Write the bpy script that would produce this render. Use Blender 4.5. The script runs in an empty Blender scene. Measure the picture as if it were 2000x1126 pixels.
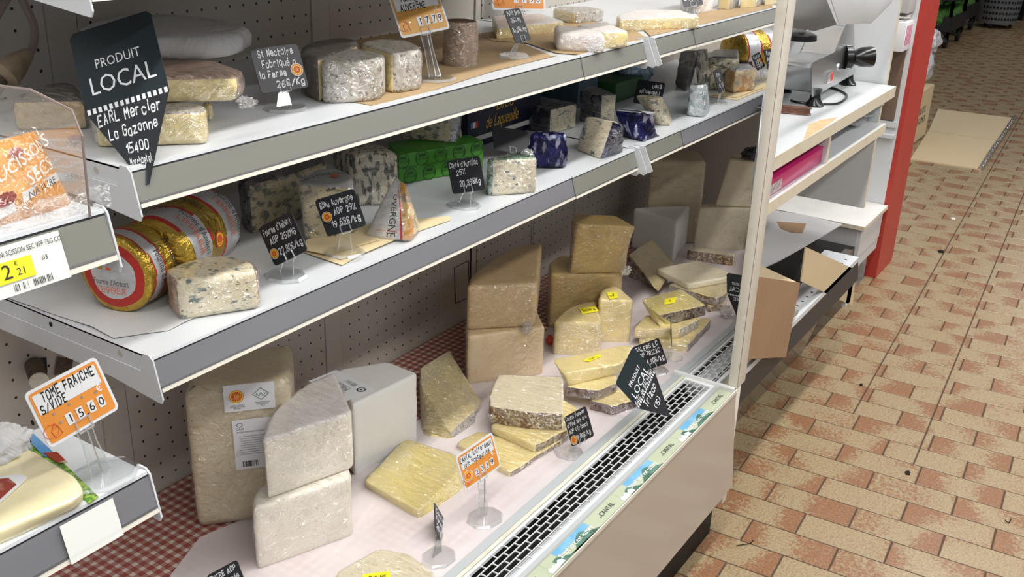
import bpy, bmesh, math, random
from mathutils import Vector, Matrix, noise
sc = bpy.context.scene
col = sc.collection
R = math.radians
random.seed(4)

# ---------------- camera, world, lights, exposure ----------------
def cam_setup():
    yaw, pit, rol = R(32.636), R(22.523), R(1.917)
    f = Vector((math.cos(yaw)*math.cos(pit), math.sin(yaw)*math.cos(pit), -math.sin(pit)))
    r = f.cross(Vector((0, 0, 1))).normalized()
    u = r.cross(f)
    r2 = r*math.cos(rol)+u*math.sin(rol)
    u2 = -r*math.sin(rol)+u*math.cos(rol)
    cd = bpy.data.cameras.new('camera')
    cd.sensor_width = 36; cd.lens = 1969.5/2000*36; cd.clip_start = .05; cd.clip_end = 60
    o = bpy.data.objects.new('camera', cd); col.objects.link(o)
    m = Matrix((r2, u2, -f)).transposed().to_4x4(); m.translation = Vector((0, 0, 1.68))
    o.matrix_world = m
    sc.camera = o
cam_setup()
w = bpy.data.worlds.new('shop_ambient'); sc.world = w; w.use_nodes = True
w.node_tree.nodes['Background'].inputs[0].default_value = (.93, .96, 1, 1)
w.node_tree.nodes['Background'].inputs[1].default_value = .33
def area(name, loc, sx, sy, power, colr=(1, .98, .95), rot=(0, 0, 0)):
    l = bpy.data.lights.new(name, 'AREA'); l.shape = 'RECTANGLE'; l.size = sx; l.size_y = sy; l.energy = power; l.color = colr
    o = bpy.data.objects.new(name, l); o.location = loc; o.rotation_euler = rot; col.objects.link(o)
    return o
area('fluorescent_strip', (2.6, .42, 3.1), 7.5, .16, 112)
area('fluorescent_strip.001', (2.8, -1.1, 3.1), 8, .2, 120)
area('added_glint_strip', (.8, -2.8, 3.1), 7, .15, 34)  # unseen strip added across the aisle to raise glints on the film
area('added_glint_strip.001', (2.5, 2.6, 3.1), 6, .3, 30)  # unseen strip added behind the case, also for film glints
area('fluorescent_strip.002', (13.5, .6, 3.1), 4, .3, 18)
sc.view_settings.view_transform = 'Standard'
sc.view_settings.look = 'None'
sc.view_settings.gamma = 1
sc.view_settings.use_curve_mapping = False
sc.view_settings.exposure = 0.15

# ---------------- materials ----------------
def lin(c):
    if isinstance(c, str):
        c = [int(c[i:i+2], 16)/255 for i in (0, 2, 4)]
    return tuple(((x/12.92) if x <= .04045 else ((x+.055)/1.055)**2.4) for x in c)+(1,)
class N:
    def __init__(s, name):
        s.m = bpy.data.materials.new(name); s.m.use_nodes = True; s.t = s.m.node_tree
        s.b = s.t.nodes['Principled BSDF']; s.out = s.t.nodes['Material Output']
    def n(s, typ, **kw):
        x = s.t.nodes.new(typ)
        for k, v in kw.items(): setattr(x, k, v)
        return x
    def l(s, a, b): s.t.links.new(a, b)
    def vec(s, scale=(1, 1, 1), src='Object'):
        tc = s.n('ShaderNodeTexCoord'); mp = s.n('ShaderNodeMapping'); mp.inputs['Scale'].default_value = scale
        s.l(tc.outputs[src], mp.inputs['Vector']); return mp.outputs[0]
    def noise(s, scale, detail=3, stretch=(1, 1, 1), src='Object', dist=0, rough=.5):
        t = s.n('ShaderNodeTexNoise'); t.inputs['Scale'].default_value = scale; t.inputs['Detail'].default_value = detail
        t.inputs['Distortion'].default_value = dist; t.inputs['Roughness'].default_value = rough
        s.l(s.vec(stretch, src), t.inputs['Vector']); return t.outputs['Fac']
    def ramp(s, fac, lo, hi):
        r = s.n('ShaderNodeMapRange'); r.inputs['From Min'].default_value = lo; r.inputs['From Max'].default_value = hi
        s.l(fac, r.inputs['Value']); return r.outputs[0]
    def mix(s, fac, a, b):
        x = s.n('ShaderNodeMix', data_type='RGBA')
        for i, v in ((0, fac), (6, a), (7, b)):
            if hasattr(v, 'is_linked') or hasattr(v, 'links'): s.l(v, x.inputs[i])
            else: x.inputs[i].default_value = v
        return x.outputs[2]
    def math(s, op, a, b=0):
        x = s.n('ShaderNodeMath', operation=op)
        for i, v in enumerate((a, b)):
            if isinstance(v, (int, float)): x.inputs[i].default_value = v
            else: s.l(v, x.inputs[i])
        return x.outputs[0]
    def bump(s, h, strength, dist=.002):
        b = s.n('ShaderNodeBump'); b.inputs['Strength'].default_value = strength; b.inputs['Distance'].default_value = dist
        s.l(h, b.inputs['Height']); return b.outputs[0]
def M(name, colr, rough=.5, metal=0, layers=(), bump=None, sss=0, spec=.5, emit=0, src='Object'):
    """layers: (scale, lo, hi, colour, amount, stretch)"""
    k = N(name); c = lin(colr)
    cur = c
    for ly in layers:
        sc_, lo, hi, cc, am = ly[:5]; st = ly[5] if len(ly) > 5 else (1, 1, 1)
        fac = k.ramp(k.noise(sc_, 4, st, src), lo, hi)
        fac = k.math('MULTIPLY', fac, am)
        cur = k.mix(fac, cur, lin(cc))
    if layers: k.l(cur, k.b.inputs['Base Color'])
    else: k.b.inputs['Base Color'].default_value = c
    k.b.inputs['Roughness'].default_value = rough; k.b.inputs['Metallic'].default_value = metal
    k.b.inputs['Specular IOR Level'].default_value = spec
    if sss:
        k.b.inputs['Subsurface Weight'].default_value = sss; k.b.inputs['Subsurface Radius'].default_value = (.01, .006, .003)
    if bump:
        h = k.noise(bump[0], 4, bump[3] if len(bump) > 3 else (1, 1, 1), src, dist=bump[4] if len(bump) > 4 else 0)
        k.l(k.bump(h, bump[1], bump[2] if len(bump) > 2 else .002), k.b.inputs['Normal'])
    if emit:
        k.b.inputs['Emission Color'].default_value = c; k.b.inputs['Emission Strength'].default_value = emit
    return k.m
def clear(name, tint='ffffff', gloss=.5, rough=.1, bump=None, base=.04, milk=0, milkc='ffffff', crease=None):
    k = N(name)
    tr = k.n('ShaderNodeBsdfTransparent'); tr.inputs[0].default_value = lin(tint)
    gl = k.n('ShaderNodeBsdfGlossy'); gl.inputs['Roughness'].default_value = rough; gl.inputs['Color'].default_value = (1, 1, 1, 1)
    lw = k.n('ShaderNodeLayerWeight'); lw.inputs[0].default_value = .35
    if bump:
        t_ = k.n('ShaderNodeTexNoise'); t_.inputs['Scale'].default_value = bump[0]; t_.inputs['Detail'].default_value = 3; t_.inputs['Distortion'].default_value = bump[4] if len(bump) > 4 else 0
        mp = k.vec(bump[3] if len(bump) > 3 else (1, 1, 1)); mp.node.inputs['Rotation'].default_value = (.5, .45, .3); k.l(mp, t_.inputs['Vector']); h = t_.outputs['Fac']
        nb = k.bump(h, bump[1], bump[2]); k.l(nb, gl.inputs['Normal']); k.l(nb, lw.inputs['Normal'])
    f = k.math('ADD', k.math('MULTIPLY', lw.outputs['Facing'], gloss), base)
    if crease:   # folds of doubled film, whitened and glossed to stand in for glints
        tot = None
        for (cs_, st_, amt, wdt) in crease:
            nn = k.noise(cs_, 2, st_, dist=1.2)
            ab = k.math('ABSOLUTE', k.math('SUBTRACT', nn, .5))
            ln = k.math('MULTIPLY', k.ramp(ab, wdt, wdt*.25), amt)
            tot = ln if tot is None else k.math('ADD', tot, ln)
        patch = k.ramp(k.noise(9, 2), .42, .6)
        folds = k.math('MULTIPLY', tot, patch); f = k.math('ADD', f, k.math('MULTIPLY', folds, .3))
    first = tr.outputs[0]
    if milk or crease:
        df = k.n('ShaderNodeBsdfDiffuse'); df.inputs[0].default_value = lin(milkc)
        m0 = k.n('ShaderNodeMixShader'); m0.inputs[0].default_value = milk
        if crease: k.l(k.math('ADD', k.math('MULTIPLY', folds, .5), milk), m0.inputs[0])
        k.l(tr.outputs[0], m0.inputs[1]); k.l(df.outputs[0], m0.inputs[2]); first = m0.outputs[0]
    mx = k.n('ShaderNodeMixShader'); k.l(f, mx.inputs[0]); k.l(first, mx.inputs[1]); k.l(gl.outputs[0], mx.inputs[2])
    k.l(mx.outputs[0], k.out.inputs['Surface'])
    return k.m
MT = {}
MT['white'] = M('shelf_white_enamel', 'cfd2d5', .32, layers=[(9, .5, .75, 'c0c0bd', .35)])
MT['cream'] = M('cream_enamel', 'dbd5c8', .4, layers=[(14, .55, .7, 'c9c0ae', .5)])
MT['rail'] = M('price_rail_grey', '7c7c73', .28, layers=[(3, .4, .7, '7a7b72', .5, (1, 6, 6))])
MT['rail_dark'] = M('price_rail_slate', '77777c', .28, layers=[(3, .4, .7, '6c6c72', .5, (1, 6, 6))])
MT['gasket'] = M('dark_groove', '25262b', .4)
MT['aluminium'] = M('brushed_aluminium', 'b5b6b2', .35, .55, bump=(60, .1, .001, (.02, 1, 1)))
MT['steel'] = M('cast_aluminium_polished', 'd0d1d2', .28, .9, bump=(40, .06, .001))
MT['steel_dark'] = M('polished_steel_top', '9b9d9f', .2, .95, bump=(30, .1, .001, (1, .1, 1)))
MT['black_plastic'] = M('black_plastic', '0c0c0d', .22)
MT['black_hole'] = M('black_void', '050505', .8)
MT['vent_dark'] = M('vent_depth_black', '08080a', .5)
MT['front'] = M('beige_enamel_front', 'ab9f92', .16, layers=[(6, .45, .7, 'ac9f91', .6), (90, .72, .76, '8a7d70', .5, (.15, 1, 1))])
MT['kick'] = M('dark_glossy_kick', '120f0d', .5, spec=.15)
MT['kick2'] = M('dark_brown_panel', '4a443e', .14)
MT['wire'] = M('grille_white', 'e6e7e6', .35)
MT['creamband'] = M('cream_band', 'd6d5c3', .5, layers=[(30, .5, .6, 'b9b49f', .4)])
MT['greyband'] = M('grey_lip', 'b4b9bb', .35)
MT['paste_ivory'] = M('cheese_ivory', 'e6dbbf', .45, sss=.12, layers=[(28, .45, .7, 'd6caa8', .5), (120, .68, .72, '9f8c66', .6)], bump=(60, .15, .002))
MT['paste_white'] = M('cheese_white', 'e8e1d2', .45, sss=.12, layers=[(20, .45, .7, 'cfc8b6', .5), (110, .7, .73, '9d9684', .6)], bump=(70, .12, .002))
MT['paste_tan'] = M('cheese_tan', 'cfb282', .45, sss=.1, layers=[(16, .4, .7, 'b69a6b', .6), (110, .68, .72, '94774c', .6)], bump=(60, .15, .002))
MT['paste_vac'] = M('cheese_vacuum_beige', 'd5c8a8', .3, sss=.1, layers=[(12, .4, .7, 'c2b391', .6), (90, .7, .73, 'a08f6c', .6)], bump=(26, .2, .003))
MT['paste_gold'] = M('cheese_golden', 'd6b873', .4, sss=.12, layers=[(14, .4, .7, 'b3975c', .6)], bump=(50, .15, .002))
MT['paste_yellow'] = M('cheese_yellow', 'ecd99c', .42, sss=.14, layers=[(22, .45, .7, 'cfbd82', .5), (140, .7, .73, 'a08c55', .5)], bump=(60, .15, .002))
MT['paste_lemon'] = M('cheese_lemon', 'e0cd82', .42, sss=.14, layers=[(20, .4, .7, 'dccf9c', .6), (120, .71, .74, '7d7440', .6)], bump=(60, .15, .002))
MT['paste_beige'] = M('cheese_beige', 'dfc79c', .4, sss=.1, layers=[(16, .4, .7, 'cfb384', .5), (110, .68, .72, 'a58a60', .5)], bump=(50, .15, .002))
MT['rind_brown'] = M('rind_brown_crust', 'a18a68', .85, layers=[(170, .38, .5, '6a4e35', .9), (110, .52, .62, 'd0c0a0', .85), (60, .62, .68, '2e241d', .8)], bump=(160, .9, .004))
MT['rind_dark'] = M('rind_dark_crust', '7a6858', .85, layers=[(120, .4, .55, '3e2f26', .9, (1, 1, .4)), (140, .56, .66, 'b3a08a', .7), (60, .62, .68, '1f1814', .8)], bump=(130, .9, .004))
MT['rind_violet'] = M('rind_violet_brown', '87726c', .8, layers=[(120, .4, .55, '54403a', .8, (1, 1, .4)), (150, .55, .66, 'b9a59a', .7)], bump=(130, .8, .004))
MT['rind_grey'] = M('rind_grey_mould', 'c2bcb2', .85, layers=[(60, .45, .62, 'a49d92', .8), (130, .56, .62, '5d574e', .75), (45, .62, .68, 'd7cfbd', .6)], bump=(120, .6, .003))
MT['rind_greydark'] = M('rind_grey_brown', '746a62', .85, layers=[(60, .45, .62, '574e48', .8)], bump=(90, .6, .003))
MT['rind_white'] = M('rind_bloomy_white', 'ebe6e2', .8, layers=[(50, .45, .65, 'dcd5cf', .7), (70, .62, .68, 'c39a80', .2)], bump=(80, .4, .002))
MT['rind_pink'] = M('rind_pinkish_brown', 'a48a78', .8, layers=[(70, .42, .6, 'c5a58c', .8), (50, .58, .66, '6f503c', .7)], bump=(90, .6, .003))
def blue(name, base, vein, lo, hi, scale=38, st=(1, 1, 1.8)):
    return M(name, base, .5, sss=.08, layers=[(20, .4, .7, 'd9c9a0', .4), (scale, lo, hi, vein, .92, st), (scale*3, .62, .66, vein, .8, st)], bump=(80, .35, .003))
MT['blue_light'] = blue('blue_cheese_cream', 'e0d5b8', '4c6469', .59, .66, 42, (1, 1, 1.9))
MT['blue_mid'] = blue('blue_cheese_marbled', 'd6cba9', '46554a', .54, .62, 60, (1, 1, 1.5))
MT['blue_heavy'] = blue('blue_cheese_heavy', 'b5a67e', '2f322a', .50, .60, 55, (1, 1, 1.4))
MT['blue_ash'] = blue('blue_cheese_ashy', 'c9c2b0', '26282a', .50, .57, 70, (1.4, 1.4, .6))
MT['foil_silver'] = M('silver_foil', 'c3c6cc', .22, .85, bump=(45, 1, .006, (1, 1, 1), 1.5))
MT['foil_gold'] = M('gold_foil', 'c9a544', .22, .85, layers=[(30, .5, .65, 'e0c873', .6)], bump=(40, 1, .006, (1, 1, 1), 1.5))
MT['foil_navy'] = M('navy_foil', '1a1c55', .2, .4, layers=[(60, .55, .62, 'b9bbd4', .85, (1, 1, .4)), (16, .45, .5, '0b0c1e', .6)], bump=(40, 1, .006, (1, 1, 1), 1.5))  # pale layer paints silver sparkle into the navy base colour
MT['foil_violet'] = M('violet_foil', '3b3566', .2, .5, layers=[(34, .53, .6, 'c9c6dc', .85, (1, 1, .5))], bump=(40, 1, .006, (1, 1, 1), 1.5))
MT['foil_blue'] = M('pale_blue_foil', '9fb3c4', .22, .6, layers=[(30, .5, .6, '5d7d99', .8)], bump=(40, 1, .006, (1, 1, 1), 1.5))
MT['foil_green'] = M('green_silver_foil', '93ab92', .25, .5, layers=[(34, .5, .58, '2f6b2c', .9), (50, .56, .62, 'e4ebe6', .7)], bump=(50, 1, .006, (1, 1, 1), 1.5))
MT['foil_marble'] = M('pale_marbled_wrap', 'c6d0d2', .3, .3, layers=[(60, .5, .58, '7f9aa3', .8), (90, .55, .62, 'eef1ee', .7)], bump=(60, .8, .004))
MT['foil_print'] = M('printed_silver_label', 'cfd0d2', .35, .4, layers=[(14, .5, .56, 'b8b9bd', .7)], bump=(30, .6, .004))
MT['foil_orange'] = M('orange_gold_print', 'd99a3e', .4, .2, layers=[(30, .48, .54, 'e9d3a0', .9), (24, .56, .6, '7d7c70', .7)], bump=(30, .6, .004))
MT['red_line'] = M('red_print', 'b32a22', .5)
MT['green_box'] = M('green_carton', '3f8a1e', .35, layers=[(10, .45, .7, '57a52c', .5)], bump=(25, .3, .003))
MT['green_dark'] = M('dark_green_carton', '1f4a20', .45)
MT['navy_box'] = M('navy_carton', '171a33', .4)
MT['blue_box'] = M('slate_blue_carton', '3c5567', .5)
MT['dark_wrap'] = M('dark_wrapped', '2a2830', .25, layers=[(20, .55, .62, '8d8a93', .5)], bump=(30, .8, .005))
MT['paper_white'] = M('white_wrapping_paper', 'dcdad6', .6, layers=[(6, .45, .7, 'cbc8c2', .5)], bump=(14, .5, .008))
MT['paper_crumple'] = M('crumpled_white_paper', 'cfcecd', .6, layers=[(5, .45, .7, 'bdbbb9', .5)], bump=(9, 1, .02, (1, 1, 1), 1.2))
MT['kraft'] = M('kraft_paper', 'ae9470', .7, layers=[(8, .4, .7, 'a08660', .6), (50, .6, .7, 'd8bb90', .3)], bump=(12, .5, .006))
MT['butcher'] = M('cream_butcher_paper', 'e2cfa6', .65, layers=[(10, .4, .7, 'd8c294', .5)], bump=(20, .3, .003))
MT['liner'] = M('white_shelf_liner', 'cccccb', .5, layers=[(3, .4, .7, 'cfcecb', .4)], bump=(7, .7, .006, (.5, 2, 1)))
MT['cardboard'] = M('cardboard', '98795a', .75, layers=[(8, .4, .7, '8c6e50', .5), (200, .5, .6, 'a58666', .3, (1, 1, .05))])
MT['cardboard_light'] = M('cardboard_light', 'c9b592', .75, layers=[(8, .4, .7, 'c9b08c', .5)])
MT['card_grey'] = M('grey_white_card', 'bfbdbd', .6, layers=[(6, .45, .7, 'b0aeb0', .5)])
MT['black_sign'] = M('black_slate_card', '26282e', .4)
MT['chalk'] = M('white_marker', 'f2f4f6', .6)
MT['black_ink'] = M('black_marker', '17171b', .6)
MT['ink_gold'] = M('gold_print', 'c9a23c', .5)
MT['teal_sign'] = M('dark_teal_card', '1f2b30', .35)
MT['orange_sign'] = M('orange_card', 'e0903c', .4)
MT['orange_deep'] = M('deep_orange_ink', 'd2572a', .5)
MT['amber_sign'] = M('amber_card', 'd39b45', .4)
MT['white_card'] = M('white_card', 'dfe0e2', .45)
MT['yellow'] = M('yellow_sticker', 'f0e42a', .5)
MT['red_mark'] = M('red_sticker', 'd8412c', .5)
MT['acrylic'] = clear('clear_acrylic', 'fcfdfd', .4, .04, base=.03)
MT['cover'] = clear('rail_cover_plastic', 'ffffff', .12, .4, base=.03)
MT['acrylic_edge'] = clear('acrylic_edge', 'f6f8f9', .5, .08, base=.16, milk=.22, milkc='f4f6f8')
MT['film'] = clear('cling_film', 'ffffff', .3, .07, bump=(90, 1, .035, (1, .22, 1), .6), base=.13, crease=[(26, (1, 1, 3.2), .5, .012), (40, (2.6, 1, 1), .4, .010)])
MT['film_heavy'] = clear('crumpled_cling_film', 'fdfdfd', .4, .08, bump=(100, 1, .045, (1, .35, 1), 1), base=.2, milk=.03, crease=[(30, (1, 1, 3), .6, .03), (44, (2.6, 1, 1), .6, .03)])
MT['film_soft'] = clear('taut_cling_film', 'ffffff', .25, .06, bump=(60, 1, .03, (1, .2, 1), .6), base=.09, crease=[(18, (1, 1, 3.4), .4, .007)])
MT['film_flat'] = clear('smooth_pack_film', 'ffffff', .3, .12, bump=(7, 1, .01), base=.05)
MT['paste_butter'] = M('butter_yellow', 'f0e5bb', .4, sss=.1)
MT['film_bag'] = clear('plastic_bag_film', 'f4f4f4', .7, .12, bump=(25, 1, .01, (1, 1, 1), 2), base=.1, milk=.12)
MT['plastic_white'] = clear('white_plastic_bag', 'ffffff', .4, .3, bump=(18, 1, .02), base=.1, milk=.75, milkc='c6c6c9')
MT['magenta'] = M('magenta_plastic', 'c01f6a', .3)
MT['magenta_in'] = M('magenta_plastic_side', 'd9337f', .3)
MT['red_post'] = M('red_paint', 'b0392f', .45, layers=[(7, .5, .7, 'a2342b', .5)])
MT['laminate'] = M('white_laminate', 'c8cbcd', .3, layers=[(9, .6, .7, 'bdbdb8', .4)])
MT['edge_band'] = M('cream_edge_band', 'd5cbb6', .4, layers=[(20, .55, .65, 'c6b89c', .5)])
MT['chipboard'] = M('bare_chipboard', 'b79a72', .8, layers=[(40, .45, .6, 'c9b089', .6)])
MT['brown_wood'] = M('brown_wood_panel', '74604f', .55, layers=[(12, .4, .65, '5f4d40', .8, (3, 3, .15))])
MT['wood_handle'] = M('wooden_handle', '6d4632', .4, layers=[(20, .4, .65, '4b2d20', .8, (.3, 3, 1))])
MT['wall_panel'] = M('white_partition', 'cfd1d3', .4, layers=[(10, .55, .75, 'c2c3c4', .4)])
MT['concrete'] = M('dirty_concrete', '8d8a88', .85, layers=[(12, .45, .6, '6d6966', .7), (60, .55, .65, 'a9a6a2', .5)])
MT['plug'] = M('aged_plug_plastic', '9b8a72', .5, layers=[(20, .5, .65, '6d5b46', .7)])
MT['cable'] = M('grey_cable', '8a7b75', .45)
MT['tape'] = clear('shiny_tape', 'dddddd', .7, .15, bump=(40, 1, .01), base=.35)
MT['leaf'] = M('lettuce_green', '3f6f26', .6, layers=[(30, .45, .6, '5f9338', .8)], bump=(40, 1, .01))
MT['crate'] = M('black_crate_plastic', '19191b', .5)
MT['basket'] = M('grey_basket_plastic', '6f7072', .5)
MT['dark_wall'] = M('dark_back_wall', '45403d', .8)
MT['red_inner'] = M('red_meat_print', '8f3526', .4, layers=[(20, .5, .6, 'd8c6a8', .7)])
MT['bag_orange'] = M('orange_bag_print', 'e0a04a', .3, layers=[(8, .4, .6, 'd98f38', .7), (16, .62, .66, 'c0612b', .5)], bump=(14, .7, .01))
MT['sky_print'] = M('blue_leaflet', '4f83b5', .4, layers=[(10, .45, .6, '8fb2d0', .7)])
MT['grass_print'] = M('grass_leaflet', '4c7a2a', .5, layers=[(90, .45, .55, '9db84a', .8), (60, .55, .6, '23401a', .8)])
MT['navy_print'] = M('dark_leaflet', '141a26', .4)
MT['strip_pale'] = M('pale_green_strip', 'b9c1a8', .3, layers=[(12, .4, .7, 'a7b294', .5)])
MT['strip_sky'] = M('sky_blue_strip', '6ea9cf', .3, layers=[(20, .45, .6, '8fc0dc', .6)])
MT['strip_hill'] = M('hill_green_strip', '4f7563', .3, layers=[(40, .45, .6, '6d9484', .7), (60, .58, .63, '35564a', .7)])
MT['strip_paper'] = M('grey_strip', 'a8a79f', .25)
MT['barcode'] = M('barcode_ink', '2a2a30', .6)
MT['shelfcard'] = M('white_price_insert', 'e4e6e0', .4)
MT['dirt'] = M('grimy_beige', '5a4c3c', .8, layers=[(30, .45, .6, '2b241c', .8)])
MT['socket_hole'] = M('grimy_hole', '15130f', .8)
def gingham():
    k = N('red_gingham_cloth')
    g = k.n('ShaderNodeNewGeometry'); sp = k.n('ShaderNodeSeparateXYZ'); k.l(g.outputs['Position'], sp.inputs[0])
    def stripe(o):
        fr = k.math('FRACT', k.math('MULTIPLY', o, 1/.0215)); return k.math('LESS_THAN', fr, .56)
    a = stripe(sp.outputs[0]); b = stripe(sp.outputs[1])
    s = k.math('ADD', a, b)
    c1 = k.mix(k.math('GREATER_THAN', s, .5), lin('cbbfb4'), lin('a87a70'))
    c2 = k.mix(k.math('GREATER_THAN', s, 1.5), c1, lin('914b42'))
    k.l(c2, k.b.inputs['Base Color']); k.b.inputs['Roughness'].default_value = .45
    return k.m
MT['gingham'] = gingham()
def pink_sheet():
    k = N('translucent_white_sheet')
    tr = k.n('ShaderNodeBsdfTransparent'); tr.inputs[0].default_value = (1, .97, .97, 1)
    k.b.inputs['Base Color'].default_value = lin('f3eaea'); k.b.inputs['Roughness'].default_value = .4
    h = k.noise(5, 3, (1, 1, 1), 'Object'); k.l(k.bump(h, .3, .006), k.b.inputs['Normal'])
    mx = k.n('ShaderNodeMixShader'); f = k.ramp(k.noise(6, 2), .3, .8); 
    k.l(k.math('ADD', k.math('MULTIPLY', f, -.2), .76), mx.inputs[0]); k.l(tr.outputs[0], mx.inputs[1]); k.l(k.b.outputs[0], mx.inputs[2])
    k.l(mx.outputs[0], k.out.inputs['Surface']); return k.m
MT['pink_sheet'] = pink_sheet()
def pegboard():
    k = N('perforated_white_metal')
    g = k.n('ShaderNodeNewGeometry'); sp = k.n('ShaderNodeSeparateXYZ'); k.l(g.outputs['Position'], sp.inputs[0])
    p = .0352
    def cell(o, off): return k.math('SUBTRACT', k.math('FRACT', k.math('ADD', k.math('MULTIPLY', o, 1/p), off)), .5)
    x = cell(sp.outputs[0], .08); z = cell(sp.outputs[2], .4)
    d = k.math('SQRT', k.math('ADD', k.math('MULTIPLY', x, x), k.math('MULTIPLY', z, z)))
    hole = k.math('LESS_THAN', d, .078)
    base = k.mix(k.ramp(k.noise(5, 3), .4, .7), lin('bdb7ae'), lin('aea79d'))
    k.l(k.mix(hole, base, lin('161412')), k.b.inputs['Base Color']); k.b.inputs['Roughness'].default_value = .5
    return k.m
MT['peg'] = pegboard()
MT['peg_plain'] = M('plain_white_metal', 'bab4ab', .45, layers=[(8, .45, .7, 'b8b1a8', .5)])
def tile_mat():
    k = N('mottled_terracotta_tile')
    uv = k.n('ShaderNodeUVMap'); sp = k.n('ShaderNodeSeparateXYZ'); k.l(uv.outputs[0], sp.inputs[0])
    g = k.n('ShaderNodeNewGeometry')
    def nz(scale, det, dist=0):
        t = k.n('ShaderNodeTexNoise'); t.inputs['Scale'].default_value = scale; t.inputs['Detail'].default_value = det; t.inputs['Distortion'].default_value = dist
        k.l(g.outputs['Position'], t.inputs['Vector']); return t.outputs['Fac']
    # distance from the tile's centre along its length, shifted per tile
    u = k.math('SUBTRACT', sp.outputs[0], .5)
    u = k.math('ADD', u, k.math('MULTIPLY', k.math('SUBTRACT', nz(4.5, 0), .5), 1.5))
    e = k.math('ABSOLUTE', u)
    e = k.math('ADD', e, k.math('MULTIPLY', k.math('SUBTRACT', nz(85, 4, .8), .5), 1.3))
    f = k.ramp(e, .26, .50)
    beige = k.mix(k.ramp(nz(160, 3), .42, .62), lin('a18f70'), lin('8d795b'))
    terra = k.mix(k.ramp(nz(150, 3), .45, .6), lin('825a3f'), lin('906b4b'))
    c = k.mix(f, beige, terra)
    c = k.mix(k.math('MULTIPLY', k.ramp(nz(60, 4), .6, .68), .5), c, lin('8d6a48'))
    k.l(c, k.b.inputs['Base Color'])
    k.l(k.math('ADD', k.math('MULTIPLY', nz(30, 3), .25), .18), k.b.inputs['Roughness'])
    k.l(k.bump(nz(70, 4), .18, .002), k.b.inputs['Normal'])
    return k.m
MT['tile'] = tile_mat()
MT['grout'] = M('dark_grout', '4b3c31', .9)

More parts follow.
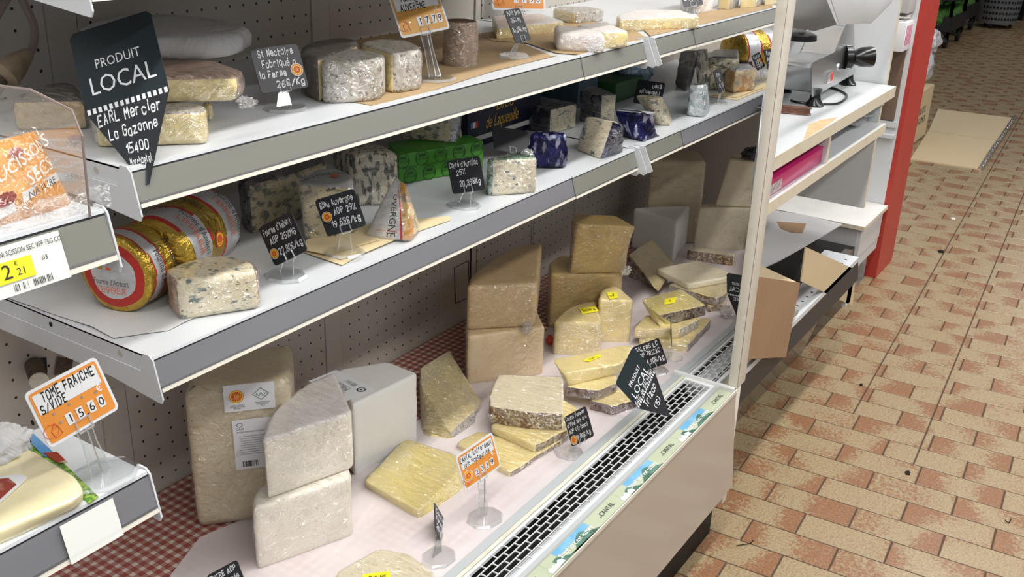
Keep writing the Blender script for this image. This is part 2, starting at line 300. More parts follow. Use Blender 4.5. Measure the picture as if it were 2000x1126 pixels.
# ---------------- mesh helpers ----------------
ORG = {}
def V3(p): return Vector((p[0], p[1], p[2] if len(p) > 2 else 0))
class MB:
    def __init__(s): s.v = []; s.f = []; s.m = []; s.mats = []; s.uv = None
    def mi(s, mat):
        if mat not in s.mats: s.mats.append(mat)
        return s.mats.index(mat)
    def add(s, vs, fs, mat):
        o = len(s.v); i = s.mi(mat)
        s.v += [V3(p) for p in vs]
        for q in fs: s.f.append([o+j for j in q]); s.m.append(i)
    def box(s, a, b, mat):
        (x0, y0, z0), (x1, y1, z1) = a, b
        s.add([(x0, y0, z0), (x1, y0, z0), (x1, y1, z0), (x0, y1, z0), (x0, y0, z1), (x1, y0, z1), (x1, y1, z1), (x0, y1, z1)],
              [(3, 2, 1, 0), (4, 5, 6, 7), (0, 1, 5, 4), (1, 2, 6, 5), (2, 3, 7, 6), (3, 0, 4, 7)], mat)
    def prism(s, bot, top, mat, cap=None):
        n = len(bot); o = list(bot)+list(top)
        s.add(o, [[i, (i+1) % n, n+(i+1) % n, n+i] for i in range(n)], mat)
        s.add(bot, [list(range(n))[::-1]], cap or mat); s.add(top, [list(range(n))], cap or mat)
    def extr(s, pts, vec, mat, cap=None):
        v = V3(vec); s.prism([V3(p) for p in pts], [V3(p)+v for p in pts], mat, cap)
    def obox(s, c, u, v, w, mat):
        """oriented box: centre + half axes"""
        c, u, v, w = map(V3, (c, u, v, w))
        p = [c-u-v-w, c+u-v-w, c+u+v-w, c-u+v-w, c-u-v+w, c+u-v+w, c+u+v+w, c-u+v+w]
        s.add(p, [(3, 2, 1, 0), (4, 5, 6, 7), (0, 1, 5, 4), (1, 2, 6, 5), (2, 3, 7, 6), (3, 0, 4, 7)], mat)
    def loft(s, rings, mat, cap=True, matf=None):
        n = len(rings[0]); o = len(s.v)
        for r in rings: s.v += [V3(p) for p in r]
        for k in range(len(rings)-1):
            for i in range(n):
                s.f.append([o+k*n+i, o+k*n+(i+1) % n, o+(k+1)*n+(i+1) % n, o+(k+1)*n+i]); s.m.append(s.mi(matf(k, i) if matf else mat))
        if cap:
            s.f.append([o+i for i in range(n)][::-1]); s.m.append(s.mi(cap[0] if isinstance(cap, tuple) else mat))
            s.f.append([o+(len(rings)-1)*n+i for i in range(n)]); s.m.append(s.mi(cap[1] if isinstance(cap, tuple) else mat))
    def tube(s, pts, rad, mat, n=10, cap=True):
        pts = [V3(p) for p in pts]; rings = []; prev = None
        for i, p in enumerate(pts):
            d = (pts[min(i+1, len(pts)-1)]-pts[max(i-1, 0)]).normalized()
            a = prev if prev else (Vector((0, 0, 1)) if abs(d.z) < .9 else Vector((1, 0, 0)))
            x = (a-d*a.dot(d)).normalized(); prev = x; y = d.cross(x)
            r = rad[i] if isinstance(rad, (list, tuple)) else rad
            rings.append([p+x*math.cos(t*2*math.pi/n)*r+y*math.sin(t*2*math.pi/n)*r for t in range(n)])
        s.loft(rings, mat, cap)
    def lathe(s, base, prof, mat, n=24, axis=(0, 0, 1)):
        a = V3(axis).normalized(); s.tube([V3(base)+a*h for r, h in prof], [r for r, h in prof], mat, n)
    def build(s, name, parent=None, smooth=False, origin=None, bevel=0, angle=35):
        if parent: org = ORG[parent.name]
        elif origin: org = V3(origin)
        else:
            xs = [v.x for v in s.v]; ys = [v.y for v in s.v]; zs = [v.z for v in s.v]
            org = Vector(((min(xs)+max(xs))/2, (min(ys)+max(ys))/2, min(zs)))
        me = bpy.data.meshes.new(name)
        me.from_pydata([tuple(v-org) for v in s.v], [], s.f)
        for mm in s.mats: me.materials.append(MT[mm])
        me.polygons.foreach_set('material_index', s.m)
        if s.uv:
            uvl = me.uv_layers.new(name='UVMap')
            fl = [c for q in s.uv for uvp in q for c in uvp]
            uvl.data.foreach_set('uv', fl)
        bm = bmesh.new(); bm.from_mesh(me)
        if not s.uv: bmesh.ops.recalc_face_normals(bm, faces=bm.faces)
        if bevel: 
            bmesh.ops.remove_doubles(bm, verts=bm.verts, dist=1e-5)
            bmesh.ops.bevel(bm, geom=[e for e in bm.edges if len(e.link_faces) == 2 and e.calc_face_angle(0) > R(30)], offset=bevel, segments=2, profile=.5, affect='EDGES')
        bm.to_mesh(me); bm.free()
        if smooth or bevel:
            me.polygons.foreach_set('use_smooth', [len(p.vertices) < 9 for p in me.polygons])
            me.set_sharp_from_angle(angle=R(angle))
        o = bpy.data.objects.new(name, me); col.objects.link(o)
        if parent: o.parent = parent
        else: o.location = org
        ORG[o.name] = org
        return o
def tag(o, label=None, cat=None, group=None, kind=None):
    if label: o['label'] = label
    if cat: o['category'] = cat
    if group: o['group'] = group
    if kind: o['kind'] = kind
    return o
def thing(name, label, cat, loc, group=None):
    o = bpy.data.objects.new(name, None); o.empty_display_size = .02; col.objects.link(o); o.location = loc; ORG[o.name] = V3(loc)
    return tag(o, label, cat, group)
def struct(o): o['kind'] = 'structure'; return o
def n3(p, sc_, amp): return noise.noise(Vector(p)*sc_)*amp

# ---- handwriting: single-stroke alphabet on a 5x9 grid, drawn as thin ribbons ----
GL = {'A':'02 28 42|14 34','B':'02 08 38 47 35 05|35 44 43 32 02','C':'47 38 18 07 03 12 32 43','D':'02 08 28 46 44 22 02','E':'48 08 02 42|05 35','F':'48 08 02|05 35','G':'47 38 18 07 03 12 32 43 45 25','H':'02 08|42 48|05 45','I':'12 18','J':'48 43 32 12 03','K':'02 08|48 05 42','L':'08 02 42','M':'02 08 25 48 42','N':'02 08 42 48','O':'12 03 07 18 38 47 43 32 12','P':'02 08 38 47 46 35 05','Q':'12 03 07 18 38 47 43 32 12|24 41','R':'02 08 38 47 46 35 05|25 42','S':'47 38 18 07 06 15 35 44 43 32 12 03','T':'08 48|28 22','U':'08 03 12 32 43 48','V':'08 22 48','X':'02 48|08 42','Y':'08 25 48|25 22','Z':'08 48 02 42',
'a':'45 36 16 05 03 12 32 43|46 42','b':'08 02|05 16 36 45 43 32 12 03','c':'45 36 16 05 03 12 32 43','d':'48 42|45 36 16 05 03 12 32 43','e':'04 44 45 36 16 05 03 12 32 43','f':'47 38 28 17 12|06 36','g':'46 41 30 10 01|45 36 16 05 03 12 32 43','h':'08 02|05 16 36 45 42','i':'16 12|18 17','k':'08 02|36 04 32','l':'18 12 22','m':'06 02|05 16 25 22|25 36 45 42','n':'06 02|05 16 36 45 42','o':'12 03 05 16 36 45 43 32 12','p':'06 00|05 16 36 45 43 32 12 03','q':'46 40|45 36 16 05 03 12 32 43','r':'06 02|04 16 36','s':'45 36 16 05 14 34 43 32 12 03','t':'18 13 22 32|06 36','u':'06 03 12 32 43 46|43 42','v':'06 22 46','x':'02 46|06 42','y':'06 23|46 10','z':'06 46 02 42',
'0':'12 03 07 18 38 47 43 32 12','1':'06 28 22','2':'07 18 38 47 46 02 42','3':'07 18 38 47 46 35 15|35 44 43 32 12 03','4':'38 04 44|36 32','5':'48 08 05 35 44 43 32 02','6':'38 17 04 03 12 32 43 44 35 05','7':'08 48 12','8':'15 06 07 18 38 47 46 35 15 04 03 12 32 43 44 35','9':'12 33 46 47 38 18 07 06 15 45',
'%':'02 48|08 07|42 43','\u20ac':'47 38 18 07 03 12 32 43|05 35|04 34','/':'02 48','|':'10 19',',':'22 10','.':'12 13',"'":'18 16','-':'15 35','(':'38 16 14 32','\u00e9':'04 44 45 36 16 05 03 12 32 43|27 39','\u00e8':'04 44 45 36 16 05 03 12 32 43|19 37','\u00ea':'04 44 45 36 16 05 03 12 32 43|17 29 37',')':'18 36 34 12','!':'18 14|13 12',' ':''}
def strokes(text, h, wgt_, jit=.0, slant=.0, adv=5.9, seed=1):
    """2D ribbons (verts, faces); text height h, origin at left baseline"""
    rnd = random.Random(seed+len(text)); u = h/6; wgt = wgt_*1.15; V = []; F = []; x0 = 0
    for ch in text:
        g = GL.get(ch, GL.get(ch.lower(), ''))
        jy = rnd.uniform(-jit, jit)*3
        narrow = ch in "iIl1.,'|!"
        for st in g.split('|') if ch != '|' else [g]:
            pts = []
            for q in st.split():
                px = int(q[0])+rnd.uniform(-jit, jit); py = int(q[1])-2+jy+rnd.uniform(-jit, jit)
                pts.append(((x0+px*.92+py*slant)*u, py*u))
            if len(pts) == 1: pts.append((pts[0][0]+wgt*.3, pts[0][1]))
            for a, b in zip(pts, pts[1:]):
                dx, dy = b[0]-a[0], b[1]-a[1]; L = math.hypot(dx, dy) or 1e-6; nx, ny = -dy/L*wgt/2, dx/L*wgt/2; ex, ey = dx/L*wgt*.35, dy/L*wgt*.35
                o = len(V); V += [(a[0]+nx-ex, a[1]+ny-ey), (a[0]-nx-ex, a[1]-ny-ey), (b[0]-nx+ex, b[1]-ny+ey), (b[0]+nx+ex, b[1]+ny+ey)]; F.append((o, o+1, o+2, o+3))
        x0 += (3.6 if narrow else adv) if ch != ' ' else 4
    return V, F, x0*u
def fonttext(text, h):
    cu = bpy.data.curves.new('t', 'FONT'); cu.body = text; cu.size = h*1.38; cu.resolution_u = 2
    o = bpy.data.objects.new('t', cu); me = o.to_mesh()
    V = [(v.co.x, v.co.y) for v in me.vertices]; F = [tuple(p.vertices) for p in me.polygons]
    o.to_mesh_clear(); bpy.data.objects.remove(o); bpy.data.curves.remove(cu)
    W = max([v[0] for v in V] or [0]); return V, F, W
def put(mb, VF, mapf, mat, fit=None, align='c', ang=0, mirror=False):
    V, F, W = VF
    if not V: return
    k = min(1, fit/W) if fit else 1
    off = -W/2 if align == 'c' else 0
    ca, sa = math.cos(ang), math.sin(ang)
    out = []
    for x, y in V:
        x = (x+off)*k
        if mirror: x = -x
        out.append(mapf(x*ca-y*sa, x*sa+y*ca))
    mb.add(out, F, mat)
def planemap(o, u, v, lift=.0006):
    """o origin; u right; v DOWN.  returns f(x right, y up) about o"""
    o, u, v = V3(o), V3(u), V3(v); n = u.cross(v)
    if n.dot(Vector((0, 0, 1.68))-o) < 0: n = -n
    return lambda x, y: o+u*x-v*y+n*lift
def rrect(w, h, r, n=4):
    P = []
    for cx, cy, a in ((w/2-r, h/2-r, 0), (-w/2+r, h/2-r, 90), (-w/2+r, -h/2+r, 180), (w/2-r, -h/2+r, 270)):
        for i in range(n+1):
            t = R(a+90*i/n); P.append((cx+r*math.cos(t), cy+r*math.sin(t)))
    return P
def plate(mb, o, u, v, pts, th, mat, lift=0):
    """flat card: 2D pts (x right, y up) in the frame of o,u,v; thickness goes away from the viewer"""
    f = planemap(o, u, v, lift); g = planemap(o, u, v, lift-th)
    mb.prism([g(*p) for p in pts], [f(*p) for p in pts], mat)
def disc(mb, mapf, x, y, r, mat, n=20):
    P = [mapf(x+r*math.cos(i*2*math.pi/n), y+r*math.sin(i*2*math.pi/n)) for i in range(n)]
    mb.add(P, [list(range(n))], mat)

# ---- rounded slabs: cheeses, packs ----
def densify(poly, bulge, sp, rc, edge_m):
    """corner fillets + bulged edges -> dense 2D ring with material per point"""
    n = len(poly); P = [Vector((p[0], p[1])) for p in poly]; out = []
    c = sum(P, Vector((0, 0)))/n
    for i in range(n):
        a, b = P[i], P[(i+1) % n]; d = b-a; L = d.length; bl = bulge.get(i, 0)
        nr = Vector((d.y, -d.x)).normalized()
        if nr.dot((a+b)/2-c) < 0: nr = -nr
        k = max(3, int(L*(1+abs(bl))/sp))
        for j in range(k):
            t = j/k; q = a+d*t+nr*(bl*L*4*t*(1-t)*.5)
            out.append([q, edge_m[i % len(edge_m)], min(t, 1-t)*L])
    return out
def smooth_ring(ring, it):
    pts = [q[0].copy() for q in ring]; n = len(pts)
    for _ in range(it):
        new = []
        for i in range(n):
            if ring[i][2] < .02 or True: new.append((pts[i-1]+pts[i]*2+pts[(i+1) % n])/4)
        pts = new
    for q, p in zip(ring, pts): q[0] = p
    return ring
def slab_mb(geo, edges='c', mats=None, top='c', bot='c', bulge=None, botpoly=None, rnd=.006, sp=.008, amp=.0008, out=0, one=None, corner=2, zoff=0, topz=None, seed=0):
    z0, z1, poly = geo; mats = mats or {}; bulge = bulge or {}
    z0 += zoff; z1 += zoff
    r1 = smooth_ring(densify(poly, bulge, sp, 0, edges), corner)
    r0 = smooth_ring(densify(poly if not botpoly else botpoly, bulge, sp, 0, edges), corner)
    if len(r0) != len(r1):
        # resample bottom by edge: same counts
        cnt = len(r1); m = len(r0); r0 = [[r0[int(i*m/cnt) % m][0], r1[i][1], 0] for i in range(cnt)]
    n = len(r1)
    area2 = sum(r1[i][0].x*r1[(i+1) % n][0].y-r1[(i+1) % n][0].x*r1[i][0].y for i in range(n)); sg = 1 if area2 > 0 else -1
    H = z1-z0; nz = max(2, int(H/ (sp*1.3)))
    rn = min(rnd, H*.45)
    lv = [(0, -rn*1.5), (0, -rn), (rn*.3, -rn*.3), (rn, 0)]+[(rn+(H-2*rn)*k/nz, 0) for k in range(1, nz)]+[(H-rn, 0), (H-rn*.3, -rn*.3), (H, -rn), (H, -rn*1.5)]
    rings = []
    cen = sum((q[0] for q in r1), Vector((0, 0)))/n
    nrm = []
    for i in range(n):
        d = r1[(i+1) % n][0]-r1[i-1][0]; nrm.append(Vector((d.y, -d.x)).normalized()*sg if d.length > 1e-9 else Vector((0, 0)))
    nrm = [(nrm[i-2]+nrm[i-1]*2+nrm[i]*3+nrm[(i+1) % n]*2+nrm[(i+2) % n]).normalized() for i in range(n)]
    mr = max(.004, min(abs((r1[i][0]-cen).dot(nrm[i])) for i in range(n)))
    cs = max(.4, 1-1.15*rn/mr)
    for (h, ins) in lv:
        t = h/H; ring = []
        capring = ins < -rn*1.2
        for i in range(n):
            p = r0[i][0].lerp(r1[i][0], t)
            nr = nrm[i]
            if capring:
                c0 = cen if not botpoly else (cen if h > H/2 else sum((q[0] for q in r0), Vector((0, 0)))/n)
                p = c0+(p-c0)*cs
            am = amp*(2.6 if r1[i][1] == 'r' else 1)
            q3 = Vector((p.x, p.y, z0+h))
            o_ = (0 if capring else ins)+out+n3(q3+Vector((seed, 0, 0)), 55, am)+n3(q3+Vector((seed, 5, 0)), 18, am*1.6)
            zz = z0+h+(out*.8 if h > H/2 else (-out*.3 if h < H/2 else 0))
            if h > H-1e-6 or h < 1e-6: zz += 0
            if capring: o_ *= .3
            ring.append((p.x+nr.x*o_, p.y+nr.y*o_, zz+(topz(p.x, p.y)*t if topz else 0)))
        rings.append(ring)
    mb = MB()
    if one: mb.loft(rings, one, True)
    else:
        g = lambda k: mats.get(k, mats.get('c'))
        mb.loft(rings, g('c'), (g(bot), g(top)), lambda k, i: g(r1[i][1]) if 1 < k < len(rings)-3 else (g(top) if k >= len(rings)-3 else g(bot)))
    return mb
CH = {'i': 'paste_ivory', 'w': 'paste_white', 't': 'paste_tan', 'v': 'paste_vac', 'g': 'paste_gold', 'y': 'paste_yellow', 'l': 'paste_lemon', 'B': 'rind_brown', 'D': 'rind_dark', 'V': 'rind_violet', 'G': 'rind_grey', 'K': 'rind_greydark', 'W': 'rind_white', 'P': 'rind_pink', 'm': 'blue_mid', 'L': 'blue_light', 'h': 'blue_heavy', 'a': 'blue_ash'}
def cheese(name, label, geo, edges='c', paste='i', rind='B', top='c', bot='c', film='film', cat='cheese', group=None, **kw):
    mats = {'c': CH.get(paste, paste), 'r': CH.get(rind, rind)}
    extra = kw.pop('mats', None)
    if extra: mats.update(extra)
    filmout = kw.pop('filmout', .0013)
    mb = slab_mb(geo, edges, mats, top, bot, **kw)
    o = mb.build(name, smooth=True, angle=60)
    tag(o, label, cat, group)
    if film:
        kw2 = dict(kw); kw2['amp'] = .0011; kw2['seed'] = 7
        kw2['rnd'] = kw.get('rnd', .006)+.001
        fb = slab_mb(geo, edges, None, out=filmout, one=film, **kw2)
        fb.build('plastic_wrap', o, smooth=True, angle=80)
    return o

# ---------------- setting: floor with its tiles ----------------
FA = R(2.958); FX = Vector((math.cos(FA), math.sin(FA), 0)); FY = Vector((-math.sin(FA), math.cos(FA), 0))
def fw(a, b, z=0): return FX*a+FY*b+Vector((0, 0, z))
mb = MB(); mb.box((-2, -6, -.05), (17, 6, -.003), 'grout')
floor = struct(mb.build('floor', origin=(0, 0, 0)))
def floor_tiles():
    p0 = Vector((2.4041, 0.7013, 0)); p1 = Vector((2.2913, 0.6954, -0)); e1 = Vector((3.2414, 0.6472, 0)); e2 = Vector((2.9136, 0.3922, 0))
    a0, b0 = p1.dot(FX), p0.dot(FY); RW, TL = .1129, .2402
    E = [(e1.dot(FX)-.05, e1.dot(FY)), (e2.dot(FX)-.02, e2.dot(FY))]
    g = .0022; near = []; far = []
    shared = {}
    for i in range(-12, 134):
        a = a0+i*RW; off = b0+(TL/2 if i % 2 else 0)
        lo, hi = (-1.6, 1.2) if a < 5.5 else (-2.6, 2.9)
        k0 = int((lo-off)//TL)
        js = [off+k*TL for k in range(k0, int((hi-off)//TL)+2)]
        cuts = sorted(set(js+[e[1] for e in E if a > e[0]]))
        for c0, c1 in zip(cuts, cuts[1:]):
            if c1-c0 < .008: continue
            # texture coordinates along the uncut tile
            k = int(((c0+c1)/2-off)//TL); u0 = (c0-off-k*TL)/TL; u1 = (c1-off-k*TL)/TL
            ctr = fw(a+RW/2, (c0+c1)/2)
            if ctr.y > 1.7 and ctr.x < 5: continue
            d = math.hypot(ctr.x, ctr.y)
            vis = ctr.x > 1.7 and ctr.y < .98 and (1000-1969.5*0) and ctr.y > ctr.x*-.06-.12+max(0, (ctr.x-2.3))*.075 - .2
            (near if (vis and ctr.x < 5.6) else far).append((d, a, c0, c1, u0, u1))
    near.sort(); far += near[300:]; near = near[:300]
    def geo(w_, h_, u0, u1, cx, cy, rz, V, F, UV):
        o = len(V); t = .0045; q = .0016
        P = [(-w_/2, -h_/2), (w_/2, -h_/2), (w_/2, h_/2), (-w_/2, h_/2)]
        for (x, y) in P: V.append(fw(cx+x, cy+y, -t))
        for (x, y) in P: V.append(fw(cx+x, cy+y, -q+rz))
        for (x, y) in P: V.append(fw(cx+x*(1-2*q/w_), cy+y*(1-2*q/h_), rz))
        uvp = [(u0, 0), (u0, 1), (u1, 1), (u1, 0)]
        uvp = [(u0, 0), (u0, 1), (u1, 1), (u1, 0)]
        ucorner = [(u0, 0), (u0, 1), (u1, 1), (u1, 0)]
        for k in range(4):
            F.append((o+k, o+(k+1) % 4, o+4+(k+1) % 4, o+4+k)); UV.append([ucorner[k], ucorner[(k+1) % 4], ucorner[(k+1) % 4], ucorner[k]])
            F.append((o+4+k, o+4+(k+1) % 4, o+8+(k+1) % 4, o+8+k)); UV.append([ucorner[k], ucorner[(k+1) % 4], ucorner[(k+1) % 4], ucorner[k]])
        F.append((o+8, o+9, o+10, o+11)); UV.append(list(ucorner))
    rnd = random.Random(3)
    def mk(name, lst, single):
        V, F, UV = [], [], []
        for d, a, c0, c1, u0, u1 in lst:
            if single: V, F, UV = [], [], []
            # corner order: x along FX (row width), y along FY (tile length): map u to FY
            cx, cy = a+RW/2, (c0+c1)/2; w_, h_ = RW-2*g, (c1-c0)-2*g; rz = rnd.uniform(-.0006, .0006)
            o = len(V); t = .0045; q = .0016
            ctr = fw(cx, cy) if single else Vector((0, 0, 0))
            P = [(-w_/2, -h_/2, u0), (w_/2, -h_/2, u0), (w_/2, h_/2, u1), (-w_/2, h_/2, u1)]
            for (x, y, _) in P: V.append(fw(cx+x, cy+y, -t)-ctr)
            for (x, y, _) in P: V.append(fw(cx+x, cy+y, -q+rz)-ctr)
            for (x, y, _) in P: V.append(fw(cx+x*(1-2*q/w_), cy+y*(1-2*q/h_), rz)-ctr)
            uc = [(P[0][2], 0), (P[1][2], 1), (P[2][2], 1), (P[3][2], 0)]
            for k in range(4):
                k2 = (k+1) % 4
                F.append((o+k, o+k2, o+4+k2, o+4+k)); UV.append([uc[k], uc[k2], uc[k2], uc[k]])
                F.append((o+4+k, o+4+k2, o+8+k2, o+8+k)); UV.append([uc[k], uc[k2], uc[k2], uc[k]])
            F.append((o+8, o+9, o+10, o+11)); UV.append(uc)
            if single:
                key = (round(w_, 4), round(h_, 4), round(u0, 3), round(u1, 3))
                if key not in shared:
                    me = bpy.data.meshes.new(name); me.from_pydata([tuple(v) for v in V], [], F); me.materials.append(MT['tile'])
                    me.uv_layers.new(name='UVMap').data.foreach_set('uv', [c for q_ in UV for p in q_ for c in p]); shared[key] = me
                ob = bpy.data.objects.new(name, shared[key]); col.objects.link(ob); ob.parent = floor; ob.location = ctr
        if not single:
            me = bpy.data.meshes.new(name); me.from_pydata([tuple(v) for v in V], [], F); me.materials.append(MT['tile'])
            me.uv_layers.new(name='UVMap').data.foreach_set('uv', [c for q_ in UV for p in q_ for c in p])
            ob = bpy.data.objects.new(name, me); col.objects.link(ob); ob.parent = floor; ob['kind'] = 'stuff'
    mk('tile', near, True); mk('tile_field', far, False)
floor_tiles()
mb = MB(); mb.box((16.2, -6, 0), (16.3, 6, 3.2), 'dark_wall'); struct(mb.build('wall_far'))

# ---------------- refrigerated case ----------------
XB, X0, YS, YW, ZD = 2.277, .79, 1.10, 1.60, .434
ZT, ZM = 1.305, 1.032
case = thing('refrigerated_case', 'long white open refrigerated cheese case with beige front, air grille and perforated back', 'display case', (1.3, 1.2, 0))
# back wall of the case: sheets and plain uprights
xs = [(-.3, 1.02, 1), (1.02, 1.08, 0), (1.08, 1.648, 1), (1.648, 1.707, 0), (1.707, 2.118, 1), (2.118, 2.262, 0), (2.268, 2.295, 0), (2.30, 2.60, 1), (2.60, 2.61, 0), (2.614, 2.876, 1), (2.876, 2.934, 0), (2.934, 3.165, 1), (3.165, 3.205, 0), (3.205, 3.75, 1), (3.75, 4.1, 0)]
for a, b, k in xs:
    mb = MB(); mb.box((a+.0006, YW, .40), (b-.0006, YW+.02, 2.3), 'peg' if k else 'peg_plain')
    if not k: mb.box((a+.002, YW-.002, .40), (b-.002, YW, 2.3), 'peg_plain')
    mb.build('back_panel', case)
mb = MB(); mb.box((-.3, YW+.021, .40), (4.1, YW+.06, 2.3), 'gasket'); mb.build('back_panel_core', case)
mb = MB(); mb.box((3.62, 1.15, .30), (3.64, YW, 1.0), 'peg_plain'); mb.build('end_panel', case)
# little access outline on the wide upright
mb = MB(); q = [(2.1834, 1.6, 0.619), (2.254, 1.6, 0.6197), (2.2569, 1.6, 0.5012), (2.1901, 1.6, 0.5043)]
for a_, b_ in zip(q, q[1:]+q[:1]): mb.tube([(a_[0], YW-.003, a_[2]), (b_[0], YW-.003, b_[2])], .0012, 'gasket', 6)
mb.tube([(2.265, YW-.001, .45), (2.265, YW-.001, 1.3)], .003, 'gasket', 6)
mb.build('access_slot', case)
# deck, cloth
mb = MB(); mb.box((-.3, .98, .40), (3.56, YW-.001, ZD-.002), 'white'); mb.build('deck', case)
mb = MB(); mb.box((-.3, .925, .405), (3.0, .98, ZD-.004), 'greyband'); mb.build('deck_front_sill', case)
# front: beige panel, kick plate, aluminium strip, lip
mb = MB()
mb.prism([(-.4, .733, .167), (XB, .733, .167), (XB, .80, .167), (-.4, .80, .167)], [(-.4, .757, .446), (XB, .757, .446), (XB, .79, .446), (-.4, .79, .446)], 'front')
mb.build('front_panel', case)
mb = MB(); mb.box((-.4, .778, 0), (XB-.004, 1.05, .19), 'kick'); mb.build('kick_plate', case)
mb = MB(); mb.box((-.4, .84, .19), (XB, .97, .40), 'white'); mb.box((-.4, .80, .19), (XB, .84, .436), 'white'); mb.box((-.4, .97, .05), (XB, 1.6, .40), 'white'); mb.build('base_body', case)
mb = MB(); mb.extr([(-.4, .757, .446), (-.4, .7565, .4515), (-.4, .800, .4515), (-.4, .803, .446)], (XB+.4, 0, 0), 'aluminium')
mb.box((-.4, .7545, .444), (XB, .757, .4535), 'cream'); mb.build('front_rail', case)
# strip inserts with print
strip = MB(); o_, u_, v_ = Vector((0, 0, .4522)), Vector((1, 0, 0)), Vector((0, -1, 0))
def SM(x, y): return Vector((x, y, .4526))
strip.add([SM(-.4, .7585), SM(XB-.002, .7585), SM(XB-.002, .7995), SM(-.4, .7995)], [(0, 1, 2, 3)], 'strip_paper')
PER = .300
for k in range(-2, 4):
    x0 = 1.408+k*.295+.02   # start of a "sky" picture
    L = [(x0-.03, .7585), (x0+.22, .7585)]
    a = x0-.035; b = min(x0+.235, XB-.02)
    if a > XB-.1: continue
    def q4(xa, xb, ya, yb, m, dz): 
        if xa < XB-.02: strip.add([(xa, ya, .4526+dz), (min(xb, XB-.02), ya, .4526+dz), (min(xb, XB-.02), yb, .4526+dz), (xa, yb, .4526+dz)], [(0, 1, 2, 3)], m)
    q4(a-.024, b, .7585, .7945, 'strip_pale', .0002)
    q4(a+.02, a+.145, .778, .7945, 'strip_sky', .0004)
    hp = [(a+.0, .7585)]
    rnd = random.Random(k)
    for j in range(12): hp.append((a+.0+.155*j/11, .7665+.011*math.sin(j*.9+1)+.004*rnd.random()+(.006 if 4 < j < 9 else 0)))
    hp.append((a+.155, .7585))
    if hp[-1][0] < XB-.02: strip.add([(x, y, .4532) for x, y in hp], [list(range(len(hp)))], 'strip_hill')
    for cx, dz in ((a-.022, 0), (a-.008, .0002), (a+.010, .0004)):
        if cx < XB-.04: strip.add([(cx-.009, .760, .4536+dz), (cx+.008, .7595, .4536+dz), (cx+.009, .769, .4536+dz), (cx-.002, .774, .4536+dz), (cx-.010, .768, .4536+dz)], [(0, 1, 2, 3, 4)], 'white_card')
    f = lambda x, y, cx=a+.082: Vector((cx+x, .768+y, .4540))
    if a+.15 < XB-.02: put(strip, fonttext('Stop! ici c\'est nature', .0125), f, 'chalk', .125)
    f2 = lambda x, y, cx=a+.215: Vector((cx+x, .771+y, .4540))
    if a+.24 < XB-.015:
        put(strip, fonttext('CANTAL', .012), f2, 'barcode', .055)
        put(strip, fonttext('AOP', .004), lambda x, y, cx=a+.185: Vector((cx+x, .771+y, .4540)), 'barcode', .01)
strip.build('printed_strip', case)
# grille
def grille(xa, xb, y0, y1, nrow, z, name='air_grille'):
    mb = MB(); fr = .008
    mb.box((xa, y0-fr, z-.006), (xb, y0, z+.002), 'wire'); mb.box((xa, y1, z-.006), (xb, y1+fr, z+.002), 'wire')
    mb.box((xb-.012, y0, z-.006), (xb, y1, z+.002), 'wire')
    rw = (y1-y0)/nrow; cw = .0388
    for r_ in range(nrow):
        ya = y0+r_*rw
        if r_: mb.box((xa, ya-.0008, z-.002), (xb-.01, ya+.0008, z+.0005), 'wire')
        x = xa+(cw*.5 if r_ % 2 else 0)
        while x < xb-.02:
            mb.box((x-.0009, ya, z-.002), (x+.0009, ya+rw, z+.0005), 'wire'); x += cw
    mb.box((xa, y0-.004, z-.05), (xb, y1+.004, z-.045), 'vent_dark'); mb.box((xa, y0-.006, z-.045), (xb, y0-.003, z-.007), 'vent_dark'); mb.box((xa, y1+.003, z-.045), (xb, y1+.006, z-.007), 'vent_dark')
    # louvre blades below, catching some light
    for r_ in range(nrow-3):
        ya = y0+r_*rw+.004
        mb.add([(xa, ya, z-.008), (xb, ya, z-.008), (xb, ya+.006, z-.022), (xa, ya+.006, z-.022)], [(0, 1, 2, 3)], 'kick')
    return mb.build(name, case)
grille(-.4, XB-.012, .818, .888, 5, .449)
grille(XB+.006, 2.80, .818, .888, 5, .449)
mb = MB(); mb.box((-.4, .800, .436), (XB-.012, .811, .4512), 'greyband'); mb.box((-.4, .895, .436), (XB-.012, .905, .451), 'creamband'); mb.box((-.4, .905, .436), (2.9, .924, .4545), 'greyband')
mb.box((XB+.006, .80, .436), (2.9, .811, .449), 'aluminium'); mb.box((XB+.006, .895, .436), (2.9, .905, .451), 'greyband')
mb.build('grille_lip', case)
mb = MB(); mb.box((XB-.012, .760, .436), (XB-.001, .93, .4585), 'wire'); mb.build('section_divider', case)
# far base beyond the post: pan with holes, rubber rail, brown panel
fb = thing('far_refrigerated_base', 'empty dark-fronted refrigerated base behind the white post under the cardboard', 'display case', (2.9, 1.2, 0))
mb = MB(); mb.box((XB+.002, .80, .402), (3.58, .925, .42), 'white')
mb.build('perforated_pan', fb)
mb = MB()
for i in range(24): mb.lathe((2.42+i*.048, .832, .4195), [(.0045, 0), (.0045, .0012)], 'black_hole', 10)
mb.build('pan_holes', fb)
mb = MB(); mb.prism([(XB+.002, .79, .335), (3.58, .79, .335), (3.58, .85, .335), (XB+.002, .85, .335)], [(XB+.002, .80, .402), (3.58, .80, .402), (3.58, .86, .402), (XB+.002, .86, .402)], 'gasket'); mb.build('rubber_rail', fb)
mb = MB(); mb.prism([(XB+.002, .944, .004), (3.57, .944, .004), (3.57, 1.2, .004), (XB+.002, 1.2, .004)], [(XB+.002, .85, .333), (3.57, .85, .333), (3.57, 1.2, .333), (XB+.002, 1.2, .333)], 'kick2'); mb.build('lower_panel', fb)
mb = MB(); mb.box((3.58, .95, .0), (4.15, 1.3, .26), 'black_plastic'); mb.box((3.59, .90, .28), (3.9, .93, .33), 'kick2'); mb.build('dark_recess', fb)
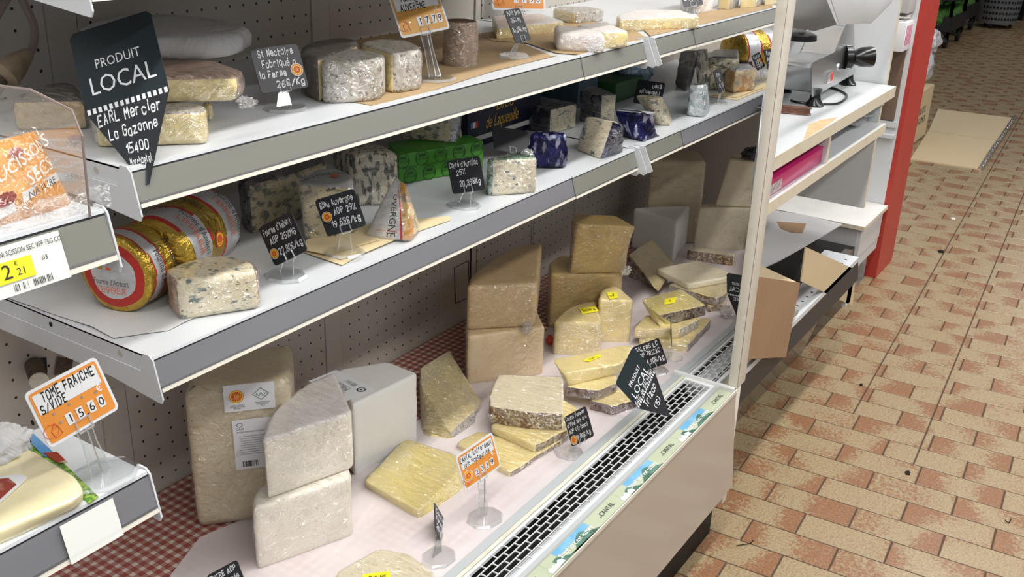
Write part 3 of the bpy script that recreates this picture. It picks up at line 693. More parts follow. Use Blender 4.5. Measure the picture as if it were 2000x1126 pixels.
mb = MB(); mb.box((3.50, .80, .25), (3.56, .815, .34), 'white'); mb.build('corner_bracket', fb)
# gingham tablecloth and white sheet
mb = MB(); 
NX, NY = 60, 16
V = [(-.2+3.7*i/NX, .965+(YW-.004-.965)*j/NY, ZD+.0008+.0012*noise.noise(Vector((i*.3, j*.5, 0)))) for j in range(NY+1) for i in range(NX+1)]
mb.add(V, [(j*(NX+1)+i, j*(NX+1)+i+1, (j+1)*(NX+1)+i+1, (j+1)*(NX+1)+i) for j in range(NY) for i in range(NX)], 'gingham')
cl = mb.build('gingham_tablecloth', smooth=True); tag(cl, 'red and white gingham oilcloth lining the floor of the case', 'tablecloth')
def sheet(name, label, pts, z, mat, cat, waves=.0015, group=None, seed=0, n=26, parent=None):
    """loose sheet: polygon outline (2D), clipped grid of small waves"""
    c = sum((Vector(p[:2]) for p in pts), Vector((0, 0)))/len(pts)
    ring = []
    m = len(pts)
    for i in range(m):
        a, b = Vector(pts[i][:2]), Vector(pts[(i+1) % m][:2]); k = max(2, int((b-a).length/.03))
        for j in range(k): ring.append(a.lerp(b, j/k))
    V = []; F = []
    K = 7
    for t in range(K):
        s = 1-t/K
        for p in ring:
            q = c.lerp(p, s); e = .0006*noise.noise(Vector((q.x*40, q.y*40, seed)))
            V.append((q.x+e*3, q.y+e*3, z+waves*(1+noise.noise(Vector((q.x*14, q.y*14, seed+.5))))*.9))
    nn = len(ring); V.append((c.x, c.y, z+waves))
    for t in range(K-1):
        for i in range(nn): F.append((t*nn+i, t*nn+(i+1) % nn, (t+1)*nn+(i+1) % nn, (t+1)*nn+i))
    for i in range(nn): F.append(((K-1)*nn+i, (K-1)*nn+(i+1) % nn, K*nn))
    mb = MB(); mb.add(V, F, mat); o = mb.build(name, smooth=True)
    return tag(o, label, cat, group)
sheet('paper_sheet', 'translucent white sheet spread over the gingham from the near corner of the case', [(0.6972, 1.2392), (1.0666, 1.3998), (1.1856, 1.3674), (1.2155, 1.2808), (1.4691, 1.3083), (1.5411, 1.3395), (1.7523, 1.3367), (1.9079, 1.3631), (2.1046, 1.3402), (2.3421, 1.3608), (2.05, 1.15), (2.05, 0.93), (1.2, 0.93), (0.3, 0.93)], ZD+.003, 'pink_sheet', 'paper', .0012)
sheet('paper_sheet', 'translucent white sheet over the gingham under the far stack of slabs by the post', [(2.3393, 1.3644), (2.6901, 1.4265), (3.0509, 1.4223), (3.6352, 1.4209), (3.8631, 1.3488), (3.4, 1.1), (3.1, 0.93), (2.3, 0.93), (2, 0.93), (2, 1.12)], ZD+.0042, 'pink_sheet', 'paper', .0012, seed=3)

# ---------------- shelves ----------------
def shelf(name, label, xa, xb, z, ys, rails, first='rail', yback=YW-.002, brk=(1, 1), zr=.05, insert=None):
    t = thing(name, label, 'shelf', ((xa+xb)/2, (ys+yback)/2, z-.06))
    mb = MB(); mb.box((xa+.003, ys+.012, z-.003), (xb-.003, yback, z), 'white')
    mb.box((xa+.003, ys+.012, z-.026), (xb-.003, ys+.015, z-.003), 'white'); mb.build('shelf_board', t)
    for s, x in ((0, xa), (1, xb)):
        if not brk[s]: continue
        sg = 1 if s == 0 else -1
        mb = MB(); mb.box((min(x+sg*.003, x+sg*.0045), ys+.022, z-.026), (max(x+sg*.003, x+sg*.0045), yback, z-.0005), 'white')
        mb.lathe((x+sg*.0028, ys+.075, z-.013), [(.005, 0), (.005, .0006)], 'peg_plain', 12, (-sg, 0, 0)); mb.lathe((x+sg*.0028, ys+.24, z-.013), [(.004, 0), (.004, .0006)], 'black_hole', 12, (-sg, 0, 0))
        mb.build('side_flange', t)
        mb = MB(); pr = [(x, ys+.006, z+.004), (x, ys-.001, z-.002), (x, ys-.014, z-.060), (x, ys-.010, z-.067), (x, ys-.004, z-.067), (x, ys+.10, z-.057), (x, yback, z-.060), (x, yback, z-.026), (x, ys+.028, z-.026), (x, ys+.024, z-.010), (x, ys+.020, z+.004)]
        mb.extr(pr, (sg*.0025, 0, 0), 'cream' if name == 'x' else 'white'); mb.build('shelf_bracket', t)
    for k, (ra, rb, mat, lift) in enumerate(rails):
        mb = MB(); y_, l = ys-lift, lift
        top = z+.001; bo = z-zr
        # face, dark groove on top, light bead at the bottom
        mb.extr([(ra, y_+.012, top+.001), (ra, y_+.002, top+.001), (ra, y_+.001, top-.003), (ra, y_+.012, top-.003)], (rb-ra, 0, 0), 'white')
        mb.extr([(ra, y_+.0015, top-.003), (ra, y_+.0035, top-.003), (ra, y_+.003, top-.0055), (ra, y_+.001, top-.0055)], (rb-ra, 0, 0), 'gasket')
        mb.extr([(ra, y_+.001, top-.0055), (ra, y_+.006, top-.0055), (ra, y_-.005, bo+.006), (ra, y_-.011, bo+.006)], (rb-ra, 0, 0), mat)
        mb.extr([(ra, y_-.0105, bo+.009), (ra, y_-.006, bo+.009), (ra, y_-.007, bo+.0075), (ra, y_-.0122, bo+.0075)], (rb-ra, 0, 0), 'gasket')
        mb.extr([(ra, y_-.0115, bo+.0065), (ra, y_-.006, bo+.0065), (ra, y_-.006, bo), (ra, y_-.0135, bo+.001)], (rb-ra, 0, 0), 'cream')
        mb.build('price_rail', t)
    # clear cover of the rail
    mb = MB(); ra, rb = rails[0][0], rails[-1][1]
    mb.add([(ra, ys-.0015, z-.004), (rb, ys-.0015, z-.004), (rb, ys-.0145, z-zr+.006), (ra, ys-.0145, z-zr+.006)], [(0, 1, 2, 3)], 'cover'); mb.build('rail_cover', t)
    return t
j1 = 1.965; j2 = 1.9571; j3 = 2.5696; j4 = 2.5536
s1 = shelf('upper_shelf', 'upper white metal shelf with grey price rail, under the wrapped wheels and brie wedges', X0, XB, ZT, YS, [(X0+.003, j1, 'rail', 0), (j1+.002, XB-.003, 'rail', .002)])
s2 = shelf('upper_shelf', 'upper white shelf of the far bay, its rail running up to the white post', XB+.004, 3.6, ZT, YS, [(XB+.007, j3, 'rail', 0), (j3+.002, 3.58, 'rail', .002)])
s3 = shelf('middle_shelf', 'middle white shelf with slate price rail carrying the blue cheeses', X0, XB, ZM, YS, [(X0+.003, j2, 'rail_dark', 0), (j2+.002, XB-.003, 'rail', .002)])
s4 = shelf('middle_shelf', 'middle white shelf of the far bay beside the white post', XB+.004, 3.6, ZM, YS, [(XB+.007, j4, 'rail', 0), (j4+.002, 3.58, 'rail_dark', .002)])
# the neighbouring bay on the left: two narrow shelves
ZL1 = 1.317
s5 = shelf('top_shelf', 'highest white shelf, only its underside edge showing at the top of the photo', X0-.035, XB, 1.5177+.052, YS, [(X0-.032, XB-.003, 'rail', 0)])
t = shelf('side_shelf', 'short white shelf at the left edge holding the dried sausage bag', -.1, 0.6145, 1.3374, .90, [(-.1, 0.6109, 'rail', 0)], brk=(0, 1), yback=1.25, zr=.052)
t2 = shelf('side_shelf', 'low white shelf at the bottom left holding the pale cheese block', -.1, 0.6472, 0.9879, .93, [(-.1, 0.6437, 'rail_dark', 0)], brk=(0, 1), yback=1.13, zr=.052)
def price_insert(parent, xa, xb, z, ys, zr, mat='shelfcard'):
    mb = MB(); mb.add([(xa, ys-.0022, z-.0045), (xb, ys-.0022, z-.0045), (xb, ys-.0142, z-zr+.0005), (xa, ys-.0142, z-zr+.0005)], [(0, 1, 2, 3)], mat)
    return mb
zA = 1.3374
xa, xb = 0.4906-.02, 0.5532
mb = price_insert(t, xa, xb, zA, .8985, .052)
def RM(cx, f): # map on the rail face: x along aisle, y up the face; f = fraction down
    def g(x, y):
        s = f-y/.05; return Vector((cx+x, .8985-.0030-.0120*s-.0004, zA-.0045-.0475*s))
    return g
put(mb, fonttext('MINI SCISSON SEC VPF 75G CO', .0055), RM((xa+xb)/2+.006, .20), 'barcode', (xb-xa)*.86)
yq = RM((xa+xb)/2-.018, .5); mb.add([yq(-.030, .010), yq(.024, .010), yq(.024, -.011), yq(-.030, -.011)], [(0, 1, 2, 3)], 'yellow')
yq2 = lambda x, y: yq(x, y)+Vector((0, -.0004, .0001))
put(mb, fonttext('2', .015), lambda x, y: yq2(x-.004, y-.007), 'barcode'); put(mb, fonttext('21', .0075), lambda x, y: yq2(x+.010, y-.006), 'barcode'); put(mb, fonttext('\u20ac', .004), lambda x, y: yq2(x+.007, y+.004), 'barcode')
put(mb, fonttext('03', .005), RM(xb-.022, .48), 'barcode')
for i in range(26):
    if random.random() < .75:
        q = RM(xa+.022+i*.0016, .88); wd = random.choice((.0004, .0008)); mb.add([q(0, .005), q(wd, .005), q(wd, -.002), q(0, -.002)], [(0, 1, 2, 3)], 'barcode')
mb.build('price_label', t)
zB = 0.9879
mb = price_insert(t2, 0.5205, 0.5902, zB, .9285, .052); mb.build('blank_price_label', t2)
# second small lugs at the section boundary read as a pair of white plates
for z in (ZT, ZM):
    mb = MB(); x = XB+.03
    mb.extr([(x, YS+.004, z+.006), (x, YS-.012, z+.004), (x, YS-.040, z-.056), (x, YS-.030, z-.063), (x, YS+.02, z-.05), (x, YS+.02, z+.006)], (.002, 0, 0), 'white')
    mb.extr([(x-.028, YS+.004, z+.006), (x-.028, YS-.010, z+.004), (x-.028, YS-.038, z-.056), (x-.028, YS-.028, z-.063), (x-.028, YS+.02, z-.05), (x-.028, YS+.02, z+.006)], (.002, 0, 0), 'white')
    mb.build('end_lug', s2 if z == ZT else s4)

# ---------------- white post ----------------
mb = MB(); mb.box((XB+.0005, .7545, .455), (XB+.056, .781, 2.35), 'cream'); mb.box((XB+.0005, .7545, .10), (XB+.03, .79, .455), 'cream')
struct(tag(mb.build('trim_1', bevel=.002), None))

# ---------------- counter with slicer ----------------
ct = thing('laminate_counter', 'white laminate counter with cream edging and open compartments beyond the white post', 'counter', (2.9, .92, .64))
CX0, CX1, CY0, CY1, CZ = XB+.058, 3.49, .757, 1.075, 1.060
def plan(z0, z1, f=CY0, x1=CX1): return [(CX0, f, z0), (x1, f, z0), (x1, CY1, z0), (3.12, CY1, z0), (CX0+.35, .925, z0), (CX0, .80, z0)], [(CX0, f, z1), (x1, f, z1), (x1, CY1, z1), (3.12, CY1, z1), (CX0+.35, .925, z1), (CX0, .80, z1)]
mb = MB(); mb.prism(*plan(CZ-.034, CZ), 'laminate'); mb.box((CX0, CY0-.0015, CZ-.035), (CX1, CY0, CZ+.0004), 'edge_band'); mb.build('worktop', ct)
mb = MB(); zc = .94
mb.prism(*plan(zc-.03, zc, CY0+.004, CX1-.03), 'laminate'); mb.box((CX0, CY0+.0025, zc-.031), (CX1-.03, CY0+.004, zc+.0004), 'edge_band'); mb.build('shelf', ct)
xd = 2.8163
mb = MB(); mb.box((xd-.009, CY0+.006, zc), (xd+.009, .93, CZ-.034), 'laminate'); mb.box((xd-.009, CY0+.0045, zc), (xd+.009, CY0+.006, CZ-.034), 'edge_band'); mb.build('divider', ct)
mb = MB(); mb.box((CX1-.035, CY0+.03, .64), (CX1-.015, CY1, CZ-.034), 'laminate'); mb.box((CX1-.035, CY0+.0285, .64), (CX1-.015, CY0+.03, CZ-.034), 'edge_band'); mb.build('side_panel', ct)
mb = MB(); mb.prism([(CX0, .785, zc), (3.12, 1.06, zc), (CX1-.035, 1.06, zc), (CX1-.035, 1.07, zc), (3.12, 1.07, zc), (CX0, .795, zc)], [(CX0, .785, CZ-.034), (3.12, 1.06, CZ-.034), (CX1-.035, 1.06, CZ-.034), (CX1-.035, 1.07, CZ-.034), (3.12, 1.07, CZ-.034), (CX0, .795, CZ-.034)], 'laminate'); mb.build('rear_panel', ct)
mb = MB(); pts = [(2.5485, 0.7501), (2.7386, 0.8041), (2.8199, 0.7941), (2.8837, 0.7686), (2.7448, 0.7606)]
mb.add([(p[0], max(p[1], CY0+.0005), CZ+.0006) for p in pts], [list(range(len(pts)))], 'chipboard'); mb.build('worn_patch', ct)
# upright board behind the slicer
mb = MB(); mb.box((3.50, .793, .99), (3.518, 1.16, 2.3), 'wall_panel'); mb.box((3.50, .7905, .99), (3.518, .793, 2.3), 'edge_band')
struct(mb.build('wall_right'))
# partition with the red post, brown panel
mb = MB(); mb.box((4.53, .945, .34), (4.60, 1.9, 2.3), 'wall_panel'); mb.box((4.515, .95, .70), (4.53, 1.4, .725), 'laminate'); mb.box((4.50, .95, .655), (4.53, 1.4, .67), 'laminate'); pt = struct(mb.build('wall_far_1'))
mb = MB(); mb.box((4.518, .965, .73), (4.5295, 1.2, 1.035), 'brown_wood'); mb.build('brown_panel', pt)
mb = MB(); mb.box((4.535, .925, 0), (4.825, .99, 2.3), 'red_post'); struct(mb.build('trim_2'))
# low cabinet
cb = thing('low_cabinet', 'low white cabinet with a drawer front, standing against the red post', 'cabinet', (4.35, 1.2, 0))
mb = MB(); mb.box((4.15, .925, .335), (4.528, 1.6, .352), 'edge_band'); mb.add([(4.15, .925, .3525), (4.528, .925, .3525), (4.528, 1.6, .3525), (4.15, 1.6, .3525)], [(0, 1, 2, 3)], 'paper_white'); mb.build('top', cb)
mb = MB(); mb.box((4.17, .955, .14), (4.52, 1.6, .335), 'card_grey'); mb.build('body', cb)
mb = MB(); mb.box((4.172, .94, .205), (4.52, .955, .333), 'laminate'); mb.build('drawer_front', cb)
mb = MB(); mb.box((4.172, .943, .15), (4.52, .957, .198), 'laminate'); mb.build('drawer_front', cb)
mb = MB(); mb.box((4.22, .97, 0), (4.50, 1.5, .14), 'concrete'); mb.build('plinth', cb)

# slicer
sl = thing('meat_slicer', 'polished aluminium meat slicer with black dial on the white counter', 'slicer', (3.1, .95, CZ))
def hexa(mbx, lo, hi, mat): mbx.prism(lo, hi, mat)
zb, zt = CZ+.045, CZ+.115
mb = MB()
# body: low front block with bevelled top edge, rising to the back right
fl = [(2.9025, 0.9174, 1.105), (2.9478, 0.8669, 1.105), (3.4226, 0.888, 1.105)]
x_a, y_a = fl[1][0], fl[1][1]; x_b, y_b = fl[2][0], fl[2][1]
prof_ = [(2.9591, 0.87, 1.1013), (3.374, 0.87, 1.1105), (3.2778, 0.87, 1.2617), (3.2122, 0.87, 1.2713), (3.1221, 0.87, 1.1925), (2.9192, 0.87, 1.1885)]
mb.extr([(p[0], .87, p[2]) for p in prof_], (0, .11, 0), 'steel')
mb.build('body', sl, bevel=.010, angle=50)
for p in ((2.9964, 0.8728, 1.06), (3.4035, 0.8922, 1.06), (3.14, 1.02, CZ)):
    mb = MB(); mb.lathe((p[0], p[1], CZ), [(.028, 0), (.028, .004), (.017, .018), (.014, .035), (.018, .05)], 'black_plastic', 20); mb.build('foot', sl, smooth=True)
# dial
dc = Vector((3.2389, 0.87, 1.1718))
ax = Vector((.55, -.83, .05)).normalized()
mb = MB(); mb.lathe(dc, [(.0, 0), (.036, 0), (.036, .018), (.030, .024)], 'black_plastic', 28, ax); mb.build('scale_ring', sl, smooth=True)
mb = MB(); mb.lathe(dc+ax*.02, [(.018, 0), (.022, .01), (.030, .03), (.032, .06), (.030, .068), (0.002, .069)], 'black_plastic', 28, ax); mb.build('dial_knob', sl, smooth=True)
mb = MB(); e = ax.cross(Vector((0, 0, 1))).normalized(); up = e.cross(ax)
for i in range(12):
    t_ = R(60+i*22); c_ = dc+ax*.009+(e*math.cos(t_)+up*math.sin(t_))*.0364; tn = (-e*math.sin(t_)+up*math.cos(t_)); nr_ = (c_-dc-ax*.009).normalized()
    mb.obox(c_, ax*(.006 if i % 3 else .008), tn*.0012, nr_*.0003, 'chalk')
mb.build('scale_marks', sl)
# switch
sc0 = Vector((3.0705, 0.865, 1.1311))
su = Vector((x_b-x_a, y_b-y_a, 0)).normalized(); sn = Vector((su.y, -su.x, 0)); ZZ = Vector((0, 0, 1))
tt = (sc0.x-x_a)/(x_b-x_a); su = Vector((1, 0, 0)); sn = Vector((0, -1, 0)); sc0 = Vector((3.0858, .87, 1.1329))
mb = MB(); mb.obox(sc0+sn*.004, su*.026, ZZ*.018, sn*.004, 'acrylic_edge'); mb.obox(sc0+sn*.009+su*.006, su*.009, ZZ*.012, sn*.002, 'red_mark'); mb.obox(sc0+sn*.009-su*.012, su*.007, ZZ*.012, sn*.0015, 'acrylic_edge'); mb.build('power_switch', sl)
mb = MB(); mb.lathe(sc0+su*.10+ZZ*.015, [(.012, 0), (.012, .003), (.008, .004)], 'steel', 18, sn); mb.lathe(sc0+su*.10+ZZ*.015, [(.005, .003), (.005, .0055)], 'black_plastic', 12, sn); mb.build('lock_button', sl, smooth=True)
# carriage, black cup, hood and clear guard
cc = Vector((2.95, 0.93, 1.2623))
mb = MB(); mb.lathe((cc.x, cc.y, cc.z-.01), [(.05, 0), (.048, .014), (.03, .022)], 'black_plastic', 28); mb.build('carriage_cup', sl, smooth=True)
mb = MB(); mb.lathe((cc.x, cc.y, cc.z+.008), [(.016, 0), (.016, .03)], 'steel', 18); mb.build('carriage_post', sl, smooth=True)
hp_ = [(2.6552, 0.865, 1.3273), (2.8733, 0.865, 1.2944), (3.0647, 0.865, 1.2924), (3.0375, 0.865, 1.3067), (2.8318, 0.865, 1.4316), (2.6254, 0.865, 1.4572)]
mb = MB(); mb.extr([(p[0], .865, p[2]) for p in hp_], (0, .03, 0), 'steel'); mb.build('carriage_hood', sl, bevel=.004)
gp = [(2.5637, 0.76, 1.4449), (3.236, 0.76, 1.3995), (3.2556, 0.76, 1.3447), (3.054, 0.76, 1.3041), (2.7317, 0.76, 1.333)]
mb = MB(); mb.extr([(p[0], .76, p[2]) for p in gp], (0, .003, 0), 'wall_panel'); mb.build('blade_guard', sl, bevel=.001)
mb = MB(); cpts = [(3.0069, 0.9474, 1.063), (2.9936, 0.9192, 1.063), (3.0144, 0.8635, 1.063), (3.0595, 0.8233, 1.063), (3.1552, 0.8252, 1.063), (3.2197, 0.844, 1.063), (3.2766, 0.8869, 1.063), (3.2985, 0.9234, 1.063), (3.2945, 0.9523, 1.063)]
def spline(pts, k=6):
    P = [V3(p) for p in pts]; out = []
    for i in range(len(P)-1):
        a, b, c, d = P[max(i-1, 0)], P[i], P[i+1], P[min(i+2, len(P)-1)]
        for j in range(k):
            t_ = j/k; out.append(.5*((2*b)+(c-a)*t_+(2*a-5*b+4*c-d)*t_*t_+(3*b-a-3*c+d)*t_**3))
    return out+[P[-1]]
mb.tube(spline(cpts), .0038, 'black_plastic', 8); mb.build('power_cord', sl, smooth=True)
kn = thing('slicing_knife', 'knife with a dark wooden handle lying flat on the counter by the post', 'knife', (2.8788, 0.9029, 1.06))
ka, kb = Vector((2.8642, 0.8421, 1.07)), Vector((2.8339, 0.9267, 1.07)); kd = (kb-ka); kd.z = 0; L = kd.length; kd.normalize(); kp = kd.cross(ZZ)
mb = MB(); hp = [(0, -.008), (.01, -.016), (.05, -.014), (.11, -.012), (.11, .012), (.05, .013), (.01, .016), (0, .008)]
mb.prism([ka.xy.to_3d()+kd*a+kp*b+ZZ*(CZ+.001) for a, b in hp], [ka.xy.to_3d()+kd*a+kp*b+ZZ*(CZ+.019) for a, b in hp], 'wood_handle'); mb.build('handle', kn, bevel=.003)
mb = MB(); mb.prism([ka.xy.to_3d()+kd*a+kp*b+ZZ*(CZ+.009) for a, b in ((.004, -.011), (.10, -.011), (.15, 0), (.10, .011), (.004, .011))], [ka.xy.to_3d()+kd*a+kp*b+ZZ*(CZ+.011) for a, b in ((.004, -.011), (.10, -.011), (.15, 0), (.10, .011), (.004, .011))], 'steel'); mb.build('blade', kn)
# magenta box in the left compartment
bx0 = (2.4012, 0.775, 0.9519); bx1 = (2.7352, 0.775, 0.928)
mb = MB(); mg = thing('plastic_box', 'magenta plastic box with a clear tab in the left compartment of the counter', 'box', (2.6, .87, zc))
xe = 2.8456
mb.prism([(2.345, .775, zc+.001), (xe-.02, .775, zc+.001), (xe, .90, zc+.001), (2.42, .795, zc+.001)], [(2.345, .775, zc+.050), (xe-.02, .775, zc+.050), (xe, .90, zc+.050), (2.42, .795, zc+.050)], 'magenta'); mb.build('body', mg, bevel=.004)
mb = MB(); mb.box((2.36, .7725, zc+.008), (2.47, .7745, zc+.035), 'film_bag'); mb.build('clear_tab', mg)
mb = MB(); mb.box((2.34, .775, zc+.0005), (2.6, .783, zc+.0012), 'paper_white'); tag(mb.build('paper_slip'), 'thin pale paper slip under the magenta box', 'paper')
# plastic bag in right compartment
def blob(name, label, cat, c, r, mat, amp=.25, seed=0, group=None, n=22, parent=None, freq=3):
    mb = MB(); rings = []
    for i in range(1, n):
        ph = math.pi*i/n; ring = []
        for j in range(n+6):
            th = 2*math.pi*j/(n+6); d = Vector((math.sin(ph)*math.cos(th), math.sin(ph)*math.sin(th), -math.cos(ph)))
            s = 1+amp*noise.noise(d*freq+Vector((seed, 0, 0)))+amp*.4*noise.noise(d*freq*3+Vector((seed, 3, 0)))
            ring.append((c[0]+d.x*r[0]*s, c[1]+d.y*r[1]*s, max(c[2]-r[2]*.98, c[2]+d.z*r[2]*s)))
        rings.append(ring)
    mb.loft(rings, mat, True); o = mb.build(name, parent, smooth=True, angle=70)
    return o if parent else tag(o, label, cat, group)
blob('plastic_bag', 'crumpled clear plastic bag lying in the right compartment of the counter', 'bag', (3.3929, .87, zc+.03), (.16, .07, .03), 'film_bag', .5, 3)
# white box on top of the brown panel
wb = thing('cardboard_box', 'small white carton with pink lettering and papers on top, above the brown panel', 'box', (4.45, 1.0, 1.037))
mb = MB(); mb.box((4.40, .955, 1.0375), (4.53, 1.12, 1.155), 'white_card'); mb.build('carton', wb, bevel=.002)
mb = MB(); f = lambda x, y: Vector((4.399, 1.03-x, 1.09+y))
put(mb, fonttext('Tradimex', .016), f, 'red_mark', .06); put(mb, fonttext('E', .012), lambda x, y: Vector((4.399, 1.105-x, 1.05+y)), 'red_mark'); 
for i in range(5): mb.add([(4.42+.02*i, .9545, 1.06), (4.43+.02*i, .9545, 1.06), (4.43+.02*i, .9545, 1.14), (4.42+.02*i, .9545, 1.14)], [(0, 1, 2, 3)], 'magenta_in')
mb.build('print', wb)
for i, (a_, dz) in enumerate(((.2, .0), (-.35, .006), (.6, .012))):
    mb = MB(); c_, s_ = math.cos(a_), math.sin(a_)
    P = [(4.465+c_*x-s_*y, 1.03+s_*x+c_*y) for x, y in ((-.06, -.045), (.06, -.045), (.06, .045), (-.06, .045))]
    mb.prism([(p[0], p[1], 1.157+dz) for p in P], [(p[0], p[1], 1.160+dz+.012*(k % 2)) for k, p in enumerate(P)], 'paper_white')
    tag(mb.build('paper_leaflet'), ('grey-white leaflet at the bottom of the pile on the pink-lettered carton', 'loose leaflet in the middle of the pile on the pink-lettered carton', 'topmost loose leaflet on the pink-lettered carton')[i], 'leaflet', 'leaflets on the carton')
mb = MB(); mb.box((4.41, .96, 1.19), (4.53, 1.12, 1.40), 'card_grey'); tag(mb.build('cardboard_box', bevel=.002), 'grey-white carton above the pink-lettered carton, cut by the top of the photo', 'box')

# cardboard beyond the post
cbx = thing('cardboard_box', 'open brown cardboard box standing on the far base beside the white post', 'box', (2.55, .85, .42))
bp = [(2.3795, 0.775, 0.7457), (2.783, 0.775, 0.5835), (2.7502, 0.775, 0.3528), (2.3928, 0.775, 0.5089)]
bp[0] = (2.342, .775, bp[0][2]); bp[3] = (2.342, .775, bp[3][2])
mb = MB(); mb.extr([(p[0], .775, p[2]) for p in bp], (0, .004, 0), 'cardboard'); mb.build('front_panel', cbx)
zt_ = bp[1][2]
mb = MB(); mb.add([(bp[0][0], .776, bp[0][2]-.002), (bp[1][0], .776, bp[1][2]-.002), (bp[1][0]-.01, .90, zt_+.03), (bp[0][0]+.06, .792, zt_+.085)], [(0, 1, 2, 3)], 'cardboard_light')
mb.box((bp[1][0]-.004, .78, .4215), (bp[1][0], .90, zt_), 'cardboard'); mb.extr([(2.40, .79, .4215), (bp[1][0], .90, .4215), (bp[1][0], .90, zt_+.02), (2.40, .79, zt_+.07)], (0, .003, 0), 'cardboard'); mb.build('box_walls', cbx)
fp = [(2.8749, 0.8, 0.6636), (3.5773, 0.8, 0.3703), (3.6115, 0.8, 0.2156), (2.8813, 0.8, 0.5504)]
mb = MB(); mb.extr(fp, (.0, .004, 0), 'cardboard_light'); tag(mb.build('cardboard_flap'), 'pale cardboard flap hanging out over the floor below the torn white card', 'cardboard')
mb = MB(); tp = [(3.5758, 1.1613, 0.53), (3.5979, 1.017, 0.53), (3.5811, 0.8786, 0.53), (3.3892, 0.899, 0.53), (3.2462, 0.9136, 0.53), (3.0707, 0.9339, 0.53), (2.9546, 0.9568, 0.53), (3.2091, 1.0595, 0.53)]
mb.prism([(p[0], p[1], p[2]-.004) for p in tp], tp, 'card_grey'); tc = tag(mb.build('torn_card_lid'), 'torn grey-white card lid laid over the far base, in front of the low cabinet', 'cardboard')
mb = MB(); hp = [(3.4546, 1.0801, 0.5307), (3.5009, 0.9852, 0.5307), (3.3849, 0.9617, 0.5307), (3.3649, 0.9956, 0.5307), (3.3854, 1.0402, 0.5307)]; mb.add(hp, [(0, 1, 2, 3, 4)], 'cardboard'); mb.build('torn_patch', tc)
mb = MB(); mb.prism([(2.95, .87, .4205), (3.45, .90, .4205), (3.45, 1.06, .4205), (2.95, .965, .4205)], [(2.95, .92, .525), (3.42, .93, .525), (3.42, 1.06, .525), (2.95, .965, .525)], 'kick'); tag(mb.build('dark_tray'), 'dark plastic tray under the torn card lid', 'tray')
blob('crumpled_paper', 'crumpled brown paper in the shadow behind the open cardboard box', 'paper', (2.92, .90, .475), (.05, .03, .04), 'cardboard', .4, 5)

# ---------------- far end of the aisle ----------------
fc = thing('cardboard_sheet', 'flattened cardboard carton lying on the tiled floor past the red post', 'cardboard', (7.8, 1.1, 0))
C4 = [(6.8964, 0.8895, 0), (6.8599, 1.316, 0), (8.6608, 1.523, 0), (8.719, 0.9631, 0)]
mid1 = Vector((7.7716, 1.4066, 0)); mid2 = Vector((7.7981, 0.9361, 0))
mb = MB(); mb.prism([C4[0], C4[1], mid1, mid2], [V3(p)+ZZ*.008 for p in (C4[0], C4[1], mid1, mid2)], 'cardboard_light'); mb.build('near_flap', fc)
mb = MB(); m1 = mid1+Vector((.02, 0, 0)); m2 = mid2+Vector((.02, 0, 0)); mb.prism([m2, m1, C4[2], C4[3]], [V3(p)+ZZ*.007 for p in (m2, m1, C4[2], C4[3])], 'cardboard_light'); mb.build('far_flap', fc)
mb = MB(); a_, b_ = V3(C4[0]), V3(C4[3]); mb.tube([a_+ZZ*.012, a_.lerp(b_, .3)+ZZ*.02, a_.lerp(b_, .6)+ZZ*.012, b_+ZZ*.014], .016, 'tape', 8); mb.build('packing_tape', fc, smooth=True)
wl = (7.3464, 1.4026, 0)
mb = MB(); bxo = thing('cardboard_box', 'tall brown carton behind the red post with printed letters on its side', 'box', (7.6, 1.5, 0))
mb.box((7.1, 1.40, .009), (7.65, 1.9, .37), 'cardboard_light'); mb.build('carton', bxo)
mb = MB()
for i, s_ in enumerate(('FRUITS', 'LEGUMES')): put(mb, fonttext(s_, .05), lambda x, y, i=i: Vector((7.38+x, 1.399, .20-.07*i+y)), 'barcode', .3)
mb.build('print', bxo)
blob('plastic_bag', 'knotted white plastic bag resting on the carton behind the red post', 'bag', (7.58, 1.52, .49), (.13, .10, .13), 'plastic_white', .35, 9, freq=2)
blob('plastic_bag', 'upright white plastic bag with blue print above the knotted bag', 'bag', (7.7, 1.475, .66), (.07, .05, .08), 'plastic_white', .4, 19, freq=2)
for i, (x, y) in enumerate(((12.5, 2.42), (13.7, 2.5), (14.9, 2.98))):
    cr = thing('produce_crate', ('nearest black crate trolley of green lettuce past the red post', 'black lettuce crate trolley second from the red post', 'farthest black lettuce crate trolley beside the grey basket')[i], 'crate', (x, y, 0), 'lettuce trolleys')
    for lev in range(2):
        mb = MB(); z_ = .18+lev*.33
        mb.box((x-.4, y-.25, z_), (x+.4, y+.25, z_+.02), 'crate')
        for s_ in (-1, 1):
            mb.box((x-.4, y+s_*.25-.01, z_), (x+.4, y+s_*.25+.01, z_+.16), 'crate'); mb.box((x+s_*.4-.01, y-.25, z_), (x+s_*.4+.01, y+.25, z_+.16), 'crate')
            mb.box((x+s_*.38-.015, y-.25, .1), (x+s_*.38+.015, y-.22, .55), 'crate')
        mb.build('crate_tray', cr)
        for k in range(10):
            blob('lettuce_head', None, None, (x-.32+(k % 5)*.16, y-.12+(k//5)*.24, z_+.14), (.11, .12, .09), 'leaf', .5, k+lev*7, n=8, parent=cr, freq=4)
    for sx in (-1, 1):
        for sy in (-1, 1):
            mb = MB(); mb.lathe((x+sx*.34, y+sy*.22-.02, .075), [(.0, 0), (.07, 0), (.07, .04), (0, .04)], 'crate', 16, (0, 1, 0)); mb.build('wheel', cr)
bk = thing('wire_basket', 'grey perforated basket standing at the far end of the aisle', 'basket', (14.6, 2.08, 0))
mb = MB(); mb.tube([(14.6, 2.08, .06), (14.6, 2.08, .62)], [.24, .30], 'basket', 28); mb.build('body', bk, smooth=True)
mb = MB()
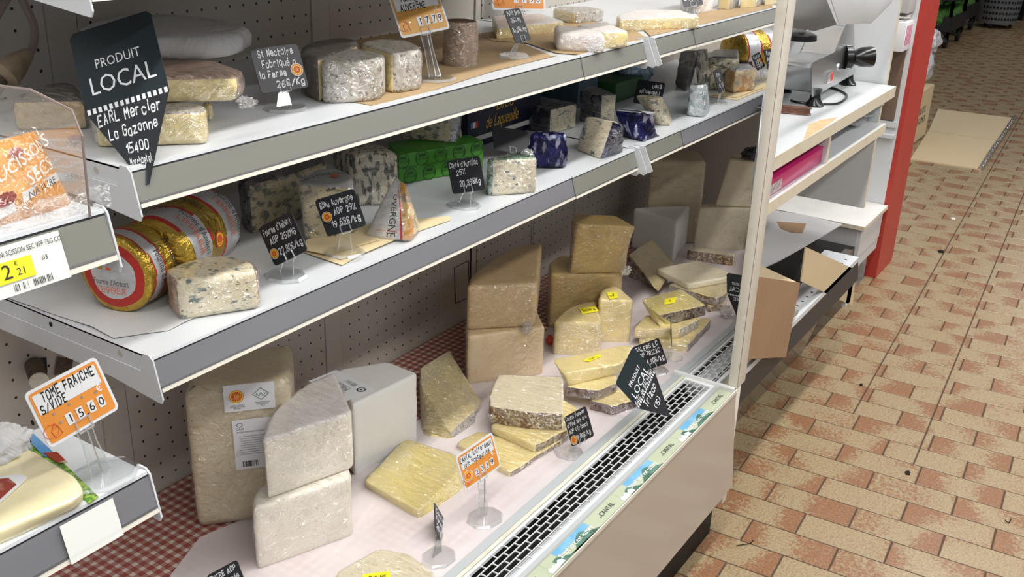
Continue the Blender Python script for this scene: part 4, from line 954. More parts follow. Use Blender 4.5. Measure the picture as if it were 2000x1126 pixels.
for lev in range(7):
    for k in range(16):
        t_ = R(150+k*9); r_ = .243+lev*.0075; c_ = Vector((14.6+math.cos(t_)*r_, 2.08+math.sin(t_)*r_, .13+lev*.07)); n_ = Vector((math.cos(t_), math.sin(t_), 0)); e_ = n_.cross(ZZ)
        mb.obox(c_, e_*.013, ZZ*.022, n_*.004, 'black_hole')
mb.build('slots', bk)['kind'] = 'stuff'
for k in range(3):
    mb = MB(); mb.lathe((14.6+.18*math.cos(k*2.1+3), 2.06+.18*math.sin(k*2.1+3), .035), [(.0, 0), (.035, 0), (.035, .03), (0, .03)], 'crate', 12, (0, 1, 0)); mb.build('castor', bk)
ms = thing('service_trolley', 'dark trolley with a small blue screen at the top right of the photo', 'trolley', (14.9, 1.2, 0))
mb = MB(); mb.box((14.7, 1.0, .08), (15.3, 1.6, .14), 'basket'); mb.box((14.8, 1.1, .14), (15.2, 1.5, .42), 'crate'); mb.build('body', ms)
mb = MB(); mb.box((14.78, 1.50, .50), (14.80, 1.64, .60), 'sky_print'); mb.box((14.80, 1.54, .14), (14.84, 1.58, .55), 'crate'); mb.build('screen', ms)
for p in ((14.75, 1.05), (14.75, 1.5)):
    mb = MB(); mb.lathe((p[0], p[1], .04), [(.0, 0), (.04, 0), (.04, .03), (0, .03)], 'crate', 12, (0, 1, 0)); mb.build('castor', ms)
mb = MB(); mb.box((15.6, 1.9, 0), (16.0, 5.5, 2.4), 'black_plastic'); mb.box((12.0, 3.3, 0), (15.5, 5.5, 1.6), 'crate'); tag(mb.build('dark_shelving'), 'dark produce shelving across the far end of the aisle', 'shelving')
# litter on the floor
for i, (p, lab) in enumerate((((5.1062, 0.7566, 0.002), 'dark cracked chip of tile lying on the floor joint'), ((3.4225, 0.6804, 0.002), 'small dark blob on the floor tile nearest the case'), ((2.9166, 0.3969, 0.002), 'round dark putty spot on the long floor joint'), ((5.7045, 0.8178, 0.002), 'small white scrap on the floor near the red post'))):
    mb = MB(); r_ = (.022, .008, .012, .02)[i]
    P = [(p[0]+r_*(1+.3*math.sin(k*2.3))*math.cos(k*.7), p[1]+r_*.6*(1+.3*math.cos(k*3.1))*math.sin(k*.7), .0012) for k in range(9)]
    mb.prism(P, [(a_, b_, .004) for a_, b_, _ in P], 'paper_white' if i == 3 else 'kick'); tag(mb.build('floor_debris'), lab, 'debris')
for i, pts in enumerate(([(2.2559, 0.6931, 0.003), (2.2764, 0.6762, 0.003), (2.289, 0.6663, 0.003), (2.308, 0.6633, 0.003)], [(2.8253, 0.1046, 0.003), (2.8179, 0.0939, 0.003), (2.8442, 0.0912, 0.003)])):
    mb = MB(); mb.tube(spline(pts), .0012, 'kick', 6); tag(mb.build('straw_twig'), ('thin curled dark twig on the tiles beside the kick plate', 'short dark twig on the tile at the right edge')[i], 'debris')

# =============== deck: big cheeses ===============
def on_top(parent, geo, pts, mat, name='sticker', lab=None, z=None, txt=None, thick=.0007):
    z = z if z is not None else geo[1]+.0022
    mb = MB(); mb.prism([(p[0], p[1], z) for p in pts], [(p[0], p[1], z+thick) for p in pts], mat)
    if txt:
        o = sum((V3(p) for p in pts), Vector((0, 0, 0)))/len(pts); o.z = z+thick+.0003
        u = (V3(pts[1])-V3(pts[0])); wd = u.length; u.normalize(); v = ZZ.cross(u); hh = abs((V3(pts[3])-V3(pts[0])).dot(v))
        if (V3(pts[3])-V3(pts[0])).dot(v) > 0: v2 = v
        else: v2 = -v
        # text reads along pts[0]->pts[1], with its top toward pts[0] side when pts are given TL,TR,BR,BL
        put(mb, strokes(txt, hh*.34, hh*.05, .25), lambda x, y: o+u*x-v2*(y-hh*.15), 'black_ink', wd*.8)
    s = mb.build(name, parent)
    if lab: s['label'] = lab
    return s
def face_card(parent, a, b, hgt, zbot, mat, name='label', lab=None, u0=0, u1=1, off=.003, draw=None):
    """flat card on a vertical face from a to b (2D); returns map (x right from left edge in metres, y up)"""
    A_, B_ = V3(a), V3(b); d = (B_-A_); L = d.length; d.normalize(); nrm = Vector((d.y, -d.x, 0))
    if nrm.dot(Vector((0, 0, 0))-A_) < 0: nrm = -nrm
    P0 = A_+d*(L*u0)+nrm*off; P0.z = zbot; wd = L*(u1-u0)
    f = lambda x, y, e=0: P0+d*x+ZZ*y+nrm*(.0007+e)
    mb = MB(); mb.prism([P0, P0+d*wd, P0+d*wd+ZZ*hgt, P0+ZZ*hgt], [f(0, 0), f(wd, 0), f(wd, hgt), f(0, hgt)], mat)
    if draw: draw(mb, f, wd, hgt)
    s = mb.build(name, parent)
    if lab: s['label'] = lab
    return s
def aop(mb, f, x, y, r, e=.0003):
    g = lambda a, b, k=0: f(a, b, e+k*.0002)
    disc(mb, lambda a, b: g(a, b, 0), x, y, r, 'orange_sign'); disc(mb, lambda a, b: g(a, b, 1), x, y, r*.86, 'yellow'); disc(mb, lambda a, b: g(a, b, 2), x, y, r*.76, 'red_mark')
    disc(mb, lambda a, b: g(a, b, 3), x, y, r*.42, 'orange_sign')
    for i in range(12):
        t_ = i*math.pi/6; disc(mb, lambda a, b: g(a, b, 3), x+r*.6*math.cos(t_), y+r*.6*math.sin(t_), r*.07, 'yellow', 6)

g1 = [0.434, 0.7488, [(1.0817, 1.4257), (1.2336, 1.2968), (1.3658, 1.4188), (1.2178, 1.5279)]]
d1 = cheese('cheese_block', 'tall vacuum-packed beige cheese block with two white labels, leaning at the back left', g1, 'cccc', 'v', film='film_soft', rnd=.02, corner=6, bulge={3: .05}, filmout=.003)
def dr1(mb, f, w_, h_):
    aop(mb, f, w_*.25, h_*.56, h_*.24)
    rr_ = [(w_*.73+h_*.26*math.cos(R(a)), h_*.58+h_*.22*math.sin(R(a))) for a in (0, 90, 180, 270)]
    mb.tube([f(x, y, .0003) for x, y in rr_+rr_[:1]], .0008, 'strip_hill', 5, False)
    mb.tube([f(w_*.64, h_*.6, .0003), f(w_*.69, h_*.50, .0003), f(w_*.73, h_*.64, .0003), f(w_*.77, h_*.50, .0003), f(w_*.82, h_*.6, .0003)], .0008, 'strip_hill', 5, False)
    for k, t_ in enumerate(('APPELLATION', 'ORIGINE PROTEGEE', 'BILOBA')): put(mb, fonttext(t_, h_*.05), lambda x, y, k=k: f(w_*.25+x, h_*(.20-.06*k)+y, .0003), 'barcode', w_*.3)
    for k, t_ in enumerate(('TRANSFORME EN', 'MONTAGNE', 'PAYS')): put(mb, fonttext(t_, h_*.05), lambda x, y, k=k: f(w_*.75+x, h_*(.24-.06*k)+y, .0003), 'barcode', w_*.3)
zf = 0.6576
face_card(d1, g1[2][0], g1[2][1], 0.0579, 0.6965, 'white_card', u0=.37, u1=.85, draw=dr1, lab='white card with a round orange seal and a green diamond')
def dr2(mb, f, w_, h_):
    mb.tube([f(w_*.15+h_*.05*math.cos(a*.6), h_*.90+h_*.04*math.sin(a*.6), .0003) for a in range(12)], .0005, 'barcode', 5, False)
    put(mb, fonttext('CAO', h_*.045), lambda x, y: f(w_*.15+x, h_*.80+y, .0003), 'barcode')
    put(mb, fonttext('EPAISSE PREE BEHIMND AOP 1/4 STERRES', h_*.03), lambda x, y: f(w_*.5+x, h_*.74+y, .0003), 'barcode', w_*.85)
    rnd = random.Random(5)
    for k in range(9): put(mb, fonttext(''.join(rnd.choice('aeimnortuls ') for _ in range(46)), h_*.022), lambda x, y, k=k: f(w_*.48+x, h_*(.66-.045*k)+y, .0003), 'barcode', w_*rnd.uniform(.6, .86))
    put(mb, fonttext('6,90', h_*.05), lambda x, y: f(w_*.9+x, h_*.26+y, .0003), 'barcode', w_*.2)
    for k in range(34):
        if rnd.random() < .7: x = w_*(.12+.011*k); mb.add([f(x, h_*.05, .0003), f(x+.0008, h_*.05, .0003), f(x+.0008, h_*.17, .0003), f(x, h_*.17, .0003)], [(0, 1, 2, 3)], 'barcode')
face_card(d1, g1[2][0], g1[2][1], .112, 0.565, 'white_card', u0=.43, u1=.88, draw=dr2, lab='white printed label with a barcode')
# white quarter wheels
g2 = [0.434, 0.5754, [(1.0612, 1.2322), (1.2497, 1.1581), (1.3312, 1.2586), (1.117, 1.2783)]]
cheese('cheese_block', 'lower white cheese quarter under the other one, front left on the white sheet', g2, 'cccr', 'w', 'W', bulge={3: .12}, rnd=.008, film='film_soft')
g3 = [0.5754, 0.702, [(1.0973, 1.2315), (1.2761, 1.1743), (1.3823, 1.3165), (1.2591, 1.3166)]]
cheese('cheese_block', 'upper white cheese quarter with a bloomy domed top, stacked at the front left', g3, 'ccrr', 'w', 'W', bulge={2: .15, 3: .18}, top='r', rnd=.007, film='film_soft')
# paper wrapped quarter with printed label
g4 = [0.434, 0.6158, [(1.4099, 1.2968), (1.6117, 1.2778), (1.6143, 1.3732), (1.5193, 1.4343), (1.4743, 1.4131)]]
p4 = cheese('wrapped_cheese', 'white paper-wrapped cheese quarter with a printed label, behind the white quarters', g4, 'ccccc', 'paper_white', rnd=.006, film=None, bulge={3: .05}, cat='wrapped cheese')
def labflat(parent, z, pts, draw, mat='white_card', name='label'):
    mb = MB(); o = V3(pts[0]); o.z = z; u = V3(pts[1])-V3(pts[0]); w_ = u.length; u.normalize(); v = V3(pts[3])-V3(pts[0]); h_ = v.length; v = (v-u*v.dot(u)).normalized()
    f = lambda x, y, e=0: o+u*x+v*y+ZZ*(.0008+e)
    mb.prism([o, o+u*w_, o+u*w_+v*h_, o+v*h_], [f(0, 0), f(w_, 0), f(w_, h_), f(0, h_)], mat)
    draw(mb, f, w_, h_); return mb.build(name, parent)
def dr4(mb, f, w_, h_):
    rnd = random.Random(8)
    for k in range(26):
        if rnd.random() < .7: y = h_*(.2+.018*k); mb.add([f(w_*.05, y, .0003), f(w_*.22, y, .0003), f(w_*.22, y+.0009, .0003), f(w_*.05, y+.0009, .0003)], [(0, 1, 2, 3)], 'barcode')
    for k in range(16):
        if rnd.random() < .7: y = h_*(.3+.018*k); mb.add([f(w_*.68, y, .0003), f(w_*.85, y, .0003), f(w_*.85, y+.0009, .0003), f(w_*.68, y+.0009, .0003)], [(0, 1, 2, 3)], 'barcode')
    for k, t_ in enumerate(('CANTAL AOP', 'lait pasteurise', 'affinage court', 'a conserver')): put(mb, fonttext(t_, h_*.05), lambda x, y, k=k: f(w_*(.34+.08*k)-y, h_*.45+x, .0003), 'barcode', h_*.6)
    disc(mb, lambda a, b: f(a, b, .0003), w_*.72, h_*.12, h_*.08, 'barcode'); disc(mb, lambda a, b: f(a, b, .0005), w_*.72, h_*.12, h_*.055, 'white_card'); disc(mb, lambda a, b: f(a, b, .0006), w_*.72, h_*.12, h_*.025, 'barcode')
labflat(p4, g4[1]+.0012, [(1.4133, 1.3186), (1.4902, 1.3071), (1.6069, 1.367), (1.5121, 1.401)], dr4)
# brown card
c1, c2, c3 = (1.4351, 1.3002, 0.4345), (1.5027, 1.278, 0.4345), (1.4851, 1.2971, 0.4988)
mb = MB(); cB = [(1.4483, 1.3122, 0.423), (1.5432, 1.3122, 0.4093), (1.577, 1.3122, 0.4434), (1.5024, 1.3122, 0.485)]
mb.extr(cB, (0, .002, 0), 'cardboard'); tag(mb.build('cardboard_scrap'), 'brown card scrap stuck upright between the wrapped quarter and a yellow wedge', 'cardboard')
# yellow wedge in front
g5 = [0.434, 0.4588, [(1.3832, 1.25), (1.5745, 1.2892), (1.5881, 1.1485), (1.539, 1.1083), (1.3687, 1.0821)]]
cheese('cheese_wedge', 'flat pale yellow wedge with a thin grey rind, in front behind the orange card', g5, 'rrccc', 'l', 'G', rnd=.004, botpoly=[(1.3954, 1.2615), (1.5575, 1.2803), (1.5805, 1.1383), (1.5093, 1.0697), (1.3672, 1.0843)])
# foil-like wrapped wedge
g6 = [0.434, 0.4424, [(1.8094, 1.4311), (1.9409, 1.4324), (1.8194, 1.2416), (1.6566, 1.2201), (1.7466, 1.3793)]]
cheese('cheese_wedge', 'pale wedge in shiny crumpled cling film beside the paper-wrapped quarter', [g6[0], g6[1]+.012, g6[2]], 'crrcc', 'y', 'G', rnd=.004, film='film_heavy', topz=lambda x, y: (y-min(p[1] for p in g6[2]))*.22, botpoly=[(1.7338, 1.3692), (1.8871, 1.3673), (1.7625, 1.2154), (1.6562, 1.2206), (1.629, 1.2813)])
# three-slab stack
h7 = 0.454
g7 = [0.434, 0.4502, [(1.6388, 1.1898), (1.7125, 1.1796), (1.7335, 1.0696), (1.8508, 1.0105), (1.8287, 0.9943), (1.608, 1.0172)]]
cheese('cheese_slab', 'bottom slab of the three-slab rind stack behind the orange card', g7, 'cccrrc', 'y', 'B', mats={'r': 'rind_brown'}, rnd=.003)
g8 = [0.4502, 0.4706, [(1.7228, 1.1532), (1.8032, 1.1291), (1.8201, 0.9937), (1.7088, 1.016)]]
cheese('cheese_slab', 'middle slab with pale cut end in the three-slab rind stack', g8, 'ccrc', 'y', 'B', mats={'r': 'rind_brown'}, rnd=.003)
cheese('cheese_slab', 'pale slab peeping out on the right under the top of the three-slab stack', [0.4502, 0.4852, [(1.9141, 1.0733), (1.8939, 1.0114), (1.8105, 0.9922), (1.789, 1.0213)]], 'cccc', 'y', rnd=.003)
g9 = [0.4706, 0.516, [(1.7298, 1.16), (1.7951, 1.199), (1.8754, 1.2362), (1.9632, 1.0975), (1.8007, 0.9985), (1.7579, 1.075)]]
cheese('cheese_slab', 'top slab of the three-slab stack, ivory face over a thick speckled rind', [g9[0], g9[1], g9[2]], 'rrccrr', 'i', 'B', rnd=.004)
# tall tan stack
g10 = [0.434, 0.5762, [(1.9021, 1.35), (2.0725, 1.2203), (2.1792, 1.3178), (2.1736, 1.4214), (1.9726, 1.4061)]]
cheese('cheese_block', 'lower beige cheese quarter under the tall tan one in the middle of the case', g10, 'ccccr', 't', 'P', rnd=.008, mats={'c': 'paste_beige'}, film='film_soft')
g11 = [0.5762, 0.6992, [(1.9319, 1.3735), (2.0599, 1.2422), (2.3296, 1.3955), (2.2643, 1.4365), (2.1316, 1.4317), (1.9896, 1.4036)]]
cheese('cheese_block', 'tall golden-tan quarter wheel topping the middle stack, in cling film', g11, 'ccrrrc', 't', bulge={2: .04, 3: .05, 4: .06}, rnd=.008, mats={'r': 'paste_tan'})
# second pair behind
g12 = [0.434, 0.6084, [(2.3356, 1.3641), (2.4647, 1.1977), (2.5837, 1.2669), (2.4832, 1.4243), (2.4027, 1.4137)]]
cheese('cheese_block', 'lower golden cheese block of the pair behind the stickered quarters', g12, 'ccccc', 'g', rnd=.008)
g13 = [0.6084, 0.7608, [(2.3752, 1.3098), (2.4605, 1.1649), (2.515, 1.2604), (2.4587, 1.3614), (2.3994, 1.3445)]]
cheese('cheese_block', 'upper golden cheese block tilted on the other, in loose film near the peg wall', g13, 'cccrr', 'g', 'P', rnd=.006, botpoly=[(2.3691, 1.3209), (2.4797, 1.1918), (2.4962, 1.2383), (2.4385, 1.34), (2.394, 1.3425)])
# stickered quarters
g14 = [0.434, 0.5378, [(2.1884, 1.2612), (2.2663, 1.1515), (2.392, 1.2439), (2.3319, 1.2752), (2.2205, 1.2699)]]
k14 = cheese('cheese_block', 'low yellow quarter with a yellow sticker, in front of the golden pair', g14, 'ccrrr', 'y', 'y', bulge={2: .08, 3: .1}, rnd=.008, mats={'r': 'paste_yellow'})
on_top(k14, g14, [(2.309, 1.2513), (2.35, 1.2208), (2.3254, 1.1965), (2.2786, 1.2233)], 'yellow', txt='Salers')
g15 = [0.434, 0.57, [(2.3345, 1.2037), (2.392, 1.121), (2.4441, 1.1879), (2.4671, 1.2238), (2.402, 1.2344)]]
k15 = cheese('cheese_block', 'tall narrow yellow block with a small yellow sticker on top', g15, 'ccccr', 'y', rnd=.006, mats={'r': 'paste_yellow'}, film='film_soft')
on_top(k15, g15, [(2.3901, 1.21), (2.41, 1.1873), (2.3765, 1.1645), (2.3522, 1.1776)], 'yellow', txt='J')
# dark-rind pair with flat yellow wedge on top
g16 = [0.434, 0.464, [(1.9771, 1.0275), (2.0744, 1.001), (2.1069, 0.9573), (2.0555, 0.9332), (1.9868, 0.9639), (1.987, 1.0029)]]
cheese('cheese_slab', 'bottom violet-brown rind slab beneath the flat stickered wedge', g16, 'ccrrrr', 'y', 'V', rnd=.003)
g17 = [0.464, 0.4914, [(1.9605, 1.0919), (2.0562, 1.0468), (2.0977, 1.0156), (2.061, 0.9924), (1.9917, 1.0094), (1.9761, 1.0476)]]
cheese('cheese_slab', 'middle violet-brown rind slab between a flat wedge and another slab', g17, 'ccrrrr', 'y', 'V', rnd=.003)
g18 = [0.4914, 0.5256, [(1.9591, 1.0969), (2.0975, 1.003), (2.2065, 1.0247), (2.2024, 1.05), (2.0124, 1.16)]]
k18 = cheese('cheese_wedge', 'long flat yellow wedge with a yellow sticker lying on dark-rind slabs', g18, 'ccccc', 'y', rnd=.004, film='film_soft', botpoly=[(1.9662, 1.0818), (2.1146, 1.0053), (2.1925, 1.0146), (2.1917, 1.0416), (1.9994, 1.1228)])
on_top(k18, g18, [(2.0499, 1.0909), (2.1051, 1.0744), (2.099, 1.0633), (2.0529, 1.0745)], 'yellow', txt='Salers')
# stack under the stickered dark-rind wedge
g19 = [0.434, 0.4644, [(2.3846, 1.0976), (2.4751, 1.0666), (2.6272, 1.0051), (2.6351, 0.9789), (2.4285, 0.9607), (2.4098, 1.0354)]]
cheese('cheese_slab', 'lowest yellow slab with silvery-grey rind under the small wedge stack by the grille', g19, 'cccrcc', 'y', 'G', rnd=.003)
g20 = [0.4644, 0.494, [(2.3709, 1.1057), (2.4789, 1.1221), (2.5738, 0.9977), (2.5497, 0.983), (2.448, 0.9969)]]
cheese('cheese_slab', 'middle flat yellow slab of the small wedge stack by the grille', g20, 'cccrc', 'y', 'G', rnd=.003)
g21 = [0.494, 0.5322, [(2.493, 1.1497), (2.6443, 1.0885), (2.5713, 0.976), (2.4178, 1.0539)]]
k21 = cheese('cheese_wedge', 'top wedge of the small stack, yellow sticker and dark crusty rind', g21, 'ccrc', 'l', 'D', rnd=.004, film='film', botpoly=[(2.4566, 1.0899), (2.59, 1.0555), (2.5905, 0.9758), (2.4248, 1.0495)])
on_top(k21, g21, [(2.5327, 1.0903), (2.5687, 1.0677), (2.5236, 1.0544), (2.494, 1.074)], 'yellow', txt='J')
# group near the post
g22 = [0.434, 0.4454, [(2.9758, 1.4302), (3.1783, 1.4383), (3.0455, 1.2854), (2.8122, 1.2382)]]
cheese('cheese_wedge', 'tilted wedge in glaring crumpled film with brown rind, beside the paper-wrapped quarter', [g22[0], g22[1]+.045, [(2.8673, 1.3781), (3.0624, 1.3859), (2.9345, 1.2385), (2.7108, 1.1915)]], 'rccr', 'y', 'B', rnd=.004, film='film_heavy', topz=lambda x, y: (y-min(p[1] for p in g22[2]))*.2-.01, botpoly=[(2.8479, 1.3811), (2.9429, 1.3468), (2.9554, 1.2599), (2.8185, 1.2338)])
g23 = [0.434, 0.5856, [(3.1108, 1.4928), (3.0712, 1.3026), (3.2668, 1.3425), (3.1928, 1.4234)]]
cheese('wrapped_cheese', 'white paper-wrapped quarter standing near the far end of the case', g23, 'cccc', 'paper_white', rnd=.008, film=None, cat='wrapped cheese')
g24 = [0.434, 0.7472, [(3.1894, 1.4795), (3.2948, 1.3089), (3.4287, 1.4003), (3.3298, 1.5179)]]
cheese('cheese_block', 'tallest beige vacuum-packed slab standing against the perforated wall', g24, 'cccc', 'v', rnd=.012, film='film_soft', corner=4, filmout=.003)
g25 = [0.434, 0.5994, [(3.2193, 1.2902), (3.3313, 1.1403), (3.4068, 1.167), (3.2686, 1.305)]]
cheese('cheese_block', 'lower ivory cheese block beside the white post', g25, 'cccc', 'i', rnd=.008, film='film_soft', botpoly=[(3.223, 1.2976), (3.3448, 1.1423), (3.3911, 1.1535), (3.2696, 1.308)])
g26 = [0.5994, 0.7786, [(3.274, 1.2213), (3.3101, 1.1132), (3.408, 1.1496), (3.3517, 1.2393)]]
cheese('cheese_block', 'upper ivory cheese block next to the white post, leaning back', g26, 'cccc', 'i', rnd=.008, film='film_soft', botpoly=[(3.2663, 1.2515), (3.3572, 1.1112), (3.4135, 1.1281), (3.3213, 1.2623)])
cheese('cheese_slab', 'brown-rinded slab on edge beneath the ivory blocks near the post', [0.434, 0.4756, [(3.1141, 1.2751), (3.1564, 1.1172), (3.1926, 1.1274), (3.1587, 1.2861)]], 'rccc', 'i', 'B', rnd=.003)
g28 = [0.434, 0.4576, [(2.8332, 1.122), (2.9136, 1.0339), (2.7738, 0.9967), (2.7293, 1.0248)]]
cheese('cheese_slab', 'bottom brown-rinded slab of the pile next to the white post', g28, 'ccrr', 'y', 'B', rnd=.004)
cheese('cheese_slab', 'middle slab of the pile next to the white post, with film tail', [0.4576, 0.485, [(2.7552, 1.1794), (2.863, 1.1381), (2.9197, 1.0317), (2.8068, 1.0018), (2.7439, 1.0069)]], 'cccrr', 'y', 'B', rnd=.004, film='film_heavy')
g30 = [0.485, 0.5058, [(2.813, 1.2519), (2.9664, 1.1735), (2.9195, 1.014), (2.7518, 1.1091)]]
cheese('cheese_slab', 'flat ivory slab topping the pile next to the white post', g30, 'cccc', 'i', rnd=.005, film='film_soft')
# flat wedge at the bottom edge with a yellow label
g31 = [0.434, 0.464, [(1.1203, 1.0856), (1.2198, 1.0669), (1.2417, 1.0096), (1.2231, 0.9319), (1.1393, 0.9135), (1.0502, 0.9926)]]
k31 = cheese('cheese_wedge', 'pale greenish wedge at the bottom edge with a yellow printed label', g31, 'cccccc', 'i', rnd=.004)
on_top(k31, g31, [(1.1398, 1.0377), (1.1764, 1.0044), (1.1566, 0.9818), (1.1169, 1.0127)], 'yellow', name='label', txt='ORIGINE')
blob('plastic_scrap', 'small red plastic tag between the tan stack and the stickered quarter', 'plastic scrap', [2.2435, 1.3032, 0.45], (.010, .010, .014), 'red_mark', .4, 2)
blob('plastic_film', 'loose dark plastic wrapping behind the ivory blocks by the post', 'plastic film', [3.3089, 1.1544, 0.8], (.045, .03, .022), 'dark_wrap', .4, 6)

# =============== middle shelf: blue cheeses ===============
def log(name, label, a, b, r, bands, group=None, cat='cheese', endmat='foil_silver', n=40):
    """lying wheel: bands = [(end fraction, material)] along the axis"""
    a, b = V3(a), V3(b); d = (b-a); L = d.length; d.normalize(); x = (ZZ-d*ZZ.dot(d)).normalized(); y = d.cross(x)
    mb = MB(); prof = [(-.03, r*.04), (-.025, r*.35), (-.01, r*.62), (.015, r*.84), (.05, r*.96), (.09, r)]; prof += [(k/24, r) for k in range(3, 22)]; prof += [(.91, r), (.95, r*.96), (.985, r*.84), (1.01, r*.62), (1.025, r*.35), (1.03, r*.04)]
    rings = []
    for t, rr_ in prof:
        ring = []
        for i in range(n):
            th = i*2*math.pi/n; dv = x*math.cos(th)+y*math.sin(th); q = a+d*(L*t)+dv*rr_
            s = n3(q, 30, .0022)+n3(q, 75, .0014)
            ring.append(q+dv*s+d*n3(q+Vector((1, 1, 1)), 40, .001))
        rings.append(ring)
    def mf(k, i):
        t = prof[k][0]+(.012 if prof[k][0] > .09 else .002)*math.sin(i*.5+1)
        for e, m in bands:
            if t < e: return m
        return bands[-1][1]
    mb.loft(rings, endmat, (endmat, endmat), mf)
    o = tag(mb.build(name, smooth=True, angle=70), label, cat, group)
    def surf(t, th, lift=.003):
        dv = x*math.cos(th)+y*math.sin(th); return a+d*(L*t)+dv*(r+lift)
    # text wraps around: x -> angle, y -> axis
    def tmap(t0, th0, sx=1, sy=1): return lambda px, py: surf(t0+sy*py/L, th0+sx*px/r)
    return o, tmap
la, lb = (0.939, 1.2754, 1.097), (1.1453, 1.3633, 1.097)
dl = (Vector(lb)-Vector(la)); dl = dl.normalized(); lb = Vector(la)+dl*.195
B1 = [(.05, 'foil_gold'), (.07, 'red_line'), (.34, 'foil_print'), (.365, 'red_line'), (.62, 'foil_gold'), (.645, 'red_line'), (.92, 'foil_print'), (.95, 'red_line'), (1.1, 'foil_gold')]
o1, tm = log('foil_wrapped_cheese', 'foil-wrapped blue cheese cylinder with gold and silver bands lying behind the cut half', la, lb, .065, B1, cat='wrapped cheese')
mbt = MB(); 
SX = 1
for t0, th0 in ((.26, 1.0), (.84, 1.1), (.84, 2.6), (.26, -.6)):
    mbt = MB(); put(mbt, fonttext("Fourme d'Ambert", .016), tm(t0, th0, SX, 1), 'barcode', .085); mbt.build('printed_band', o1)
for t0, th0 in ((.17, 1.0), (.74, 1.1), (.74, 2.6)):
    mbt = MB(); put(mbt, fonttext("L'EMPEREUR", .013), tm(t0, th0, SX, 1), 'orange_deep', .075); mbt.build('printed_band', o1)
mbt = MB(); put(mbt, fonttext("Fourme Ambert", .016), tm(.50, .0, SX, 1), 'barcode', .08)
mbt.build('printed_band', o1); mbt = MB()
for r_, m_, l_ in ((.014, 'orange_deep', .0028), (.011, 'yellow', .0032), (.009, 'orange_deep', .0036)):
    f = tm(.5, 1.5); disc(mbt, lambda x, y, l_=l_: f(x, y), 0, 0, r_, m_, 18)
mbt.build('round_seal', o1)
lc, ld = Vector((0.8611, 1.2673, 1.095)), Vector((0.9106, 1.2838, 1.095)); ld = lc+(ld-lc).normalized()*.075
B2 = [(-.012, 'foil_print'), (.012, 'red_line'), (.16, 'foil_gold'), (.2, 'red_line'), (.5, 'foil_print'), (.56, 'red_line'), (1.1, 'foil_gold')]
o2, tm2 = log('foil_wrapped_cheese', 'foil-wrapped blue cheese end lying nearest the left end of the middle shelf', lc, ld, .062, B2, cat='wrapped cheese', endmat='foil_print')
mbt = MB(); put(mbt, fonttext("Fourme d'Ambert", .015), tm2(.36, 1.6), 'barcode', .08); put(mbt, fonttext("Ambert", .016), tm2(.8, 1.2), 'barcode', .05)
mbt.build('printed_band', o2)
mbt = MB(); ad = (lc-ld).normalized(); ec = lc+ad*.0055; eu = ZZ.cross(ad).normalized(); ev = ad.cross(eu)
if eu.dot(Vector((0, -1, 0))) < 0: eu = -eu
EF = lambda x, y: ec+eu*x+ZZ*y+ad*(.004-(x*x+y*y)*1.5)
put(mbt, fonttext("Fourme d'Ambert", .010), lambda x, y: EF(x, y-.012), 'barcode', .06); put(mbt, fonttext("L'EMPEREUR", .011), lambda x, y: EF(x, y-.026), 'orange_deep', .05)
for k in range(3): mbt.add([EF(-.02+.014*k, .012), EF(-.012+.014*k, .012), EF(-.010+.014*k, .028), EF(-.018+.014*k, .026)], [(0, 1, 2, 3)], ('foil_gold', 'orange_deep', 'foil_gold')[k])
mbt.build('printed_end', o2)
g = [1.032, 1.098, [(0.8942, 1.1701), (1.0047, 1.1071), (1.029, 1.1499), (1.0229, 1.1978), (0.9862, 1.2281), (0.9212, 1.2289)]]
cheese('blue_cheese', 'half round of creamy blue-veined cheese in film at the front left of the middle shelf', g, 'crrrrr', 'L', 'P', top='c', rnd=.010, bulge={3: .1}, film='film_soft', corner=3)
g = [1.032, 1.1314, [(1.2315, 1.37), (1.3529, 1.3645), (1.4489, 1.3773), (1.4685, 1.408), (1.3683, 1.4412), (1.248, 1.4193)]]
cheese('blue_cheese', 'big dark-veined blue cheese half wheel with an orange-edged label, behind the fourme card', [g[0], g[1], g[2]], 'ccrrrr', 'h', 'K', top='r', rnd=.012, mats={'r': 'dark_wrap'}, film='film_soft')
g = [1.032, 1.145, [(1.2598, 1.2751), (1.2841, 1.2343), (1.3017, 1.1794), (1.3625, 1.2307), (1.3839, 1.2869), (1.3567, 1.3198), (1.3042, 1.3014)]]
o5 = cheese('blue_cheese', 'half wheel of marbled blue cheese with a silver top label behind the slate price card', g, 'ccrrrrr', 'm', 'K', top='t', mats={'t': 'foil_print', 'r': 'foil_print'}, rnd=.008, botpoly=[(1.2667, 1.2695), (1.3031, 1.2383), (1.3567, 1.2214), (1.3912, 1.2518), (1.4102, 1.3162), (1.3852, 1.3475), (1.3374, 1.3411)])
mb = MB(); c0 = Vector((1.3165, 1.2645, 1.148)); uu = (Vector((1.3654, 1.2586, 1.148))-Vector((1.2902, 1.2791, 1.148))).normalized(); vv = ZZ.cross(uu)
put(mb, fonttext("BLEU D'AUVERGNE", .016), lambda x, y: c0+uu*x+vv*(y+.006-x*x*6), 'barcode', .10); disc(mb, lambda x, y: c0+uu*(x+.02)+vv*(y-.008), 0, 0, .008, 'orange_deep'); mb.build('print', o5)
g = [1.032, 1.1444, [(1.4803, 1.3459), (1.5472, 1.273), (1.5531, 1.2868), (1.497, 1.3563)]]
g[2] = [tuple(p) for p in g[2]]
o7 = cheese('blue_cheese', 'upright grey-black marbled blue cheese half beside the green carton', [g[0], g[1], [g[2][0], g[2][1], (g[2][1][0]+.03, g[2][1][1]+.07), (g[2][0][0]+.03, g[2][0][1]+.08)]], 'cccc', 'a', rnd=.010, film='film_soft')
